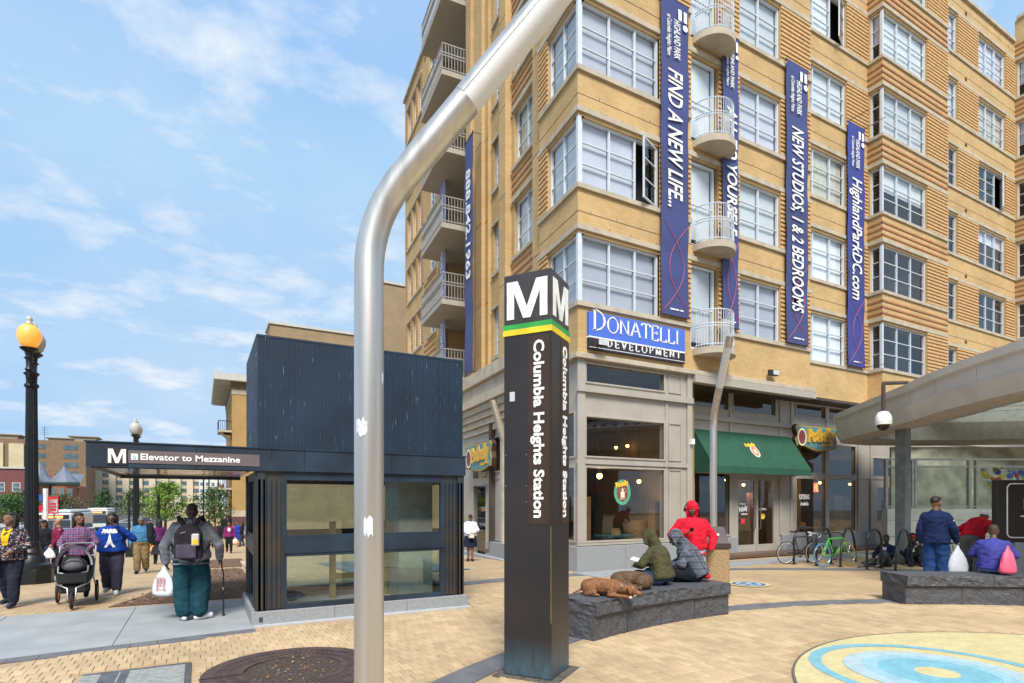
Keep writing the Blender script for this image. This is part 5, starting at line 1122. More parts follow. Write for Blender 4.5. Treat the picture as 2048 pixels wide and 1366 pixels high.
skin([loop(1, 4.06, .20), loop(1, 4.02, .30), loop(1, 4.10, 1.2)], m_lightsoff, 'soffit_lip'); skin([loop(1, 4.10, 1.2), loop(1, 4.12, 1.45), loop(1, 4.72, 1.75)], m_und, 'underside')
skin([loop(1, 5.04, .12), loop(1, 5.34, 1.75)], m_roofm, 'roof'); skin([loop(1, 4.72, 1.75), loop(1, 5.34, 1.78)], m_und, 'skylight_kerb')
mb = MB(); l1, l2 = loop(1, 5.33, 1.75), loop(.45, 6.1, 1.75); nn_ = len(l1); mb.add(l1+l2, [(i, (i+1) % nn_, nn_+(i+1) % nn_, nn_+i) for i in range(nn_)] + [tuple(range(nn_, 2*nn_))]); mb.build('skylight', glass_mat('skylight_glass', (.78, .88, .85), .1, .6), can)
for i in range(11):
    Y = 7.2+i*1.25; mb = MB(); p0, p1 = Vector((*cw(12.3+.04*i, Y+1.2), 4.86)), Vector((*cw(24, Y-2.5), 5.25)); d = (p1-p0).normalized(); sd_ = d.cross(Vector((0,0,1)))*.06
    mb.add([p0-sd_, p0+sd_, p1+sd_, p1-sd_]+[p+Vector((0,0,.36)) for p in (p0-sd_, p0+sd_, p1+sd_, p1-sd_)], [(0,1,2,3),(4,5,6,7),(0,1,5,4),(1,2,6,5),(2,3,7,6),(3,0,4,7)]); mb.build('rib', m_und, can)
for i in range(len(out)):
    a, b = Vector(loop(1, 4.83, .04)[i]), Vector(loop(1, 4.06, .20)[i]); mb = MB(); mb.tube([a, Vector(loop(1, 4.45, .08)[i]), Vector(loop(1, 4.435, .015)[i]), b], .012, 5); mb.build('seam', m_can, can)
L1, L2 = loop(1, 5.1, .55), loop(1, 5.1, .55)
for i in range(1, 11):
    for k in range(3):
        p = Vector(L1[i]).lerp(Vector(L1[i+1]), k/3); mb = MB(); mb.ell(p+Vector((0,0,.02)), (.11, .11, .09), 10, 6); mb.build('stud', pm('stud_dark', (.14, .135, .13), .7), can, smooth='all')
def post(px, Y, w_):
    x, y = at(px, Y); M_ = Matrix.Translation((x, y, 0)) @ Matrix.Rotation(-YAW+R(25), 4, 'Z'); mb = MB(M_); mb.box(-w_/2, w_/2, -w_/2, w_/2, 0, 4.15); mb.build('column', pm('column_grey', (.19, .20, .205), .5, .3, var=.15), can, bev=.01)
post(1806, 17.3, .3); post(2140, 15.5, .3)
# camera dome on its bracket
q = Vector((*at(1767, 15.4), 0)); zt = EYE+(1005-768)/1138*15.4; cv = thing('security_camera', 'white dome security camera hanging from a black pipe bracket on the canopy', 'security camera', (q.x, q.y, zt-1.2))
g_ = Vector((*at(1815, 15.6), zt+.08)); mb = MB(); mb.tube([g_, Vector((q.x, q.y, zt+.02)), Vector((q.x, q.y, zt-.05)), Vector((q.x, q.y, zt-.75))], .05, 10); mb.build('bracket', m_joint, cv, smooth=True)
mb = MB(); mb.lathe([(.05, 0), (.13, -.03), (.19, -.14), (.205, -.26), (.205, -.3), (.2, -.3), (.2, -.36), (.16, -.37)], (q.x, q.y, zt-.74), 20); mb.build('housing', m_wt, cv, smooth=True); mb = MB(); mb.lathe([(.155, -.37), (.15, -.42), (.11, -.48), (.04, -.52), (.001, -.525)], (q.x, q.y, zt-.74), 20); mb.build('dome', pm('dome_dark', (.015, .015, .018), .1), cv, smooth=True)
# escalator enclosure of granite with glazing under the canopy
en = thing('escalator_wall', 'grey granite escalator wall with framed glass panels under the canopy', 'wall', (*cw(15.5, 19.5), 0))
m_gw = pm('granite_wall', (.34, .345, .34), .7, var=.08, scale=3); ez = Matrix.Rotation(-YAW, 4, 'Z'); ME = Matrix.Translation((*cw(12.8, 19.4), 0)) @ ez
for i in range(5):
    for (z0, z1) in ((0, .68), (.69, 1.24), (1.25, 1.63)):
        mb = MB(ME); mb.box(i*1.7+.004, i*1.7+1.696, 0, .3, z0, z1); mb.build('granite_slab', m_gw, en)
mb = MB(ME)
for x in (.0, .9, 1.0, 2.85, 3.1, 5.2, 5.4, 8.4): mb.box(x, x+.08, .08, .2, 1.64, 3.3)
for z in (1.68, 3.05, 3.3): mb.box(0, 8.5, .1, .18, z, z+.06)
mb.build('glazing_frame', pm('frame_grey', (.3, .32, .32), .4, .5), en)
for (a, b) in ((.08, .9), (1.08, 2.85), (3.18, 5.2), (5.48, 8.4)):
    mb = MB(ME); mb.quad((a, .14, 1.74), (b, .14, 1.74), (b, .14, 3.05), (a, .14, 3.05)); mb.build('glass_panel', m_shop_glass, en)
mb = MB(ME); rj = random.Random(4); cols = [pm('mosaic_%s' % k, c, .4) for k, c in (('teal', (.1, .3, .36)), ('red', (.45, .05, .04)), ('blue', (.06, .12, .4)), ('white', (.6, .65, .66)), ('yellow', (.5, .4, .08)))]
for i in range(60):
    x, z = rj.uniform(3.3, 5.1), rj.uniform(2.3, 3.0); r = rj.uniform(.05, .14); mb.add([(x+r*math.cos(t), .16, z+r*.8*math.sin(t)) for t in [k*1.05+rj.uniform(0, .4) for k in range(6)]], [(0,1,2,3,4,5)], i % 5)
o = mb.build('stained_glass', cols, en); o['kind'] = 'stuff'
mb = MB(ME); mb.box(1.2, 8.4, 1.6, 1.7, 0, 3.9); mb.build('inner_wall', pm('inner_tan', (.42, .40, .32), .8, var=.3, scale=2), en)
# black information board at the right
q = Vector((*at(2040, 11.9), 0)); ib = thing('information_board', 'black station information board with a white rounded outline on a grey pedestal', 'board', q, -YAW, local=True)
mb = MB(); mb.box(-.54, .75, -.07, .07, 1.02, 2.32); mb.build('panel', pm('board_black', (.012, .012, .013), .35), ib, bev=.01)
def rrect(x0, x1, z0, z1, r): return [(cx+r*math.cos(R(a)), -.075, cz+r*math.sin(R(a))) for (cx, cz, s0) in ((x1-r, z1-r, 0), (x0+r, z1-r, 90), (x0+r, z0+r, 180), (x1-r, z0+r, 270)) for a in range(s0, s0+91, 15)]
pp = rrect(-.33, .68, 1.12, 2.24, .1); mb = MB(); mb.tube(pp+[pp[0]], .012, 5); mb.build('white_outline', m_wt, ib)
fit_text('1', frame((.02, -.074, 1.72), (1,0,0), (0,0,1), (0,-1,0)), .07, .2, bold=.01).build('lettering', m_wt, ib); mb = MB(); mb.box(-.05, .4, -.075, -.07, 1.55, 1.58); mb.build('white_line', m_wt, ib)
mb = MB(); mb.box(-.17, .6, -.1, .1, 0, 1.02); mb.build('pedestal', pm('pedestal_grey', (.25, .27, .27), .6), ib, bev=.01)
# ================================================================ bicycles, racks, pushchair
m_black = pm('black_paint', (.016, .018, .022), .35, var=.1); m_rubber = pm('rubber', (.02, .02, .02), .8); m_chrome = pm('chrome', (.6, .6, .6), .2, 1.0)
def ring_tube(mb, c, R_, r, axis='y', n=32, k=6, mi=0):
    pts = [(c[0]+R_*math.cos(2*math.pi*i/n), c[1], c[2]+R_*math.sin(2*math.pi*i/n)) for i in range(n)]
    vs = []
    for i in range(n):
        t = 2*math.pi*i/n
        for j in range(k):
            a = 2*math.pi*j/k; q = R_+r*math.cos(a); vs.append((c[0]+q*math.cos(t), c[1]+r*math.sin(a), c[2]+q*math.sin(t)))
    mb.add(vs, [(i*k+j, ((i+1) % n)*k+j, ((i+1) % n)*k+(j+1) % k, i*k+(j+1) % k) for i in range(n) for j in range(k)], mi)
def bicycle(loc, heading, label, frame_m, tyre_f=None, tyre_r=None, rim=None, lean=0.0, drop=False, bar_m=None):
    b = thing('bicycle', label, 'bicycle', loc, heading, 'bicycles at the racks', local=True); b.rotation_euler = (R(lean), 0, heading)
    for (x, tm) in ((-.5, tyre_r or m_rubber), (.5, tyre_f or m_rubber)):
        mb = MB(); ring_tube(mb, (x, 0, .34), .325, .017); wh = mb.build('wheel', tm, b, smooth='all')
        mb = MB(); ring_tube(mb, (x, 0, .34), .303, .010); mb.build('rim', rim or m_chrome, wh, smooth='all')
        mb = MB(); mb.tube([(x, -.05, .34), (x, .05, .34)], .02, 8)
        for i in range(18): a = 2*math.pi*i/18; mb.tube([(x, .025*(-1)**i, .34), (x+.3*math.cos(a), 0, .34+.3*math.sin(a))], .0016, 3)
        mb.build('spokes', m_chrome, wh)
    mb = MB(); seat_t, head_t, head_b, bb = (-.22, 0, .80), (.36, 0, .82), (.39, 0, .70), (-.04, 0, .30)
    for p, q, r in ((seat_t, bb, .016), (head_t, seat_t, .016), (head_b, bb, .019), (head_t, head_b, .02)): mb.tube([p, q], r, 8)
    for s in (-1, 1): mb.tube([(-.5, .05*s, .34), (bb[0], .03*s, bb[2])], .009, 6); mb.tube([(-.5, .05*s, .34), (seat_t[0], .015*s, seat_t[2]-.03)], .008, 6)
    mb.build('frame', frame_m, b, smooth=True)
    mb = MB()
    for s in (-1, 1): mb.tube([(.5, .05*s, .34), (.43, .045*s, .6), (.39, .02*s, .70)], .010, 6)
    mb.build('fork', frame_m, b, smooth=True)
    mb = MB(); mb.tube([seat_t, (-.26, 0, .95)], .012, 6); mb.build('seat_post', m_chrome, b)
    mb = MB(); mb.ell((-.32, 0, .97), (.08, .065, .03), 10, 6); mb.ell((-.2, 0, .975), (.12, .025, .022), 10, 6); mb.build('saddle', m_black, b, smooth='all')
    mb = MB(); mb.tube([head_t, (.35, 0, .92)], .013, 6)
    if drop:
        for s in (-1, 1): mb.tube([(.35, 0, .92), (.4, .18*s, .93), (.5, .2*s, .93), (.53, .2*s, .86), (.46, .2*s, .80), (.40, .2*s, .80)], .012, 6)
    else:
        for s in (-1, 1): mb.tube([(.35, 0, .92), (.37, .12*s, .98), (.30, .30*s, 1.0)], .012, 6)
    mb.build('handlebar', bar_m or m_black, b, smooth=True)
    mb = MB(); ring_tube(mb, (bb[0], -.045, bb[2]), .09, .006, n=20); 
    for i in range(5): a = 2*math.pi*i/5; mb.tube([(bb[0], -.045, bb[2]), (bb[0]+.09*math.cos(a), -.045, bb[2]+.09*math.sin(a))], .005, 4)
    mb.build('chainring', m_black, b)
    mb = MB()
    for s in (-1, 1): mb.tube([(bb[0], .05*s, bb[2]), (bb[0]+.12*s, .06*s, bb[2]-.11*s)], .009, 6); mb.box(bb[0]+.12*s-.045, bb[0]+.12*s+.045, .06*s-.0 if s > 0 else -.14, .14 if s > 0 else -.06, bb[2]-.11*s-.012, bb[2]-.11*s+.012)
    mb.build('crank', m_black, b)
    return b
def rack(p0, p1, i):
    p0, p1 = Vector(p0), Vector(p1); c = (p0+p1)/2; d = (p1-p0); d.z = 0; w_ = d.length/2; d.normalize(); pts = [p0, p0+Vector((0,0,1.1-w_))]
    for a in range(15, 180, 15): pts.append(c + d*(-w_*math.cos(R(a))) + Vector((0,0,1.1-w_+w_*math.sin(R(a)))))
    pts += [p1+Vector((0,0,1.1-w_)), p1]
    r = thing('bike_rack', ['black steel hoop bike rack beside the dark bicycle', 'black steel hoop bike rack beside the front wheel of the green bicycle', 'black steel hoop bike rack behind the green bicycle', 'black steel hoop bike rack beside the man sitting on the ground', 'black steel hoop bike rack beside the person in the red cap'][i], 'bike rack', c, group='hoop bike racks')
    mb = MB(); mb.tube(pts, .032, 12); mb.build('hoop', m_black, r, smooth=True)
    for p in (p0, p1): mb = MB(); mb.lathe([(.075, 0), (.075, .012), (.035, .014)], p, 14); mb.build('flange', m_black, r)
for i, (a, b) in enumerate((((1588, 1128), (1616, 1124)), ((1633, 1131), (1662, 1127)), ((1681, 1133), (1711, 1122)), ((1734, 1139), (1763, 1136)), ((1791, 1144), (1823, 1133)))): rack(on_ground(*a), on_ground(*b), i)
q = on_ground(1600, 1127); bicycle(q, -YAW+R(14), 'dark single speed bicycle with pale rims leaning at the first bike rack', m_black, rim=pm('pale_rim', (.7, .68, .62), .5), drop=True, bar_m=m_wt, lean=3)
q = on_ground(1672, 1133); bicycle(q, -YAW+R(22), 'bright green bicycle with yellow and blue tyres at the bike racks', pm('lime_paint', (.06, .55, .04), .35), tyre_f=pm('yellow_tyre', (.5, .36, .05), .7), tyre_r=pm('blue_tyre', (.06, .22, .4), .7), lean=-5)
q = on_ground(1873, 1131); bicycle(q, -YAW+R(6), 'black bicycle with a red bag standing behind the man in the navy jacket', m_black, lean=4)
# ---- pushchair
q = on_ground(150, 1210); pu = thing('pushchair', 'black three wheeled jogging pushchair with a pink blanket and grey hoop handle', 'pushchair', q, -YAW+R(212), local=True)   # local +y is forward
m_pb = pm('pushchair_fabric', (.02, .02, .024), .85, var=.2, scale=6); m_pf = pm('pushchair_frame', (.45, .46, .47), .35, .8)
def wheel(x, y, r, nm='wheel'):
    M_ = Matrix.Translation((x, y, r)) @ Matrix.Rotation(R(90), 4, 'Z'); mb = MB(M_); ring_tube(mb, (0, 0, 0), r-.022, .022, n=24); o = mb.build(nm, m_rubber, pu, smooth='all')
    mb = MB(M_); ring_tube(mb, (0, 0, 0), r-.05, .008, n=20)
    for i in range(6): a = i*math.pi/3; mb.tube([(0, 0, 0), ((r-.05)*math.cos(a), 0, (r-.05)*math.sin(a))], .008, 4)
    mb.build('spokes', pm('orange_spokes', (.5, .16, .03), .5), o)
wheel(0, .5, .15); wheel(-.29, -.38, .2); wheel(.29, -.38, .2)
mb = MB()
for s in (-1, 1): mb.tube([(.05*s, .5, .15), (.06*s, .48, .36), (.22*s, .3, .42), (.26*s, -.1, .5), (.27*s, -.5, 1.02)], .014, 8); mb.tube([(.29*s, -.38, .2), (.26*s, -.1, .5)], .014, 8)
mb.tube([(-.27, -.5, 1.02), (-.2, -.56, 1.08), (.2, -.56, 1.08), (.27, -.5, 1.02)], .016, 8); mb.build('frame', m_pf, pu, smooth=True)
mb = MB(); mb.add([(-.22,.36,.42),(.22,.36,.42),(.25,-.3,.46),(-.25,-.3,.46),(-.24,.40,.62),(.24,.40,.62),(.27,-.42,.85),(-.27,-.42,.85)], [(0,1,2,3),(0,1,5,4),(1,2,6,5),(2,3,7,6),(3,0,4,7)]); mb.build('seat_basket', m_pb, pu, bev=.03)
mb = MB(); mb.box(-.2, .2, -.3, .3, .25, .4); mb.build('storage_basket', m_pb, pu, bev=.03)
def hood(rx, y0, y1, z0, h, mat, nm, a0=0, a1=180, thick=.0):
    mb = MB(); vs = []; n = 16; m_ = 6
    for i in range(m_+1):
        f = i/m_; y = y0+(y1-y0)*f; sc = 1-.15*f*f
        for j in range(n+1): a = R(a0+(a1-a0)*j/n); vs.append((rx*sc*math.cos(a), y, z0+h*sc*math.sin(a)))
    mb.add(vs, [(i*(n+1)+j, i*(n+1)+j+1, (i+1)*(n+1)+j+1, (i+1)*(n+1)+j) for i in range(m_) for j in range(n)]); return mb.build(nm, mat, pu, smooth='all')
hood(.27, .12, -.35, .72, .36, m_pb, 'hood'); hood(.275, .16, .08, .72, .37, pm('hood_trim', (.45, .4, .45), .7), 'hood_trim')
hood(.29, .16, -.2, .68, .40, pm('pink_blanket', (.55, .36, .42), .9, bump=.3, bscale=20), 'blanket', 8, 70)
mb = MB(); mb.ell((0, .05, .72), (.19, .2, .14), 14, 8); mb.build('infant_seat', pm('infant_grey', (.10, .10, .11), .8), pu, smooth='all')
mb = MB(); mb.tube([(-.17, .18, .76), (-.08, .25, .88), (.08, .25, .88), (.17, .18, .76)], .018, 8); mb.build('carry_handle', m_pb, pu, smooth=True)
mb = MB(); mb.tube([(-.21, .22, .72), (-.21, .3, .62), (0, .36, .57), (.21, .3, .62), (.21, .22, .72)], .018, 8); mb.build('grey_hoop', m_pf, pu, smooth=True)
# ================================================================ people
def remesh(mb, voxel, it=6, fac=.5):
    o = mb.build('form_tmp', [], None, weld=False)
    r = o.modifiers.new('r', 'REMESH'); r.mode = 'VOXEL'; r.voxel_size = voxel
    s = o.modifiers.new('s', 'SMOOTH'); s.factor = fac; s.iterations = it
    bpy.context.view_layer.update()
    me = bpy.data.meshes.new_from_object(o.evaluated_get(bpy.context.evaluated_depsgraph_get()))
    old = o.data; bpy.data.objects.remove(o); bpy.data.meshes.remove(old)
    me.polygons.foreach_set('use_smooth', [True]*len(me.polygons)); return me
def mesh_obj(me, name, mat, parent):
    o = bpy.data.objects.new(name, me); me.name = name; me.materials.clear(); me.materials.append(mat); col.objects.link(o)
    if parent: o.parent = parent
    ORG[o.name] = Vector((0,0,0)); return o
def fab(name, c, var=.18, scale=9, rough=.9, bump=.35, bscale=14): return pm(name, c, rough, var=var, scale=scale, bump=bump, bscale=bscale, spec=.2)
def plaid(name, base, l1, l2, s=1.0):
    m = pm(name, base, .9, var=.1, scale=8); t = m.node_tree; n = t.nodes; l = t.links; b = n['Principled BSDF']; src = b.inputs['Base Color'].links[0].from_socket; tc_ = n.new('ShaderNodeTexCoord')
    sp_ = n.new('ShaderNodeSeparateXYZ'); l.new(tc_.outputs['Object'], sp_.inputs[0]); prev = src
    for (ax, c, per, wd) in (('X', l1, .085*s, .35), ('Z', l1, .085*s, .35), ('X', l2, .0425*s, .14), ('Z', l2, .0425*s, .14)):
        d = n.new('ShaderNodeMath'); d.operation = 'DIVIDE'; d.inputs[1].default_value = per; l.new(sp_.outputs[ax], d.inputs[0]); f = n.new('ShaderNodeMath'); f.operation = 'FRACT'; l.new(d.outputs[0], f.inputs[0])
        g = n.new('ShaderNodeMath'); g.operation = 'LESS_THAN'; g.inputs[1].default_value = wd; l.new(f.outputs[0], g.inputs[0]); h = n.new('ShaderNodeMath'); h.operation = 'MULTIPLY'; h.inputs[1].default_value = .6; l.new(g.outputs[0], h.inputs[0])
        mi = n.new('ShaderNodeMix'); mi.data_type = 'RGBA'; l.new(h.outputs[0], mi.inputs['Factor']); l.new(prev, mi.inputs['A']); mi.inputs['B'].default_value = (*c, 1); prev = mi.outputs['Result']
    l.new(prev, b.inputs['Base Color']); return m
def spots(name, base, cols, scale=14, thr=.32):
    m = pm(name, base, .9, var=.1); t = m.node_tree; n = t.nodes; l = t.links; b = n['Principled BSDF']; prev = b.inputs['Base Color'].links[0].from_socket; tc_ = n.new('ShaderNodeTexCoord')
    for i, c in enumerate(cols):
        v = n.new('ShaderNodeTexVoronoi'); v.inputs['Scale'].default_value = scale*(1+.35*i); mp = n.new('ShaderNodeMapping'); mp.inputs['Location'].default_value = (i*3.7, i*1.9, i); l.new(tc_.outputs['Object'], mp.inputs[0]); l.new(mp.outputs[0], v.inputs['Vector'])
        g = n.new('ShaderNodeMath'); g.operation = 'LESS_THAN'; g.inputs[1].default_value = thr; l.new(v.outputs['Distance'], g.inputs[0]); mi = n.new('ShaderNodeMix'); mi.data_type = 'RGBA'; l.new(g.outputs[0], mi.inputs['Factor']); l.new(prev, mi.inputs['A']); mi.inputs['B'].default_value = (*c, 1); prev = mi.outputs['Result']
    l.new(prev, b.inputs['Base Color']); return m
SK = {'dark': pm('skin_dark', (.095, .045, .026), .5, var=.08), 'brown': pm('skin_brown', (.20, .095, .052), .5, var=.08), 'tan': pm('skin_tan', (.36, .2, .125), .5, var=.08)}
HB = pm('hair_black', (.012, .010, .009), .6, var=.2, bump=.4, bscale=60); HG = pm('hair_grey', (.12, .115, .11), .7, var=.3)
BASE = dict(pelvis=(0,0,.95), waist=(0,.0,1.10), chest=(0,.0,1.30), neck=(0,-.015,1.47), head=(0,.015,1.625),
    shL=(-.172,-.012,1.375), elL=(-.245,-.04,1.13), wrL=(-.26,.04,.89), shR=(.172,-.012,1.375), elR=(.245,-.04,1.13), wrR=(.26,.04,.89),
    hipL=(-.09,0,.92), knL=(-.105,.025,.50), anL=(-.11,-.02,.09), hipR=(.09,0,.92), knR=(.105,.025,.50), anR=(.11,-.02,.09))
def walk(s=1.0, lead='L'):
    o = 'R' if lead == 'L' else 'L'; sg = {'L': -1, 'R': 1}; d = {}
    d['kn'+lead] = (.1*sg[lead], .16*s, .51); d['an'+lead] = (.1*sg[lead], .2*s, .09); d['kn'+o] = (.1*sg[o], .02, .49); d['an'+o] = (.1*sg[o], -.2*s, .13); return d
def person(label, loc, deg, H=1.72, g=1.0, pose=None, skin='dark', top=None, top_hem=.90, sleeve=1.0, top_ease=.022, bottom=None, leg_ease=.02, leg_end=.9, shoes=None, hair=None, hair_style='short', hoodup=None, cap=None, capbill=0, look=0, nod=0, voxel=.012, skirt=None, group=None, belly=0.0, seated=False, collar=None, shoulder=1.0):
    k = H/1.75; J = {a: Vector(b) for a, b in BASE.items()}
    if shoulder != 1.0:
        for a in ('shL', 'shR', 'elL', 'elR', 'wrL', 'wrR'): J[a].x *= shoulder
    for a, b in (pose or {}).items(): J[a] = Vector(b)
    fl = Matrix.Rotation(R(0), 3, 'X')
    rgt = (J['shR']-J['shL']).normalized()
    def loft(mb, prof):
        """prof: list of (point, rx, ry)"""
        vs = []; n = 18; pts = [Vector(p[0]) for p in prof]
        for i, (p, rx, ry) in enumerate(prof):
            d = (pts[min(i+1, len(pts)-1)]-pts[max(i-1, 0)]).normalized(); fw = d.cross(rgt).normalized()*-1; r2 = fw.cross(d).normalized()*-1
            for j in range(n): a = 2*math.pi*j/n; vs.append(Vector(p)+r2*rx*math.cos(a)+fw*ry*math.sin(a))
        m_ = len(prof); mb.add(vs, [(i*n+j, i*n+(j+1) % n, (i+1)*n+(j+1) % n, (i+1)*n+j) for i in range(m_-1) for j in range(n)] + [tuple(range(n-1, -1, -1)), tuple(range((m_-1)*n, m_*n))])
    up = (J['neck']-J['chest']).normalized()
    def torso(mb, e, z_lo=None):
        pel, wa, ch, ne = J['pelvis'], J['waist'], J['chest'], J['neck']; fwd = (wa-pel).cross(rgt).normalized()*-1
        wf = Vector((0, belly*.5, 0)) if not seated else fwd*belly*.5
        prof = [(pel+(pel-wa)*.55, .11*g+e, .085*g+e), (pel+(pel-wa)*.25, .165*g+e, .12*g+e), (pel, .172*g+e, .125*g+e), (wa+wf, .150*g+e+belly*.25, .112*g+e+belly*.5), ((wa+ch)/2+wf*.7, .158*g+e+belly*.15, .115*g+e+belly*.35), (ch, .172*g**.7+e, .118*g**.8+e), (ch.lerp(ne, .55), .165*g**.4+e, .098*g**.5+e), (ch.lerp(ne, .8), .11+e, .07+e), (ne, .062+e*.7, .06+e*.7)]
        if z_lo: prof = [p for p in prof if p[0].z >= z_lo-1e-6] if not seated else prof[z_lo:]
        if z_lo and not seated:
            rx = .172*g+e+.01; prof = [(Vector((pel.x, pel.y, z_lo)), rx, .128*g+e+.01)] + [p for p in prof if p[0].z > z_lo+.02]
        loft(mb, prof)
    def arm(mb, s, e, end=1.0):
        a, b, c = J['sh'+s], J['el'+s], J['wr'+s]; lt = g**.5
        mb.cap(J['neck']-up*.045, a, .05+e*.5, .05*lt+e*.7); mb.cap(a, b, .052*lt+e*.8, .044*lt+e*.9); 
        if end >= 1: mb.cap(b, c, .044*lt+e, .032+e*.8)
        elif end > .5: mb.cap(b, b.lerp(c, (end-.5)*2), .044*lt+e, .038+e)
    def leg(mb, s, e, end=1.0, flare=0.0):
        a, b, c = J['hip'+s], J['kn'+s], J['an'+s]; lt = g**.6
        mb.cap(a, b, .088*lt+e, .060*lt+e+flare*.6); c2 = b.lerp(c, end); mb.cap(b, c2, .058*lt+e+flare*.6, .040+e+flare)
    # ---- body: one continuous surface
    body = MB(); torso(body, 0)
    hd = J['head']; ne = J['neck']; Rm = Matrix.Rotation(R(look), 3, 'Z') @ Matrix.Rotation(R(-nod), 3, 'X')
    if seated: pass
    H_ = lambda v: hd + Rm @ Vector(v)
    body.cap(ne-up*.02, H_((0, -.02, -.06)), .056, .054); body.ell(H_((0, -.005, .02)), (.080, .099, .112), 16, 10, Rm=Rm); body.ell(H_((0, .03, -.055)), (.055, .06, .06), 12, 8, Rm=Rm)
    body.cap(H_((0, .088, .012)), H_((0, .108, -.022)), .010, .016); body.ell(H_((0, .082, -.062)), (.026, .016, .012), 8, 6, Rm=Rm)
    for s in (-1, 1): body.ell(H_((.077*s, -.005, -.005)), (.012, .022, .032), 8, 6, Rm=Rm); body.ell(H_((.03*s, .086, .035)), (.022, .012, .009), 8, 6, Rm=Rm)
    for s in 'LR':
        arm(body, s, 0); leg(body, s, 0)
        wr = J['wr'+s]; d = (wr-J['el'+s]).normalized(); hdv = J.get('ha'+s); d = (Vector(hdv)-wr).normalized() if hdv is not None else (d*.85+Vector((0, .25, -.2))).normalized()
        sd_ = Vector((0, 1, 0)) if abs(d.y) < .8 else Vector((1, 0, 0)); sd_ = (sd_ - d*sd_.dot(d)).normalized(); nn = d.cross(sd_).normalized()
        pal = wr+d*.055; body.cap(wr, pal, .028, .030); inw = -1 if s == 'R' else 1
        curl = nn*(.018*(1 if nn.x*inw > 0 else -1))
        for i in range(4): q = pal+sd_*(.026-.0175*i); L_ = (.07, .08, .075, .06)[i]; body.cap(q+d*.02, q+d*(.02+L_*.55)+curl*.4, .0095, .0085, 6); body.cap(q+d*(.02+L_*.55)+curl*.4, q+d*(.02+L_*.9)+curl*1.6, .0085, .0075, 6)
        body.cap(wr+d*.03+sd_*.022, wr+d*.065+sd_*.05+curl*.6, .011, .009, 6)
        an = J['an'+s]; kn = J['kn'+s]; fd = Vector(J['toe'+s])-an if 'toe'+s in J else Vector((0.02*(-1 if s == 'L' else 1), .17, -.05)); body.cap(an, an+fd*.9, .04, .03); body.cap(an, an+Vector((0, -.03, -.05)) if 'toe'+s not in J else an, .036, .034)
    me = remesh(body, voxel, 3, .4); me.transform(Matrix.Scale(k, 4)); rz = -YAW+R(deg)
    o = mesh_obj(me, 'person', SK[skin], None); o.location = loc; o.rotation_euler = (0, 0, rz); tag(o, label, 'person', group)
    def part(mb, nm, mat, vx=None, it=6):
        m_ = remesh(mb, vx or voxel*1.25, it)
        if nm in ('top', 'trousers', 'hood', 'skirt'):               # folds in the cloth
            sd0 = len(label)*1.7; cs = []
            for v in m_.vertices:
                c = v.co; q = Vector((c.x*7+sd0, c.y*7, c.z*(11 if nm == 'top' else 8))); f = noise.noise(q); f2 = noise.noise(q*2.3+Vector((5, 1, 2))); cs.append(c+v.normal*(.011*(1-2*abs(f))+.005*f2-.005))
            for v, c in zip(m_.vertices, cs): v.co = c
        m_.transform(Matrix.Scale(k, 4)); return mesh_obj(m_, nm, mat, o)
    # ---- clothes
    if top:
        mb = MB(); torso(mb, top_ease, top_hem)
        for s in 'LR': arm(mb, s, top_ease*.6, sleeve)
        if collar: mb.tube([ne+Vector((.07*math.cos(a), .07*math.sin(a)+.0, .02+.015*math.sin(a))) for a in [i*.524 for i in range(13)]], .022, 8)
        tp = part(mb, 'top', top)
    if skirt:
        mb = MB(); pel = J['pelvis']; loft(mb, [(pel+Vector((0,0,.1)), .16*g+.015, .12*g+.015), (pel, .185*g, .14*g), (pel-Vector((0,0,.2)), .20*g, .155*g), (pel-Vector((0,0,.42)), .21*g, .16*g)]); part(mb, 'skirt', skirt)
    if bottom:
        mb = MB(); pel, wa = J['pelvis'], J['waist']; e = leg_ease*.6; dn = (pel-wa).normalized()
        loft(mb, [(pel+dn*.085, .12*g+e, .10*g+e), (pel+dn*.04, .168*g+e, .125*g+e), (pel, .173*g+e, .128*g+e), (pel-dn*.09, .16*g+e, .12*g+e)])
        for s in 'LR': leg(mb, s, leg_ease, leg_end, leg_ease*.5)
        part(mb, 'trousers', bottom)
    if shoes:
        for s in 'LR':
            mb = MB(); an = J['an'+s]; fd = Vector(J['toe'+s])-an if 'toe'+s in J else Vector((0.02*(-1 if s == 'L' else 1), .17, -.05)); f1 = Vector((fd.x, fd.y, 0)).normalized() if Vector((fd.x, fd.y, 0)).length > .01 else Vector((0, 1, 0))
            mb.cap(an+Vector((0, 0, -.02)), an+fd*.95+Vector((0, 0, .002)), .052, .042); mb.cap(an+Vector((0, 0, -.045))-f1*.035, an+fd*1.0+Vector((0, 0, -.008)), .042, .036)
            part(mb, 'shoe', shoes, .011, 3)
    if hair:
        mb = MB()
        mb.ell(H_((0, .022, .085)), (.078, .072, .048), 12, 8, Rm=Rm)
        if hair_style == 'short': mb.ell(H_((0, -.022, .045)), (.083, .094, .095), 14, 8, Rm=Rm)
        elif hair_style == 'crop': mb.ell(H_((0, -.018, .04)), (.080, .094, .094), 14, 8, Rm=Rm)
        else:
            mb.ell(H_((0, -.03, .045)), (.092, .098, .1), 14, 8, Rm=Rm)
            for s in (-1, 1): mb.cap(H_((.075*s, -.03, .03)), H_((.085*s, -.03, -.15)), .04, .035)
            mb.cap(H_((0, -.08, .02)), H_((0, -.09, -.17)), .065, .06)
        part(mb, 'hair', hair)
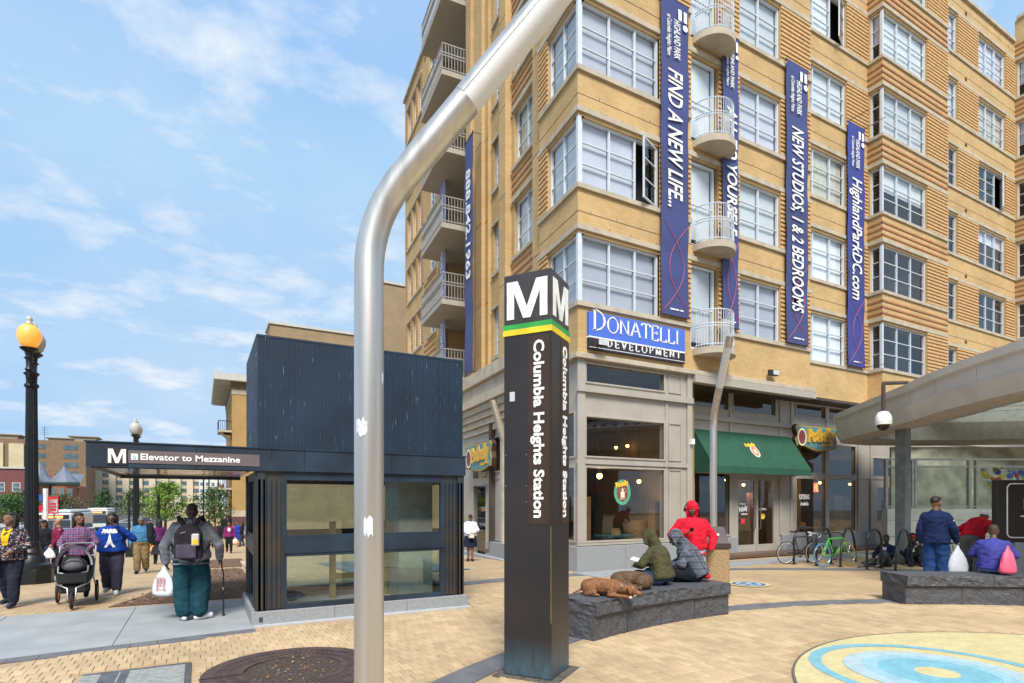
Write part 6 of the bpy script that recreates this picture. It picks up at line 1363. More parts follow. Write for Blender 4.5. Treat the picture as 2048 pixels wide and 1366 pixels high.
    if hoodup:
        mb = MB(); mb.ell(H_((0, -.035, .035)), (.108, .125, .132), 16, 10, Rm=Rm); mb.ell(H_((0, .0, .095)), (.095, .085, .06), 14, 8, Rm=Rm)
        for s in (-1, 1): mb.cap(H_((.098*s, .03, .05)), H_((.09*s, .04, -.08)), .022, .026)
        mb.cap(H_((0, -.07, -.06)), ne+Vector((0, -.04, .0)), .09, .10); mb.cap(H_((0, .02, -.135)), ne+Vector((0, .02, .01)), .04, .07); part(mb, 'hood', hoodup)
    if cap:
        mb = MB(); mb.ell(H_((0, -.012, .06)), (.088, .105, .078), 16, 8, Rm=Rm)
        if capbill: mb.ell(H_((0, .10*capbill, .055)), (.07, .085, .012), 14, 6, Rm=Rm)
        part(mb, 'cap', cap, .010, 2)
    # eyes and mouth
    mb = MB(Matrix.Scale(k, 4))
    for s in (-1, 1): mb.ell(H_((.03*s, .089, .018)), (.013, .007, .007), 8, 6, Rm=Rm)
    mb.build('eyes', pm('eye_white', (.55, .52, .5), .3), o)
    mb = MB(Matrix.Scale(k, 4))
    for s in (-1, 1): mb.ell(H_((.03*s, .0955, .018)), (.006, .003, .006), 6, 4, Rm=Rm)
    mb.build('pupils', HB, o); mb = MB(Matrix.Scale(k, 4)); mb.ell(H_((0, .096, -.062)), (.024, .006, .007), 8, 4, Rm=Rm); mb.build('lips', pm('lips', (.2, .06, .05), .5), o)
    o['_k'] = k; return o
def wpt(o, v): # world position of a local point (1.75 m units) of a person
    return o.location + Matrix.Rotation(o.rotation_euler.z, 3, 'Z') @ (Vector(v)*o['_k'])
def gp(px, py): return on_ground(px, py)
def decal(o, child, mb, mat, name):            # lay flat pieces on the front of a garment
    c = [x for x in o.children if x.name.startswith(child)][0]; me = c.data
    bv = BVHTree.FromPolygons([v.co[:] for v in me.vertices], [tuple(p.vertices) for p in me.polygons]); vs = []
    for v in mb.v:
        h = bv.ray_cast(Vector((v.x, 1.0, v.z)), Vector((0, -1, 0))); y = h[0].y if h[0] else .15; vs.append(Vector((v.x, y+.011+v.y, v.z)))
    mb.v = vs; d = mb.build(name, mat, None); d.parent = c; return d
jean = fab('jeans_blue', (.035, .055, .11)); jdark = fab('jeans_dark', (.018, .022, .035)); white_shoe = fab('white_shoes', (.62, .62, .64), bump=0); black_shoe = fab('black_shoes', (.02, .02, .022), bump=0)
# ---- man with backpack and cane
B8 = gp(383, 1240)
p8 = person('heavy man in a grey hooded sweatshirt and loose teal jeans standing with a cane', B8, 22, 1.86, 1.28, dict(elR=(.36,-.02,1.12), wrR=(.36,.13,.90), elL=(-.34,-.04,1.13), wrL=(-.33,.02,.88), knL=(-.13,.02,.5), anL=(-.09,-.02,.09), knR=(.13,.02,.5), anR=(.10,-.02,.09), toeR=(.25,.06,.05), head=(0,.05,1.60)), 'dark', top=fab('grey_fleece', (.21, .225, .25)), top_hem=.84, top_ease=.045, bottom=fab('teal_denim', (.010, .050, .068), bump=.5), leg_ease=.048, leg_end=.86, shoes=white_shoe, hair=pm('shaved_hair', (.035, .018, .012), .6), hair_style='crop', nod=12, shoulder=1.16)
mb = MB(); mb.cap(wpt(p8, (-.09, -.06, 1.45)), wpt(p8, (.09, -.06, 1.45)), .075, .075); mb.cap(wpt(p8, (0, -.10, 1.42)), wpt(p8, (0, -.13, 1.33)), .09, .05)
me = remesh(mb, .015, 5); o = mesh_obj(me, 'hood', MATS['grey_fleece'], p8); o.matrix_parent_inverse = (Matrix.Translation(p8.location) @ Matrix.Rotation(p8.rotation_euler.z, 4, 'Z')).inverted()
def worn(name, label, cat, ref, lv, rz=None):
    return thing(name, label, cat, wpt(ref, lv), ref.rotation_euler.z if rz is None else rz, local=True)
bp = worn('backpack', 'dark purple and black backpack worn by the man with the cane', 'backpack', p8, (0, -.24, .92)); m_bp = fab('backpack_black', (.022, .02, .026)); m_bp2 = fab('backpack_purple', (.065, .055, .085))
mb = MB(); mb.box(-.185, .185, -.15, .03, .02, .42); mb.ell((0, -.05, .40), (.175, .10, .15), 18, 10); mb.ell((0, -.07, .14), (.215, .12, .16), 18, 10); me = remesh(mb, .014, 12); mesh_obj(me, 'bag_body', m_bp, bp)
mb = MB(); mb.box(-.15, .12, -.225, -.1, .03, .24); mesh_obj(remesh(mb, .012, 10), 'front_pocket', m_bp2, bp)
mb = MB(); mb.box(.06, .16, -.235, -.165, .22, .40); ob = mb.build('snack_packet', pm('packet_grey', (.55, .5, .5), .5), bp, bev=.012); mb = MB(); mb.box(.075, .145, -.239, -.23, .24, .32); mb.build('packet_label', pm('packet_yellow', (.75, .5, .03), .5), ob)
for s in (-1, 1): mb = MB(); mb.tube([(.07*s, .0, .52), (.13*s, .07, .62), (.16*s, .16, .64), (.17*s, .28, .58), (.19*s, .34, .42), (.26*s, .2, .2), (.22*s, -.02, .1)], [.034, .034, .034, .03, .025, .02, .012], 8); mb.build('shoulder_strap', m_bp, bp, smooth='all')
mb = MB(); mb.tube([(-.05, -.02, .57), (-.04, -.02, .63), (.04, -.02, .63), (.05, -.02, .57)], .01, 6); mb.build('grab_loop', m_bp, bp)
fit_text('—', Matrix.Translation((-.09, -.178, .40)) @ Matrix.Rotation(R(90), 4, 'X') @ Matrix.Rotation(R(15), 4, 'Z'), .07, .03).build('mark', m_wt, bp)
hc = wpt(p8, (.38, .17, .84)); cn = thing('walking_cane', 'black walking cane with a grey collar in the right hand of the man', 'cane', (hc.x, hc.y, gz(hc.y)))
mb = MB(); gz0 = gz(hc.y); mb.tube([(hc.x-.03, hc.y-.07, hc.z+.02), (hc.x, hc.y-.01, hc.z+.035), (hc.x, hc.y+.03, hc.z), (hc.x+.01, hc.y+.03, hc.z-.1), (hc.x+.03, hc.y+.01, hc.z-.2), (hc.x+.03, hc.y, gz0+.05)], .012, 10); mb.build('shaft', m_black, cn, smooth=True)
mb = MB(); mb.tube([(hc.x+.03, hc.y, gz0+.42), (hc.x+.03, hc.y, gz0+.47)], .0145, 10); mb.build('collar', m_chrome, cn); mb = MB(); mb.lathe([(.026, 0), (.024, .02), (.015, .06)], (hc.x+.03, hc.y, gz0), 12); mb.build('rubber_foot', m_rubber, cn)
def plastic_bag(at_, h, w_, label, mat, mark=None, dz=.0, group=None):
    at_ = Vector(at_); t = thing('carrier_bag', label, 'bag', at_-Vector((0,0,h)), -YAW, group=group, local=True); mb = MB(); n = 20; prof = [(.03, 0), (.10, .0), (.5, .02), (.62, .12), (.60, .3), (.5, .55), (.33, .75), (.14, .9), (.05, 1.0)]; vs = []; rj = random.Random(int(h*977+w_*331))
    for (r, z) in prof:
        for j in range(n): a = 2*math.pi*j/n; q = r*w_*(1+rj.uniform(-.16, .16)*(z > .02)); vs.append((q*math.cos(a), q*.5*math.sin(a), z*h))
    mb.add(vs, [(i*n+j, i*n+(j+1) % n, (i+1)*n+(j+1) % n, (i+1)*n+j) for i in range(len(prof)-1) for j in range(n)] + [tuple(range(n-1, -1, -1))]); b = mb.build('bag', mat, t, smooth='all')
    mb = MB()
    for s in (-1, 1): mb.tube([(.10*w_*s, 0, h*.9), (.06*w_*s, 0, h*1.0), (0, 0, h*1.04)], .008, 5)
    mb.build('handle', mat, t)
    if mark:
        mb = MB()
        for j in range(4):
            for i in range(3): mb.box(-.07+i*.05, -.07+i*.05+.035, -.325*w_-.002, -.31*w_, h*.22+j*.055, h*.22+j*.055+.04)
        o_ = mb.build('red_print', mark, t); o_['kind'] = 'stuff'
    return t
m_plw = pm('white_plastic', (.72, .74, .78), .4, var=.05, bump=.5, bscale=14); m_prd = pm('bag_red_print', (.6, .3, .3), .6)
plastic_bag(wpt(p8, (-.36, .04, .80)), .46, .27, 'white carrier bag with faint red print held by the man with the cane', m_plw, m_prd)
# ---- woman in the blue sweatshirt
p5 = person('woman in a blue sweatshirt lettered PARIS covering her nose with one hand', gp(224, 1188), 204, 1.66, 1.42, dict(elL=(-.40,.06,1.18), wrL=(-.13,.21,1.46), haL=(-.02,.20,1.56), elR=(.36,-.06,1.14), wrR=(.40,.02,.92), **walk(.5)), 'dark', top=fab('royal_blue', (.008, .045, .27)), top_hem=.93, top_ease=.03, bottom=fab('grey_jeans', (.045, .045, .07)), leg_ease=.035, shoes=white_shoe, hair=HB, hair_style='long', belly=.03)
mb = fit_text('PARIS', frame((.15*.95, 0, 1.255), (-1,0,0), (0,0,1), (0,1,0)), .27, .07, bold=.007); decal(p5, 'top', mb, m_wt, 'lettering')
mb = MB(); T = [(-.095,.97),(-.06,.97),(-.03,1.01),(.03,1.01),(.06,.97),(.095,.97),(.055,1.04),(.03,1.11),(.012,1.22),(-.012,1.22),(-.03,1.11),(-.055,1.04)]
for i in range(9):
    z = .965+.03*i; wv = [.095, .085, .06, .05, .04, .03, .024, .018, .012, .006][i]; w2 = [.085, .06, .05, .04, .03, .024, .018, .012, .006][i]
    if i < 2: mb.add([(-wv, 0, z), (-wv+.05, 0, z), (-w2+.045, 0, z+.03), (-w2, 0, z+.03)], [(0,1,2,3)]); mb.add([(wv, 0, z), (wv-.05, 0, z), (w2-.045, 0, z+.03), (w2, 0, z+.03)], [(0,1,2,3)])
    else: mb.add([(-wv, 0, z), (wv, 0, z), (w2, 0, z+.03), (-w2, 0, z+.03)], [(0,1,2,3)])
decal(p5, 'top', mb, m_wt, 'tower_print')
# ---- woman with the pushchair
q4 = gp(158, 1199)
p4 = person('woman in a purple plaid shirt pushing the black pushchair', q4, 208, 1.66, 1.22, dict(elL=(-.30,.05,1.14), wrL=(-.20,.30,1.03), elR=(.30,.05,1.14), wrR=(.20,.30,1.03), **walk(.6, 'R')), 'brown', top=plaid('purple_plaid', (.06, .035, .11), (.22, .05, .13), (.30, .24, .36)), top_hem=.90, top_ease=.025, bottom=jdark, shoes=black_shoe, hair=HB, hair_style='long', look=38)
# ---- woman in the flowered shirt
p1 = person('woman in a yellow top and dark flowered shirt walking with a grey handbag', gp(22, 1212), -168, 1.68, 1.25, dict(elL=(-.29,.0,1.12), wrL=(-.12,.24,1.02), elR=(.29,0,1.13), wrR=(.12,.25,1.0), **walk(.6)), 'brown', top=spots('flowered', (.016, .016, .022), [(.45, .40, .36), (.4, .14, .1), (.22, .26, .42)], 17, .27), top_hem=.86, top_ease=.035, sleeve=.9, bottom=jdark, leg_ease=.03, shoes=fab('navy_shoes', (.03, .035, .06), bump=0), hair=HB, hair_style='long', look=-30, nod=-8)
mb = MB()
for i in range(12):
    z = 1.10+.024*i; w_ = .045+.03*(i/11); mb.add([(-w_, 0, z), (w_, 0, z), (w_, 0, z+.024), (-w_, 0, z+.024)], [(0,1,2,3)])
decal(p1, 'top', mb, fab('yellow_top', (.72, .40, .01)), 'yellow_front')
def handbag(ref, lv, w_, h, label, mat, strap=.3):
    p = wpt(ref, lv); t = thing('handbag', label, 'handbag', p, -YAW, local=True); mb = MB(); mb.add([(-w_/2,-.06,0),(w_/2,-.06,0),(w_/2,.06,0),(-w_/2,.06,0),(-w_*.36,-.04,h),(w_*.36,-.04,h),(w_*.36,.04,h),(-w_*.36,.04,h)], [(0,3,2,1),(4,5,6,7),(0,1,5,4),(1,2,6,5),(2,3,7,6),(3,0,4,7)]); mb.build('bag', mat, t, bev=.02)
    mb = MB(); mb.tube([(-w_*.28, 0, h), (-w_*.2, 0, h+strap*.8), (0, 0, h+strap), (w_*.2, 0, h+strap*.8), (w_*.28, 0, h)], .01, 6); mb.build('handle', mat, t, smooth=True); return t
handbag(p1, (.24, .26, .72), .36, .25, 'grey leather handbag carried by the woman in the flowered shirt', pm('grey_leather', (.12, .12, .13), .5), .14)
# ---- others on the walk
p2 = person('woman in black with a black cap standing beyond the lamp post', gp(88, 1143), 205, 1.66, 1.1, dict(elR=(.28,.05,1.14), wrR=(.1,.22,1.02), **walk(.4)), 'tan', top=fab('black_knit', (.014, .015, .018)), bottom=jean, shoes=black_shoe, cap=fab('black_cap', (.012, .012, .014)), capbill=1, hair=HB, hair_style='long', voxel=.016)
handbag(p2, (.14, .22, .78), .34, .2, 'dark shoulder bag of the woman in the black cap', pm('black_leather', (.02, .022, .025), .4), .3)
p3 = person('person in a burgundy sweatshirt and beige cap walking behind the pushchair', gp(116, 1150), 140, 1.68, 1.15, dict(elL=(-.26,.04,1.14), wrL=(-.22,.18,.96), **walk(.6)), 'tan', top=fab('burgundy', (.16, .012, .045)), bottom=jdark, shoes=black_shoe, cap=fab('beige_cap', (.42, .34, .22)), capbill=1, hair=HB, voxel=.016)
plastic_bag(wpt(p3, (-.22, .25, .86)), .3, .26, 'small white carrier bag held by the person in burgundy', m_plw)
p6 = person('man in a blue shirt and khaki trousers walking with his head bowed', gp(283, 1146), 206, 1.70, 1.2, dict(elL=(-.30,.02,1.14), wrL=(-.27,.12,.90), elR=(.29,-.03,1.14), wrR=(.28,.05,.9), head=(0,.07,1.585), **walk(.6, 'R')), 'brown', top=fab('denim_shirt', (.05, .17, .30)), top_hem=.97, bottom=fab('khaki', (.20, .145, .07)), leg_ease=.035, shoes=black_shoe, hair=HG, nod=32, belly=.04, voxel=.015)
mb = MB(); mb.cap(wpt(p6, (-.22, .02, 1.44)), wpt(p6, (-.24, .16, 1.12)), .10, .09); mb.cap(wpt(p6, (-.24, .16, 1.12)), wpt(p6, (-.31, .14, .92)), .09, .07); mb.cap(wpt(p6, (-.21, -.02, 1.45)), wpt(p6, (-.28, -.14, 1.1)), .09, .09)
m_ = remesh(mb, .018, 6); lo = wpt(p6, (-.25, .1, .9)); m_.transform(Matrix.Translation(-lo)); o = mesh_obj(m_, 'draped_jacket', fab('black_jacket', (.012, .014, .018)), None); o.location = lo; tag(o, 'black jacket draped over the shoulder of the man in khaki trousers', 'jacket')
handbag(p6, (-.42, .10, .55), .36, .24, 'black handbag with a white flap hanging beside the man in khaki trousers', MATS['black_leather'], .32)
p7 = person('person in a purple jacket walking behind the man with the backpack', gp(318, 1128), 40, 1.66, 1.1, walk(.6), 'dark', top=fab('purple_jacket', (.10, .02, .10)), bottom=jdark, shoes=black_shoe, hair=HB, hair_style='long', voxel=.018)
plastic_bag(wpt(p7, (-.3, .05, .85)), .4, .4, 'red and yellow shopping bag of the person in the purple jacket', pm('red_yellow_bag', (.55, .04, .05), .5, c2=(.75, .45, .02), scale=5))
p9 = person('woman in a pink jacket and black leggings walking up the sidewalk', gp(458, 1106), 206, 1.62, 1.0, walk(.7), 'brown', top=fab('pink_black', (.18, .02, .11)), bottom=fab('black_leggings', (.012, .012, .015)), shoes=black_shoe, hair=HB, cap=fab('dark_cap', (.015, .015, .02)), voxel=.02)
mb = MB(); mb.ell((0, 0, 1.2), (.07, .004, .1), 10, 6); decal(p9, 'top', mb, m_wt, 'white_print')
plastic_bag(wpt(p9, (-.30, .06, .84)), .36, .34, 'orange and white shopping bag beside the woman in the pink jacket', pm('orange_bag', (.55, .22, .06), .5, c2=(.7, .6, .5), scale=6))
far_g = 'people far along the sidewalk'
for (px, py, dg, h, c, b_, lb, hs) in ((437, 1094, 30, 1.76, (.02, .02, .025), jdark, 'dark dressed man far along the sidewalk with his back turned', HB), (427, 1096, 10, 1.66, (.08, .03, .03), jdark, 'fair haired woman far along the sidewalk with her back turned', pm('hair_fair', (.35, .22, .08), .7)), (484, 1093, 100, 1.68, (.012, .012, .016), jean, 'woman in black standing by the brick corner far along the sidewalk', HB), (475, 1089, 170, 1.8, (.02, .04, .3), fab('blue_trousers', (.02, .04, .28)), 'person in bright blue far along the sidewalk', HB), (467, 1088, 190, 1.7, (.3, .05, .1), jdark, 'person in dark pink far along the sidewalk', HB), (498, 1098, 200, 1.72, (.18, .19, .2), jdark, 'person in grey at the brick corner half hidden by the elevator house', HB)):
    person(lb, gp(px, py), dg, h, 1.05, walk(.5), 'brown', top=fab('coat_%d' % px, c), bottom=b_, shoes=black_shoe, hair=hs, hair_style='long' if 'woman' in lb else 'short', voxel=.024, group=far_g)
p10 = person('woman in a white blouse and navy skirt looking down by the shop side door', gp(941, 1122), 184, 1.62, 1.2, dict(elL=(-.27,.02,1.14), wrL=(-.1,.22,1.05), elR=(.27,.02,1.14), wrR=(.08,.24,1.02), head=(0,.06,1.59), knL=(-.07,.03,.5), knR=(.08,.0,.5), anL=(-.06,.02,.09), anR=(.09,-.06,.09)), 'brown', top=fab('white_blouse', (.66, .67, .72)), top_hem=.93, top_ease=.03, skirt=fab('navy_skirt', (.012, .018, .045)), shoes=black_shoe, hair=HB, nod=30, belly=.02, voxel=.015)
handbag(p10, (-.04, .30, .86), .2, .14, 'small cream handbag held by the woman in the white blouse', pm('cream_leather', (.55, .5, .4), .5), .12)
# ---- man in the red hooded top
p11 = person('man in a red hooded top and grey sweatpants looking at his phone behind the bench', Vector((*at(1384, 10.9), 0)), 164, 1.86, 1.3, dict(elR=(.36,.02,1.15), wrR=(.12,.27,1.20), haR=(.02,.33,1.24), elL=(-.37,-.02,1.13), wrL=(-.33,.10,.92), head=(0,.04,1.61)), 'dark', top=fab('red_fleece', (.60, .012, .03)), top_hem=.82, top_ease=.045, bottom=fab('sweat_grey', (.30, .31, .37)), leg_ease=.05, shoes=black_shoe, hoodup=MATS['red_fleece'], cap=fab('red_cap', (.55, .02, .01)), nod=22, belly=.03, shoulder=1.14)
mb = MB(); q = wpt(p11, (.01, .34, 1.27)); mb.box(-.035, .035, -.006, .006, -.06, .06); o = mb.build('phone', m_black, None, bev=.006); o.location = q; o.rotation_euler = (R(-50), 0, p11.rotation_euler.z); tag(o, 'black phone in the hand of the man in the red hooded top', 'phone')
hp = thing('headphones', 'black headphones worn over the red hood', 'headphones', wpt(p11, (0, .02, 1.60)), p11.rotation_euler.z, local=True)
mb = MB(); k11 = 1.86/1.75; mb.tube([(.125*math.cos(R(a))*k11, .0, .135*math.sin(R(a))*k11+.03) for a in range(0, 181, 15)], .011, 6); mb.build('band', m_black, hp, smooth=True)
for s in (-1, 1): mb = MB(); mb.ell((.125*s*k11, .015, .02), (.025, .04, .05), 10, 8); mb.build('ear_cup', m_black, hp, smooth='all')
# ---- the two sitting on the bench
def bench_pt(px, r):
    best = None
    for i in range(2000):
        a = A0+(A1-A0)*(i/1999*1.3-.15); x, y = PC.x+r*math.cos(a), PC.y+r*math.sin(a); Xc, Yc = CY*x-SY*y, SY*x+CY*y; e = abs(1024+1138*Xc/Yc-px)
        if best is None or e < best[0]: best = (e, x, y)
    return Vector((best[1], best[2], .527))
SIT = dict(pelvis=(0,0,.13), waist=(0,.03,.27), chest=(0,.09,.47), neck=(0,.16,.63), head=(0,.25,.745), shL=(-.175,.12,.55), shR=(.175,.12,.55), hipL=(-.1,.04,.11), hipR=(.1,.04,.11),
    knL=(-.24,.36,.14), knR=(.24,.36,.14), anL=(.06,.42,.06), anR=(-.06,.36,.08), toeL=(.2,.46,.05), toeR=(-.2,.4,.05), elL=(-.28,.24,.34), elR=(.28,.24,.34), wrL=(-.12,.42,.30), wrR=(.12,.44,.30))
p12 = person('hooded person in an olive jacket sitting on the bench reading a paper', bench_pt(1326, 9.17), 50, 1.72, 1.12, SIT, 'brown', top=fab('olive_jacket', (.062, .058, .028), bump=.6), top_hem=1, top_ease=.05, bottom=fab('jeans_mid', (.02, .04, .085)), leg_ease=.03, shoes=black_shoe, hair=HB, hoodup=MATS['olive_jacket'], nod=25, seated=True)
pp = wpt(p12, (0, .52, .36)); mb = MB(); mb.add([(-.13,-.06,.02),(0,-.07,-.012),(.13,-.06,.03),(-.13,.09,.05),(0,.09,.012),(.13,.09,.055)], [(0,1,4,3),(1,2,5,4)]); o = mb.build('open_paper', pm('paper_sheet', (.78, .78, .76), .9), None); o.location = pp; o.rotation_euler = (0, 0, p12.rotation_euler.z); tag(o, 'open white leaflet in the hands of the person in the olive jacket', 'leaflet')
s13 = dict(SIT); s13.update(waist=(0,.06,.27), chest=(0,.16,.46), neck=(0,.26,.61), head=(0,.37,.70), shL=(-.175,.2,.54), shR=(.175,.2,.54), elL=(-.27,.28,.30), elR=(.27,.26,.30), wrL=(-.1,.46,.24), wrR=(.12,.46,.24))
p13 = person('hooded person in a grey checked sweatshirt hunched over on the bench', bench_pt(1396, 9.19), 78, 1.76, 1.15, s13, 'dark', top=plaid('grey_check', (.085, .095, .125), (.025, .03, .045), (.16, .175, .21), 1.2), top_hem=1, top_ease=.05, bottom=fab('black_trousers', (.008, .011, .018)), leg_ease=.03, shoes=black_shoe, hoodup=MATS['grey_check'], nod=30, seated=True)
mb = MB(); mb.ell((.02, -.13, .09), (.18, .08, .05), 12, 6); o = mb.build('shirt_tail', fab('red_shirt', (.5, .01, .02)), p13, smooth='all')
# ---- dogs
def brindle(name, c, d):
    m = pm(name, c, .75, c2=d, scale=40, lo=.40, hi=.62, stretch=(.5, 2.4, .6), bump=.3, bscale=120, detail=5); return m
def dog(label, loc, rz, m_, curled=False):
    mb = MB(); 
    if not curled:
        spine = [(0, -.34, .15, .125), (0, -.2, .165, .145), (0, 0, .16, .14), (.0, .14, .16, .145), (.01, .26, .165, .10), (.02, .36, .15, .078)]
        for (a, b) in zip(spine, spine[1:]): mb.cap(a[:3], b[:3], a[3], b[3], 12)
        mb.ell((.03, .45, .145), (.088, .095, .082), 12, 8); mb.cap((.03, .50, .12), (.04, .59, .09), .055, .043); mb.ell((.04, .58, .10), (.02, .02, .015), 8, 6)
        for s in (-1, 1):
            mb.cap((.10*s, .14, .12), (.13*s, .10, .045), .06, .04); mb.cap((.13*s, .10, .045), (.12*s, .40, .035), .04, .03); mb.ell((.12*s, .44, .03), (.035, .05, .028), 8, 6)
            mb.ell((.135*s, -.26, .13), (.065, .13, .12), 12, 8); mb.cap((.17*s, -.16, .07), (.17*s, -.3, .04), .05, .035); mb.cap((.17*s, -.3, .04), (.17*s, -.08, .03), .034, .028); mb.cap((.09*s+.03, .43, .19), (.125*s+.03, .48, .10), .03, .016)
        mb.cap((0, -.42, .10), (.14, -.55, .03), .025, .014)
    else:
        pts = [(.26*math.cos(R(a)), .22*math.sin(R(a))) for a in range(-40, 221, 20)]
        for i, (a, b) in enumerate(zip(pts, pts[1:])): r0 = .13+.03*math.sin(i/13*math.pi); mb.cap((a[0], a[1], .14), (b[0], b[1], .145), r0, r0, 12)
        mb.ell((-.05, -.18, .09), (.08, .1, .075), 12, 8); mb.cap((-.0, -.22, .08), (.1, -.24, .06), .045, .034); mb.ell((.22, -.14, .12), (.12, .1, .11), 12, 8); mb.cap((.2, -.26, .04), (-.05, -.30, .03), .035, .025); mb.cap((.3, -.1, .06), (.1, -.33, .025), .022, .012)
        for s in (0, 1): mb.cap((-.1+.09*s, -.12, .15), (-.12+.12*s, -.18, .10), .022, .012)
    me = remesh(mb, .011, 3, .4); o = mesh_obj(me, 'dog', m_, None); o.location = loc; o.rotation_euler = (0, 0, rz); tag(o, label, 'dog', 'dogs lying on the bench'); o.scale = (.82,)*3
    if not curled:
        e = MB()
        for s in (-1, 1): e.ell((.03+.04*s, .50, .16), .009, 8, 6)
        e.ell((.043, .605, .098), (.018, .01, .013), 8, 6); e.build('eyes_and_nose', HB, o)
        for s in (-1, 1): e = MB(); e.ell((.12*s, .462, .028), (.033, .038, .026), 8, 6); e.build('white_paw', pm('paw_white', (.55, .5, .46), .8), o, smooth='all')
        e = MB(); e.tube([(.085*math.cos(a)+.015, .3+.02*math.sin(a), .16+.085*math.sin(a)) for a in [i*.4488 for i in range(15)]], .013, 6); e.build('collar', pm('studded_collar', (.35, .33, .3), .4, .5, c2=(.03, .02, .02), scale=60), o)
    return o
d1 = dog('brown brindle dog lying with its chin at the edge of the bench', bench_pt(1212, 9.0), -YAW+R(-118), brindle('brindle_brown', (.33, .135, .045), (.10, .042, .02)))
d2 = dog('darker brindle dog curled up behind the brown dog', bench_pt(1263, 9.22), -YAW+R(-20), brindle('brindle_dark', (.17, .085, .035), (.045, .025, .016)), True)
# ---- people at the right
SG = dict(pelvis=(0,0,.11), waist=(0,-.03,.26), chest=(0,-.06,.47), neck=(0,-.06,.64), head=(0,-.02,.79), shL=(-.172,-.06,.555), shR=(.172,-.06,.555), hipL=(-.1,.05,.10), hipR=(.1,.05,.10), knL=(-.16,.42,.40), anL=(-.15,.62,.08), knR=(.14,.45,.14), anR=(.16,.85,.07), elL=(-.29,.06,.38), wrL=(-.2,.28,.36), elR=(.28,.04,.36), wrR=(.2,.26,.25))
p14 = person('young man in a navy jacket and camouflage trousers sitting on the ground by the racks', on_ground(1772, 1132), 118, 1.74, 1.0, SG, 'dark', top=fab('navy_jacket', (.014, .02, .045)), top_hem=1, top_ease=.04, bottom=spots('camouflage', (.045, .055, .045), [(.02, .025, .02), (.14, .16, .10), (.10, .10, .14)], 11, .3), leg_ease=.035, shoes=fab('grey_shoes', (.16, .15, .15), bump=0), hair=HB, seated=True, look=20)
mb = MB()
for i in range(8): z = .24+.04*i; mb.add([(-.06, 0, z), (.06, 0, z), (.06, 0, z+.04), (-.06, 0, z+.04)], [(0,1,2,3)])
decal(p14, 'top', mb, m_wt, 'white_tee')
sg2 = dict(SG); sg2.update(knR=(.15,.38,.44), anR=(.14,.6,.08))
p15 = person('person in a black hooded top and red cap sitting on the ground', on_ground(1826, 1128), 150, 1.72, 1.05, sg2, 'brown', top=fab('black_fleece', (.012, .013, .016)), top_hem=1, top_ease=.04, bottom=jdark, leg_ease=.03, shoes=fab('purple_shoes', (.10, .03, .12), bump=0), hoodup=MATS['black_fleece'], cap=fab('red_cap2', (.45, .02, .02)), capbill=1, seated=True)
mb = MB(); mb.ell((.02, 0, .42), (.05, .003, .06), 10, 6); decal(p15, 'top', mb, m_wt, 'white_print')
q = Vector((*at(1872, 12.3), 0)); p16 = person('man in a navy jacket and jeans standing behind the bench with a white bag', q, -48, 1.98, 1.05, dict(elR=(.28,-.02,1.14), wrR=(.30,.08,.92)), 'brown', top=fab('navy_coat', (.012, .022, .075)), top_hem=.86, top_ease=.05, bottom=fab('jeans_bright', (.018, .055, .17)), leg_ease=.035, shoes=black_shoe, hair=HB, collar=True, look=-25)
mb = MB(); mb.box(-.035, .035, -.004, .004, -.045, .045); o = mb.build('sleeve_patch', m_wt, p16); o.location = Vector((.285, -.02, 1.27))*1.13; o.rotation_euler = (0, 0, R(80))
plastic_bag(wpt(p16, (.31, .12, .82)), .62, .32, 'white plastic carrier bag held by the man in the navy jacket', m_plw)
q = Vector((*at(1944, 13.0), 0)); p17 = person('person in a red jacket and white cap bending forward beside the black board', q, -62, 1.84, 1.05, dict(waist=(0,.10,1.12), chest=(0,.27,1.27), neck=(0,.43,1.36), head=(0,.54,1.44), shL=(-.172,.36,1.30), shR=(.172,.36,1.30), elL=(-.33,.20,1.16), wrL=(-.2,.42,1.02), elR=(.33,.22,1.16), wrR=(.2,.45,1.0), knL=(-.12,.1,.5), knR=(.13,.02,.5)), 'dark', top=fab('red_jacket', (.50, .008, .02)), top_hem=.98, top_ease=.045, bottom=fab('grey_trousers', (.11, .115, .12)), leg_ease=.045, shoes=fab('silver_shoes', (.4, .4, .42), bump=0), cap=fab('white_cap', (.6, .62, .66)), capbill=1, nod=25)
def bench2_pt(px, r):
    best = None; a0_, a1_ = ang(13.2, 9.0), ang(7.13, 10.45)
    for i in range(2000):
        a = a0_+(a1_-a0_)*i/1999; x, y = PC.x+r*math.cos(a), PC.y+r*math.sin(a); Xc, Yc = CY*x-SY*y, SY*x+CY*y; e = abs(1024+1138*Xc/Yc-px)
        if best is None or e < best[0]: best = (e, x, y)
    return Vector((best[1], best[2], .527))
sb = dict(pelvis=(0,0,.11), waist=(0,.0,.25), chest=(0,.04,.45), neck=(0,.1,.62), head=(0,.17,.76), shL=(-.175,.06,.54), shR=(.175,.06,.54), hipL=(-.1,.06,.1), hipR=(.1,.06,.1), knL=(-.13,.5,.10), knR=(.13,.5,.10), anL=(-.13,.52,-.42), anR=(.13,.52,-.42), elL=(-.30,.10,.34), elR=(.30,.10,.34), wrL=(-.16,.36,.28), wrR=(.16,.36,.28))
p18 = person('person in a blue violet sweater sitting on the bench with back turned', bench2_pt(1987, 9.28), -40, 1.78, 1.25, sb, 'dark', top=fab('violet_sweater', (.055, .055, .27)), top_hem=1, top_ease=.04, bottom=fab('pale_jeans', (.16, .24, .38)), leg_ease=.03, shoes=black_shoe, hair=pm('hair_brown', (.06, .03, .018), .7), hair_style='crop', nod=8, seated=True)
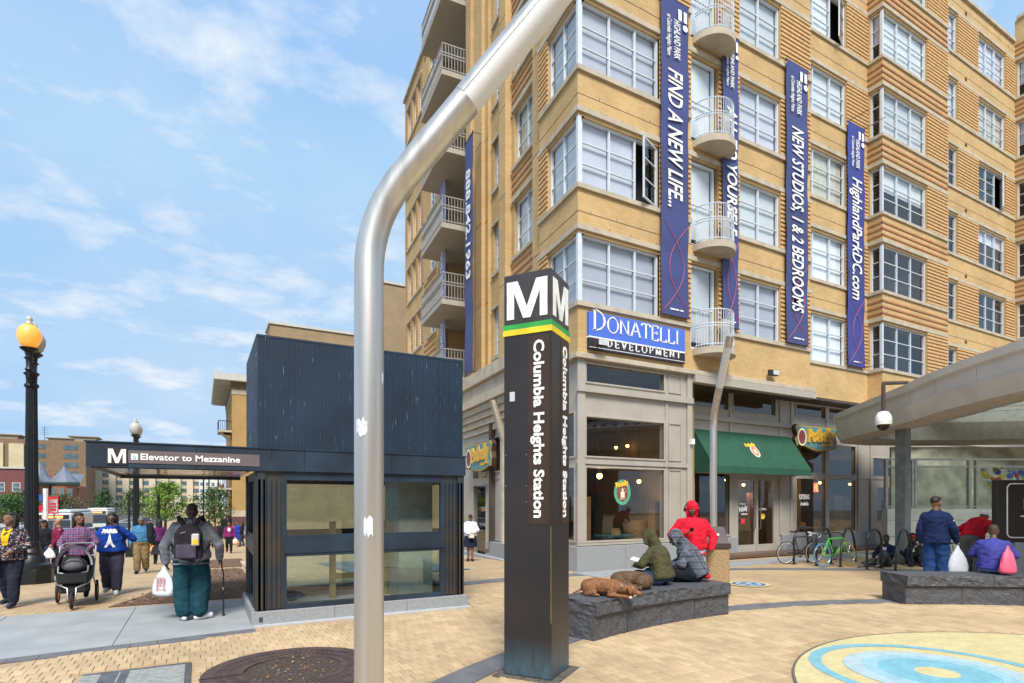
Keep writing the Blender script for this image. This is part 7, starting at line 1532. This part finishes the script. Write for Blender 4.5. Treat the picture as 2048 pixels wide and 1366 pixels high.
q = bench2_pt(2016, 8.98); plastic_bag(q+Vector((0, 0, .52)), .5, .26, 'bright pink carrier bag on the bench beside the person in the blue violet sweater', pm('pink_plastic', (.80, .12, .22), .45, var=.08, bump=.4, bscale=14))
# ================================================================ street lamps
m_iron = pm('lamp_iron', (.012, .014, .017), .4, .2, var=.15)
m_globe = pm('lamp_globe', (.46, .45, .41), .25, var=.05); m_globe_on = pm('lamp_globe_lit', (.7, .33, .08), .4, emit=(1.0, .34, .03), estr=.3)
def street_lamp(loc, label, lit=False, rz=0.0):
    b = Vector(loc); t = thing('street_lamp', label, 'street lamp', b, group='twin globe street lamps')
    mb = MB(); mb.prism([(b.x+.46*math.cos(R(22.5+45*i)), b.y+.46*math.sin(R(22.5+45*i))) for i in range(8)], b.z-.02, b.z+.36); mb.build('plinth', m_iron, t, bev=.02)
    mb = MB(); mb.lathe([(.43, .36), (.42, .46), (.30, .52), (.27, .66), (.22, .72), (.24, .78), (.18, .86), (.165, 1.0), (.17, 1.02), (.15, 1.05)], b, 20); mb.build('base', m_iron, t, smooth=True)
    mb = MB(); n = 16; vs = []
    for z, r in ((1.0, .15), (4.9, .115)):
        for j in range(n*2): a = math.pi*j/n; q = r*(1 if j % 2 else .88); vs.append((b.x+q*math.cos(a), b.y+q*math.sin(a), b.z+z))
    k = 2*n; mb.add(vs, [(j, (j+1) % k, k+(j+1) % k, k+j) for j in range(k)]); mb.build('fluted_shaft', m_iron, t)
    mb = MB(); mb.lathe([(.115, 4.9), (.15, 4.93), (.15, 4.98), (.11, 5.02), (.12, 5.2), (.17, 5.26), (.12, 5.3), (.06, 5.5), (.0, 5.52)], b, 16); mb.build('capital', m_iron, t, smooth=True)
    d = Vector((math.cos(rz), math.sin(rz), 0))
    for s in (-1, 1):
        c = b+d*.33*s; mb = MB(); mb.tube([b+Vector((0,0,5.1)), b+d*.2*s+Vector((0,0,5.0)), c+Vector((0,0,5.1)), c+Vector((0,0,5.3))], .04, 8); mb.lathe([(.05, 5.25), (.09, 5.3), (.06, 5.36), (.07, 5.55), (.11, 5.58), (.07, 5.62), (.08, 5.72), (.18, 5.8), (.19, 5.83), (.1, 5.84)], c, 14); mb.build('arm', m_iron, t, smooth=True)
        mb = MB(); mb.lathe([(.11, 5.83), (.19, 5.93), (.24, 6.08), (.24, 6.2), (.2, 6.32), (.12, 6.39), (.09, 6.41)], c, 20); mb.build('globe', m_globe_on if (lit and s < 0) else m_globe, t, smooth='all')
        mb = MB(); mb.lathe([(.1, 6.40), (.1, 6.44), (.05, 6.47), (.075, 6.52), (.06, 6.58), (.02, 6.62), (.0, 6.63)], c, 12); mb.build('finial', m_globe, t, smooth='all')
    return t
Lp = at(63, 14.3); street_lamp((Lp[0], Lp[1], gz(Lp[1])), 'black fluted twin globe street lamp with one orange globe lit', True, math.atan2(Lp[1], Lp[0])-R(8))
Lp = at(272, 27.5); street_lamp((Lp[0], Lp[1], gz(Lp[1])), 'black twin globe street lamp rising behind the elevator canopy', False, math.atan2(Lp[1], Lp[0])-R(6))
# thin poles and signs along the kerb
def pole_sign(px, Y, h, label, boards, r=.03, mat=None, nm='sign_post', cat='sign'):
    x, y = at(px, Y); z = gz(y); t = thing(nm, label, cat, (x, y, z), -YAW, local=True); mb = MB(); mb.tube([(0, 0, 0), (0, 0, h)], r, 8); mb.build('post', mat or m_pf, t)
    for (x0, x1, z0, z1, c, inner) in boards:
        mb = MB(); mb.box(x0, x1, -r-.02, -r-.005, z0, z1); o = mb.build('board', c, t, bev=.004)
        if inner:
            for i, (f0, f1) in enumerate(((.12, .3), (.38, .5), (.58, .72))): mb = MB(); mb.box(x0+.05, x1-.05, -r-.024, -r-.02, z0+(z1-z0)*f0, z0+(z1-z0)*f1); mb.build('printed_line', inner, o)
    return t
m_sred = pm('sign_red', (.5, .02, .03), .5); m_sblue = pm('sign_blue2', (.03, .08, .3), .5); m_swh = pm('sign_white', (.68, .68, .7), .5); m_sgreen = pm('sign_green', (.02, .25, .14), .5)
pole_sign(108, 21.5, 2.6, 'white and red parking sign on a grey post', [(-.2, .2, 1.95, 2.6, m_sred, None), (-.17, .17, 2.0, 2.5, m_swh, m_sred)])
pole_sign(91, 24, 3.1, 'white bus stop pole with blue and red flags', [(-.55, -.05, 2.55, 2.85, m_sblue, None), (-.55, -.05, 2.1, 2.4, m_sred, None), (-.45, .15, 1.0, 1.3, m_sblue, None), (-.5, -.1, .6, .95, m_swh, m_sblue)], r=.09, mat=m_swh)
for (px, Y, h) in ((258, 34, 3.4), (317, 30, 3.1), (407, 55, 9), (418, 62, 9)): pole_sign(px, Y, h, 'bare %s metal pole at the kerb %s' % (('short', 'beside the tree') if h < 5 else ('tall dark', 'beyond the trees')), [], r=.07, mat=m_iron, nm='metal_pole', cat='pole')
bpy.data.objects['metal_pole']['label'] = 'bare slanting dark metal pole by the second lamp post'; bpy.data.objects['metal_pole.001']['label'] = 'bare short dark post in front of the bright green tree'; bpy.data.objects['metal_pole.002']['label'] = 'tall dark metal pole behind the head of the man with the cane'; bpy.data.objects['metal_pole.003']['label'] = 'tall thin metal pole near the brick corner building'
def signal(px, Y, z, on, label, arm=None):
    x, y = at(px, Y); g0 = gz(y); t = thing('traffic_light', label, 'traffic light', (x, y, g0), -YAW, local=True); mb = MB(); mb.tube([(.35, 0, 0), (.35, 0, z+1.2)], .08, 8)
    if arm: mb.tube([(.35, 0, z+1.1), (arm*.5, 0, z+1.6), (arm, 0, z+1.7)], .05, 6)
    mb.build('post', m_iron, t); mb = MB(); mb.box(-.17, .17, -.15, .1, z-.5, z+.5); mb.build('housing', m_black, t, bev=.02)
    for i, (c, nm) in enumerate((((.5, .02, .01), 'red'), ((.5, .3, .01), 'amber'), ((.02, .45, .25), 'green'))):
        mb = MB(); mb.ell((0, -.16, z+.32-.32*i), (.11, .03, .11), 12, 6); mb.build('lens', pm('signal_'+nm+('_on' if nm == on else ''), c if nm == on else tuple(v*.08 for v in c), .4, emit=c if nm == on else None, estr=2.5 if nm == on else 0), t)
signal(151, 60, 1.2+.8, 'green', 'traffic light showing green in front of the brick turret house', -5); signal(437, 75, 2.3, 'red', 'traffic light showing red beside the trees far up the street')
# ================================================================ trees
def leaf_tree(px, Y, h, cr, label, c1, c2, seed, conif=False, n=2600, z0=None):
    x, y = at(px, Y); b = Vector((x, y, gz(y))); rj = random.Random(seed); t = thing('street_tree', label, 'tree', b, group='trees along the street'); mb = MB(); tips = []
    mb.tube([b, b+Vector((.05, .03, h*.35)), b+Vector((-.05, .05, h*.7)), b+Vector((0, 0, h*.95))], [.16, .12, .07, .02], 8)
    for i in range(22):
        f = .28+.68*i/22; a = i*2.4+rj.uniform(-.4, .4); L_ = cr*(1.1-f if conif else math.sin(math.pi*min(1, .15+f*.85))**.7)*rj.uniform(.7, 1.1); p0 = b+Vector((0, 0, h*f*.9)); p1 = p0+Vector((math.cos(a)*L_, math.sin(a)*L_, L_*(.1 if conif else .45))); mb.tube([p0, p0.lerp(p1, .5)+Vector((0, 0, .1)), p1], [.04, .025, .008], 5)
        for k in range(5): tips.append((p0.lerp(p1, .35+.16*k), .25+.22*cr*(.4+.6*(1-f))))
    mb.build('trunk', pm('bark', (.06, .045, .035), .9, var=.3), t); mb = MB()
    for i in range(n):
        c, s = rj.choice(tips); p = c+Vector((rj.gauss(0, s*.55), rj.gauss(0, s*.55), rj.gauss(0, s*.42))); q = rj.uniform(.07, .15)*(Y/70)**.5; u = Vector((rj.gauss(0, 1), rj.gauss(0, 1), rj.gauss(0, .6))).normalized(); v = u.cross(Vector((rj.gauss(0, 1), rj.gauss(0, 1), rj.gauss(0, 1)))).normalized()
        mb.add([p-u*q, p-v*q*.6, p+u*q, p+v*q*.6], [(0,1,2,3)], 0 if rj.random() < .6 else 1)
    o = mb.build('crown', [pm('leaf_%d' % seed, c1, .7, var=.25, scale=1.5), pm('leafb_%d' % seed, c2, .7, var=.25, scale=1.5)], t); return t
YG = ((.17, .27, .03), (.10, .19, .02)); DG = ((.045, .10, .03), (.03, .07, .02)); MG = ((.08, .15, .04), (.05, .10, .03))
leaf_tree(330, 62, 6.6, 2.5, 'bright yellow green street tree under the edge of the canopy', *YG, 1, n=5200)
leaf_tree(428, 60, 6.0, 2.1, 'mid green street tree behind the head of the man with the backpack', *MG, 2, n=3600)
leaf_tree(207, 85, 6.5, 2.4, 'dark green feathery tree in front of the cream apartment slab', *DG, 3, conif=True, n=3200)
leaf_tree(268, 90, 6.5, 2.6, 'dull green tree beside the second lamp post', (.09, .14, .04), (.06, .1, .03), 4, n=3000)
leaf_tree(14, 60, 5.0, 2.6, 'green bushy tree at the far side of the street by the maroon block', (.07, .15, .03), (.04, .09, .02), 5, n=4200)
leaf_tree(50, 70, 5.6, 2.8, 'olive green tree behind the lit street lamp', (.10, .12, .035), (.05, .07, .02), 6, n=3600)
leaf_tree(118, 80, 5.2, 2.8, 'brownish green tree below the turret house', (.11, .11, .04), (.06, .065, .025), 7, n=3400)
# ================================================================ vehicles
m_tint = pm('car_glass', (.05, .065, .08), .08, var=.1); m_trim = pm('car_trim', (.02, .02, .02), .5); m_hl = pm('headlight', (.7, .72, .74), .1); m_tl = pm('tail_light', (.4, .01, .01), .2)
def car(x, y, face, paint, label, suv=0.0):
    t = thing('parked_car' if abs(x+8) < .6 else 'car', label, 'car', (x, y, gz(y)-.13), 0 if face > 0 else math.pi, 'cars in the street', local=True)   # local +y is the nose
    h = 1.42+suv; P_ = [(-2.2, .35), (-2.25, .75), (-2.1, .98), (-1.5, 1.02), (.85, .98), (2.0, .82), (2.22, .65), (2.22, .32)]; mb = MB(); k = len(P_); vs = []
    for xx, ins in ((-.86, 0), (-.90, 0), (.90, 0), (.86, 0)): vs += [(xx, p[0]*(1 if abs(xx) > .87 else .985), p[1]+(.0 if abs(xx) > .87 else -.0)) for p in P_]
    fs = [(s*k+i, s*k+i+1, (s+1)*k+i+1, (s+1)*k+i) for s in range(3) for i in range(k-1)] + [(s*k+k-1, s*k, (s+1)*k, (s+1)*k+k-1) for s in range(3)] + [tuple(range(k)), tuple(range(3*k, 4*k))]; mb.add(vs, fs); mb.build('body', paint, t, bev=.05)
    G_ = [(-1.85 if suv else -1.6, 1.0), (-1.5 if suv else -1.0, h-.06), (.1, h-.05), (.95, .98)]; mb = MB(); vs = [(-.80, *p) for p in (G_[0], G_[3])] + [(-.62, *p) for p in G_[1:3]] + [(.80, *p) for p in (G_[0], G_[3])] + [(.62, *p) for p in G_[1:3]]
    mb.add(vs, [(0,1,3,2), (4,6,7,5), (0,2,6,4), (1,5,7,3), (2,3,7,6)]); mb.build('glasshouse', m_tint, t); mb = MB(); mb.prism([(-.64, G_[1][0]-.05), (.64, G_[1][0]-.05), (.64, .15), (-.64, .15)], h-.07, h); mb.build('roof', paint, t, bev=.03)
    for sx_ in (-1, 1):
        for yy in (-1.35, 1.35):
            mb = MB(Matrix.Translation((sx_*.82, yy, .33)) @ Matrix.Rotation(R(90), 4, 'Y')); mb.lathe([(.2, -.1), (.33, -.1), (.33, .1), (.2, .1)], (0, 0, 0), 18); wo = mb.build('wheel', m_rubber, t); mb = MB(Matrix.Translation((sx_*.82, yy, .33)) @ Matrix.Rotation(R(90), 4, 'Y')); mb.lathe([(.02, -.105), (.2, -.105), (.2, .105), (.02, .105)], (0, 0, 0), 12); mb.build('hub', m_chrome, wo)
        mb = MB(); mb.box(sx_*.62-.2, sx_*.62+.2, 2.17, 2.26, .62, .78); mb.build('headlight', m_hl, t); mb = MB(); mb.box(sx_*.7-.14, sx_*.7+.14, -2.27, -2.18, .72, .9); mb.build('tail_light', m_tl, t); mb = MB(); mb.box(sx_*.9-.07, sx_*.9+.07, .62, .78, .95, 1.08); mb.build('mirror', paint, t)
    mb = MB(); mb.box(-.5, .5, 2.2, 2.25, .38, .56); mb.build('grille', m_trim, t); mb = MB(); mb.box(-.26, .26, 2.25, 2.262, .42, .53); mb.build('number_plate', m_swh, t); return t
pc_ = {n: pm('paint_'+n, c, .3, .3, var=.03) for n, c in (('silver', (.38, .4, .42)), ('white', (.68, .69, .7)), ('black', (.02, .02, .025)), ('blue', (.12, .2, .3)), ('grey', (.14, .15, .16)), ('red', (.4, .03, .03)))}
car(-8, 34.5, -1, pc_['grey'], 'dark grey parked car nearest the woman in the flowered shirt', .2); car(-8, 41, -1, pc_['silver'], 'silver parked car behind the lit street lamp'); car(-8, 47.5, -1, pc_['blue'], 'pale blue parked car behind the woman in the black cap', .15); car(-8, 54, -1, pc_['white'], 'white parked car in front of the bus', .2)
car(-12.2, 49, -1, pc_['white'], 'white car in the traffic lane beside the parked cars', .2); car(-18.6, 52, 1, pc_['silver'], 'silver car in the far lane', .1); car(-22, 46, 1, pc_['black'], 'black car parked at the far kerb'); car(-8, 82, -1, pc_['silver'], 'silver car parked beyond the bus', .2); car(-8, 90, -1, pc_['white'], 'white car parked well beyond the bus'); car(-11, 100, -1, pc_['black'], 'black car driving far behind the bus'); car(-8.0, 112, -1, pc_['red'], 'red car far up the street')
def bus(x, y, label, main, stripe):
    t = thing('city_bus', label, 'bus', (x, y, gz(y)-.13), math.pi, 'city buses', local=True); mb = MB(); mb.box(-1.28, 1.28, -10.5, 0, .35, 2.95); mb.build('body', main, t, bev=.12); mb = MB(); mb.box(-1.15, 1.15, -10.2, -.3, 2.95, 3.2); mb.build('roof_fairing', main, t, bev=.12)
    mb = MB(); mb.box(-1.1, 1.1, -.02, .03, 1.15, 2.35); mb.build('windscreen', m_tint, t); mb = MB(); mb.box(-1.0, 1.0, -.01, .04, 2.45, 2.8); ob = mb.build('destination_board', m_trim, t); mb = MB(); mb.box(-.6, .8, .04, .05, 2.52, 2.73); mb.build('amber_display', pm('amber_led', (.5, .14, .04), .5, emit=(1, .3, .08), estr=.9), ob)
    for s in (-1, 1):
        mb = MB(); mb.box(s*1.285-.01, s*1.285+.01, -9.8, -.6, 1.35, 2.4); mb.build('side_windows', m_tint, t); mb = MB(); mb.box(s*.9-.18, s*.9+.18, 0, .04, .75, .95); mb.build('headlight', m_hl, t); mb = MB(); mb.tube([(s*1.2, .0, 2.6), (s*1.5, .2, 2.5), (s*1.5, .2, 2.1)], .03, 6); mb.box(s*1.5-.1, s*1.5+.1, .15, .25, 1.75, 2.15); mb.build('mirror', m_trim, t); mb = MB(); mb.box(s*1.29-.012, s*1.29+.012, -10.3, -.1, .5, 1.2); mb.build('stripe', stripe, t)
        for yy in (-2.4, -8): mb = MB(Matrix.Translation((s*1.15, yy, .48)) @ Matrix.Rotation(R(90), 4, 'Y')); mb.lathe([(.25, -.15), (.48, -.15), (.48, .15), (.25, .15)], (0, 0, 0), 18); mb.build('wheel', m_rubber, t)
    mb = MB(); mb.box(-1.2, 1.2, -.0, .08, .35, .6); mb.build('bumper', m_trim, t)
bus(-10.9, 61, 'silver and white city bus with a lit orange destination board', pm('bus_silver', (.55, .57, .58), .35, .3), m_sred); bus(-12.5, 96, 'red and white city bus farther up the street', pm('bus_white', (.6, .6, .6), .4), m_sred)
# ================================================================ far buildings
def facade_windows(par, F, x0, x1, nx, z0, dz, nz, w_, h_, fm, glass, skip=()):
    for i in range(nx):
        for j in range(nz):
            if (i, j) in skip: continue
            x = x0+(x1-x0)*(i+.5)/nx; z = z0+dz*j; mb = MB(F); mb.box(x-w_/2, x+w_/2, -.06, .02, z, z+h_); o = mb.build('window', fm, par); mb = MB(F); mb.box(x-w_/2+.12, x+w_/2-.12, -.09, -.06, z+.12, z+h_/2-.05); mb.box(x-w_/2+.12, x+w_/2-.12, -.08, -.06, z+h_/2+.05, z+h_-.12); mb.build('pane', glass, o)
def block(px0, px1, Y, ztop, mat, label, name='apartment_block', depth=18, base=-2.2, rot=0.0):
    x0, y0 = at(px0, Y); x1 = x_on(px1, y0) ; t = thing(name, label, 'building', ((x0+x1)/2, y0, base)); mb = MB(); mb.box(x0, x1, y0, y0+depth, base, ztop); mb.build('wall', mat, t); return t, x0, x1, y0
m_far_glass = pm('far_glass', (.10, .14, .16), .15, var=.3, scale=.5); m_fw = pm('far_frame', (.5, .5, .47), .7); m_fdk = pm('far_frame_dark', (.07, .09, .09), .6)
mbr = brick_mat('brown_brick', (.22, .14, .085), (.20, .125, .075), (.2, .15, .1), .6, .25, .02); t, x0, x1, y0 = block(-60, 172, 170, 21.4, mbr, 'large brown brick apartment block beyond the street with cream bays'); F = frame((0, y0, 0), (1,0,0), (0,1,0), (0,0,1))
def fx(px): return x_on(px, y0)
facade_windows(t, F, fx(76), fx(88), 1, 1.5, 2.85, 7, 2.4, 1.5, m_fdk, m_far_glass); facade_windows(t, F, fx(130), fx(153), 1, 1.5, 2.85, 7, 3.6, 1.6, m_fdk, m_far_glass)
for (a, b) in ((18, 48), (-12, 7)): mb = MB(F); mb.box(fx(a), fx(b), -.5, 0, -2, 20); mb.build('cream_bay', pm('cream_panel', (.52, .43, .27), .8, var=.12, scale=.3), t)
for (a, b, z0_, z1_) in ((-10, 33, 21.4, 22.6), (95, 140, 21.4, 22.2), (140, 190, 21.4, 23)): mb = MB(F); mb.box(fx(a), fx(b), 1, 9, z0_, z1_); mb.box(fx(a)-.8, fx(b)+.8, .5, 9.5, z1_, z1_+.3); mb.build('roof_house', pm('roof_trim', (.3, .24, .17), .8), t)
mb = MB(F); 
for k in range(4): mb.tube([(fx(84), 3, 21), (fx(84), 3, 26)], .06, 5); mb.tube([(fx(76+k), 3, 23.5+k*.7), (fx(93-k), 3, 23.5+k*.7)], .04, 4)
mb.build('aerial', m_iron, t)
t, x0, x1, y0 = block(-70, 51, 105, 8.3, pm('maroon_brick', (.17, .055, .055), .85, var=.08, scale=.5), 'low maroon brick block at the far left of the street', 'corner_building', 12); F = frame((0, y0, 0), (1,0,0), (0,1,0), (0,0,1)); facade_windows(t, F, fx(-15), fx(48), 2, .6, 3.3, 2, 1.25, 1.75, m_fw, m_far_glass)
for o_ in (0,): mb = MB(F); mb.box(x0-.2, x1+.2, -.25, 0, 8.3, 8.6); mb.build('coping', m_fw, t)
# brick house with two slate turrets
t, x0, x1, y0 = block(70, 158, 118, 5.4, brick_mat('red_brick', (.32, .11, .05), (.28, .09, .04), (.3, .2, .13), .5, .2, .02), 'orange red brick house with two slate grey turret roofs', 'turret_house', 10); F = frame((0, y0, 0), (1,0,0), (0,1,0), (0,0,1)); m_slate = pm('slate_roof', (.13, .15, .19), .6, var=.15, scale=.6); m_cop = pm('copper_green', (.10, .19, .17), .7)
for (pxc, r, zt) in ((78, 2.9, 10.4), (128, 2.9, 9.6)):
    c = (fx(pxc), 0, 0); mb = MB(F); mb.lathe([(r*.78, -2), (r*.78, 5.6)], c, 10); mb.build('turret', MATS['red_brick'], t); mb = MB(F); mb.lathe([(r*.85, 5.5), (r*.98, 5.9), (r*.9, 6.1)], c, 10); mb.build('eaves', m_cop, t); mb = MB(F); mb.lathe([(r*.98, 6.1), (r*.6, 7.3), (r*.28, zt-1.2), (.05, zt)], c, 10); mb.build('turret_roof', m_slate, t)
    for a in (-125, -90, -55):
        x, y = c[0]+r*.79*math.cos(R(a)), r*.79*math.sin(R(a))
        for z in (.2, 3.1): mb = MB(F); mb.box(x-.45, x+.45, y-.12, y+.1, z, z+1.7); mb.build('window', m_far_glass, t)
mb = MB(F); mb.box(fx(96), fx(108), 1, 3, 5.4, 8.0); mb.build('chimney', MATS['red_brick'], t); mb = MB(F); mb.add([(x0, .5, 5.4), (x1, .5, 5.4), (x1, 6, 8.2), (x0, 6, 8.2)], [(0,1,2,3)]); mb.build('roof', m_slate, t)
for z in (.0, 2.7, 5.0): mb = MB(F); mb.box(x0-.02, x1+.02, -.06, 0, z, z+.2); mb.build('stone_course', m_fw, t)
# cream slab with vertical piers
t, x0, x1, y0 = block(162, 398, 200, 19.5, pm('cream_concrete', (.50, .42, .30), .85, var=.08, scale=.2), 'long cream concrete apartment slab with vertical piers'); F = frame((0, y0, 0), (1,0,0), (0,1,0), (0,0,1)); nb = 9
for i in range(nb):
    xa = x0+(x1-x0)*i/nb; mb = MB(F); mb.box(xa, xa+(x1-x0)/nb*.5, -.9, 0, -2.2, 19.5); mb.build('pier', pm('pier_cream', (.56, .48, .36), .85, var=.06), t)
    for j in range(7): mb = MB(F); xb_ = xa+(x1-x0)/nb*.75; mb.box(xb_-.9, xb_+.9, -.08, .02, .2+2.7*j, 1.7+2.7*j); mb.build('window', m_far_glass, t)
t, x0, x1, y0 = block(372, 445, 260, 21.0, pm('white_concrete', (.62, .62, .60), .85, var=.05), 'white apartment tower far up the street'); F = frame((0, y0, 0), (1,0,0), (0,1,0), (0,0,1)); facade_windows(t, F, x0+.5, x1-.5, 6, 0, 3.2, 6, 1.4, 1.6, m_fw, m_far_glass)
# yellow brick corner building with deep eaves
x0, y0 = at(464, 60); t = thing('corner_building', 'yellow brick corner building with deep bracketed eaves and balconies', 'building', (x0, y0, gz(y0))); myb = brick_mat('ochre_brick', (.42, .26, .09), (.38, .23, .075), (.36, .26, .14), .3, .1, .01)
mb = MB(); mb.box(x0, x0+14, y0, y0+16, 1.0, 13.3); mb.build('wall', myb, t); 
for (e, a, b) in ((.02, .35, 1.0), (.05, 13.3, 13.8)): mb = MB(); mb.box(x0-e, x0+14, y0-e, y0+16, a, b); mb.build('stone_course', m_stone, t)
mb = MB(); mb.box(x0-.03, x0+14, y0-.03, y0+16, -2.5, .35); mb.build('plinth', pm('purple_brick', (.10, .045, .05), .85), t)
mb = MB(); mb.box(x0-1.7, x0+14, y0-.8, y0+17, 14.6, 15.3); mb.build('eaves', pm('eaves_paint', (.50, .48, .43), .8), t); mb = MB(); mb.box(x0-.1, x0+14, y0-.1, y0+16, 13.8, 14.6); mb.build('frieze', pm('frieze_brown', (.2, .13, .07), .8), t)
for i in range(16): mb = MB(); mb.box(x0-1.5, x0, y0+.3+i, y0+.55+i, 14.3, 14.6); mb.build('bracket', MATS['eaves_paint'], t)
for z in (3.2, 6.3, 9.3):
    mb = MB(); mb.box(x0-1.3, x0, y0+.5, y0+3.8, z, z+.2); mb.add([(x0-.9, y0+.8, z), (x0, y0+.8, z-.9), (x0, y0+3.5, z-.9), (x0-.9, y0+3.5, z)], [(0,1,2,3)]); bo = mb.build('balcony', m_stone, t); mb = MB()
    for k in range(8): mb.box(x0-1.28, x0-1.24, y0+.5+k*.45, y0+.54+k*.45, z+.2, z+1.2); mb.box(x0-1.25+k*.17, x0-1.22+k*.17, y0+.5, y0+.53, z+.2, z+1.2)
    mb.box(x0-1.3, x0, y0+.48, y0+.54, z+1.15, z+1.22); mb.box(x0-1.3, x0-1.24, y0+.5, y0+3.8, z+1.15, z+1.22); mb.build('railing', m_iron, bo)
mb = MB(); mb.lathe([(.16, 0), (.2, .3), (.22, .32)], (x0-.9, y0+.8, 3.4), 10); mb.build('flower_pot', pm('terracotta', (.4, .13, .06), .8), t)
mb = MB(); mb.box(x0-1.0, x0-.1, y0+1, y0+4, -2, -.0); mb.add([(x0-1.4, y0+.8, .9), (x0, y0+.8, 1.1), (x0, y0+4, 1.1), (x0-1.4, y0+4, .9)], [(0,1,2,3)]); mb.build('entrance_bay', pm('dark_green', (.02, .05, .045), .5), t)
# tan block behind the elevator house and the higher block beside it
t, x0, x1, y0 = block(540, 742, 45, 16.0, brick_mat('tan_brick', (.33, .245, .15), (.30, .22, .135), (.27, .21, .14), .4, .13, .012), 'blank tan brick block rising behind the elevator house', depth=3); mb = MB(); mb.box(x0-.1, x1, y0-.1, y0+3, 16, 16.2); mb.build('coping', m_fw, t)
x0, y0 = at(742, 45.5); t = thing('apartment_block', 'tall brown brick block edge beside the street front of the yellow apartment block', 'building', (x0, y0, gz(y0))); mb = MB(); mb.box(x0, x0+6, y0, y0+3, -2, 19.6); mb.build('wall', MATS['tan_brick'], t); mb = MB(); mb.box(x0-.1, x0+6, y0-.1, y0+3, 19.6, 19.8); mb.build('coping', m_fw, t)

# block across the plaza, seen mirrored in the shop glass
t = thing('apartment_block', 'dark red brick block mirrored in the shop windows', 'building', (15, -48, 0)); mb = MB(); mb.box(-25, 60, -60, -48, -.2, 15); mb.build('wall', MATS['red_brick'], t)
FZ = frame((0, -48, 0), (-1,0,0), (0,-1,0), (0,0,1)); facade_windows(t, FZ, -58, 23, 14, 1.5, 3.4, 4, 1.6, 1.9, m_fw, m_far_glass); mb = MB(); mb.box(-25.3, 60.3, -60, -47.7, 15, 15.5); mb.build('coping', m_fw, t)
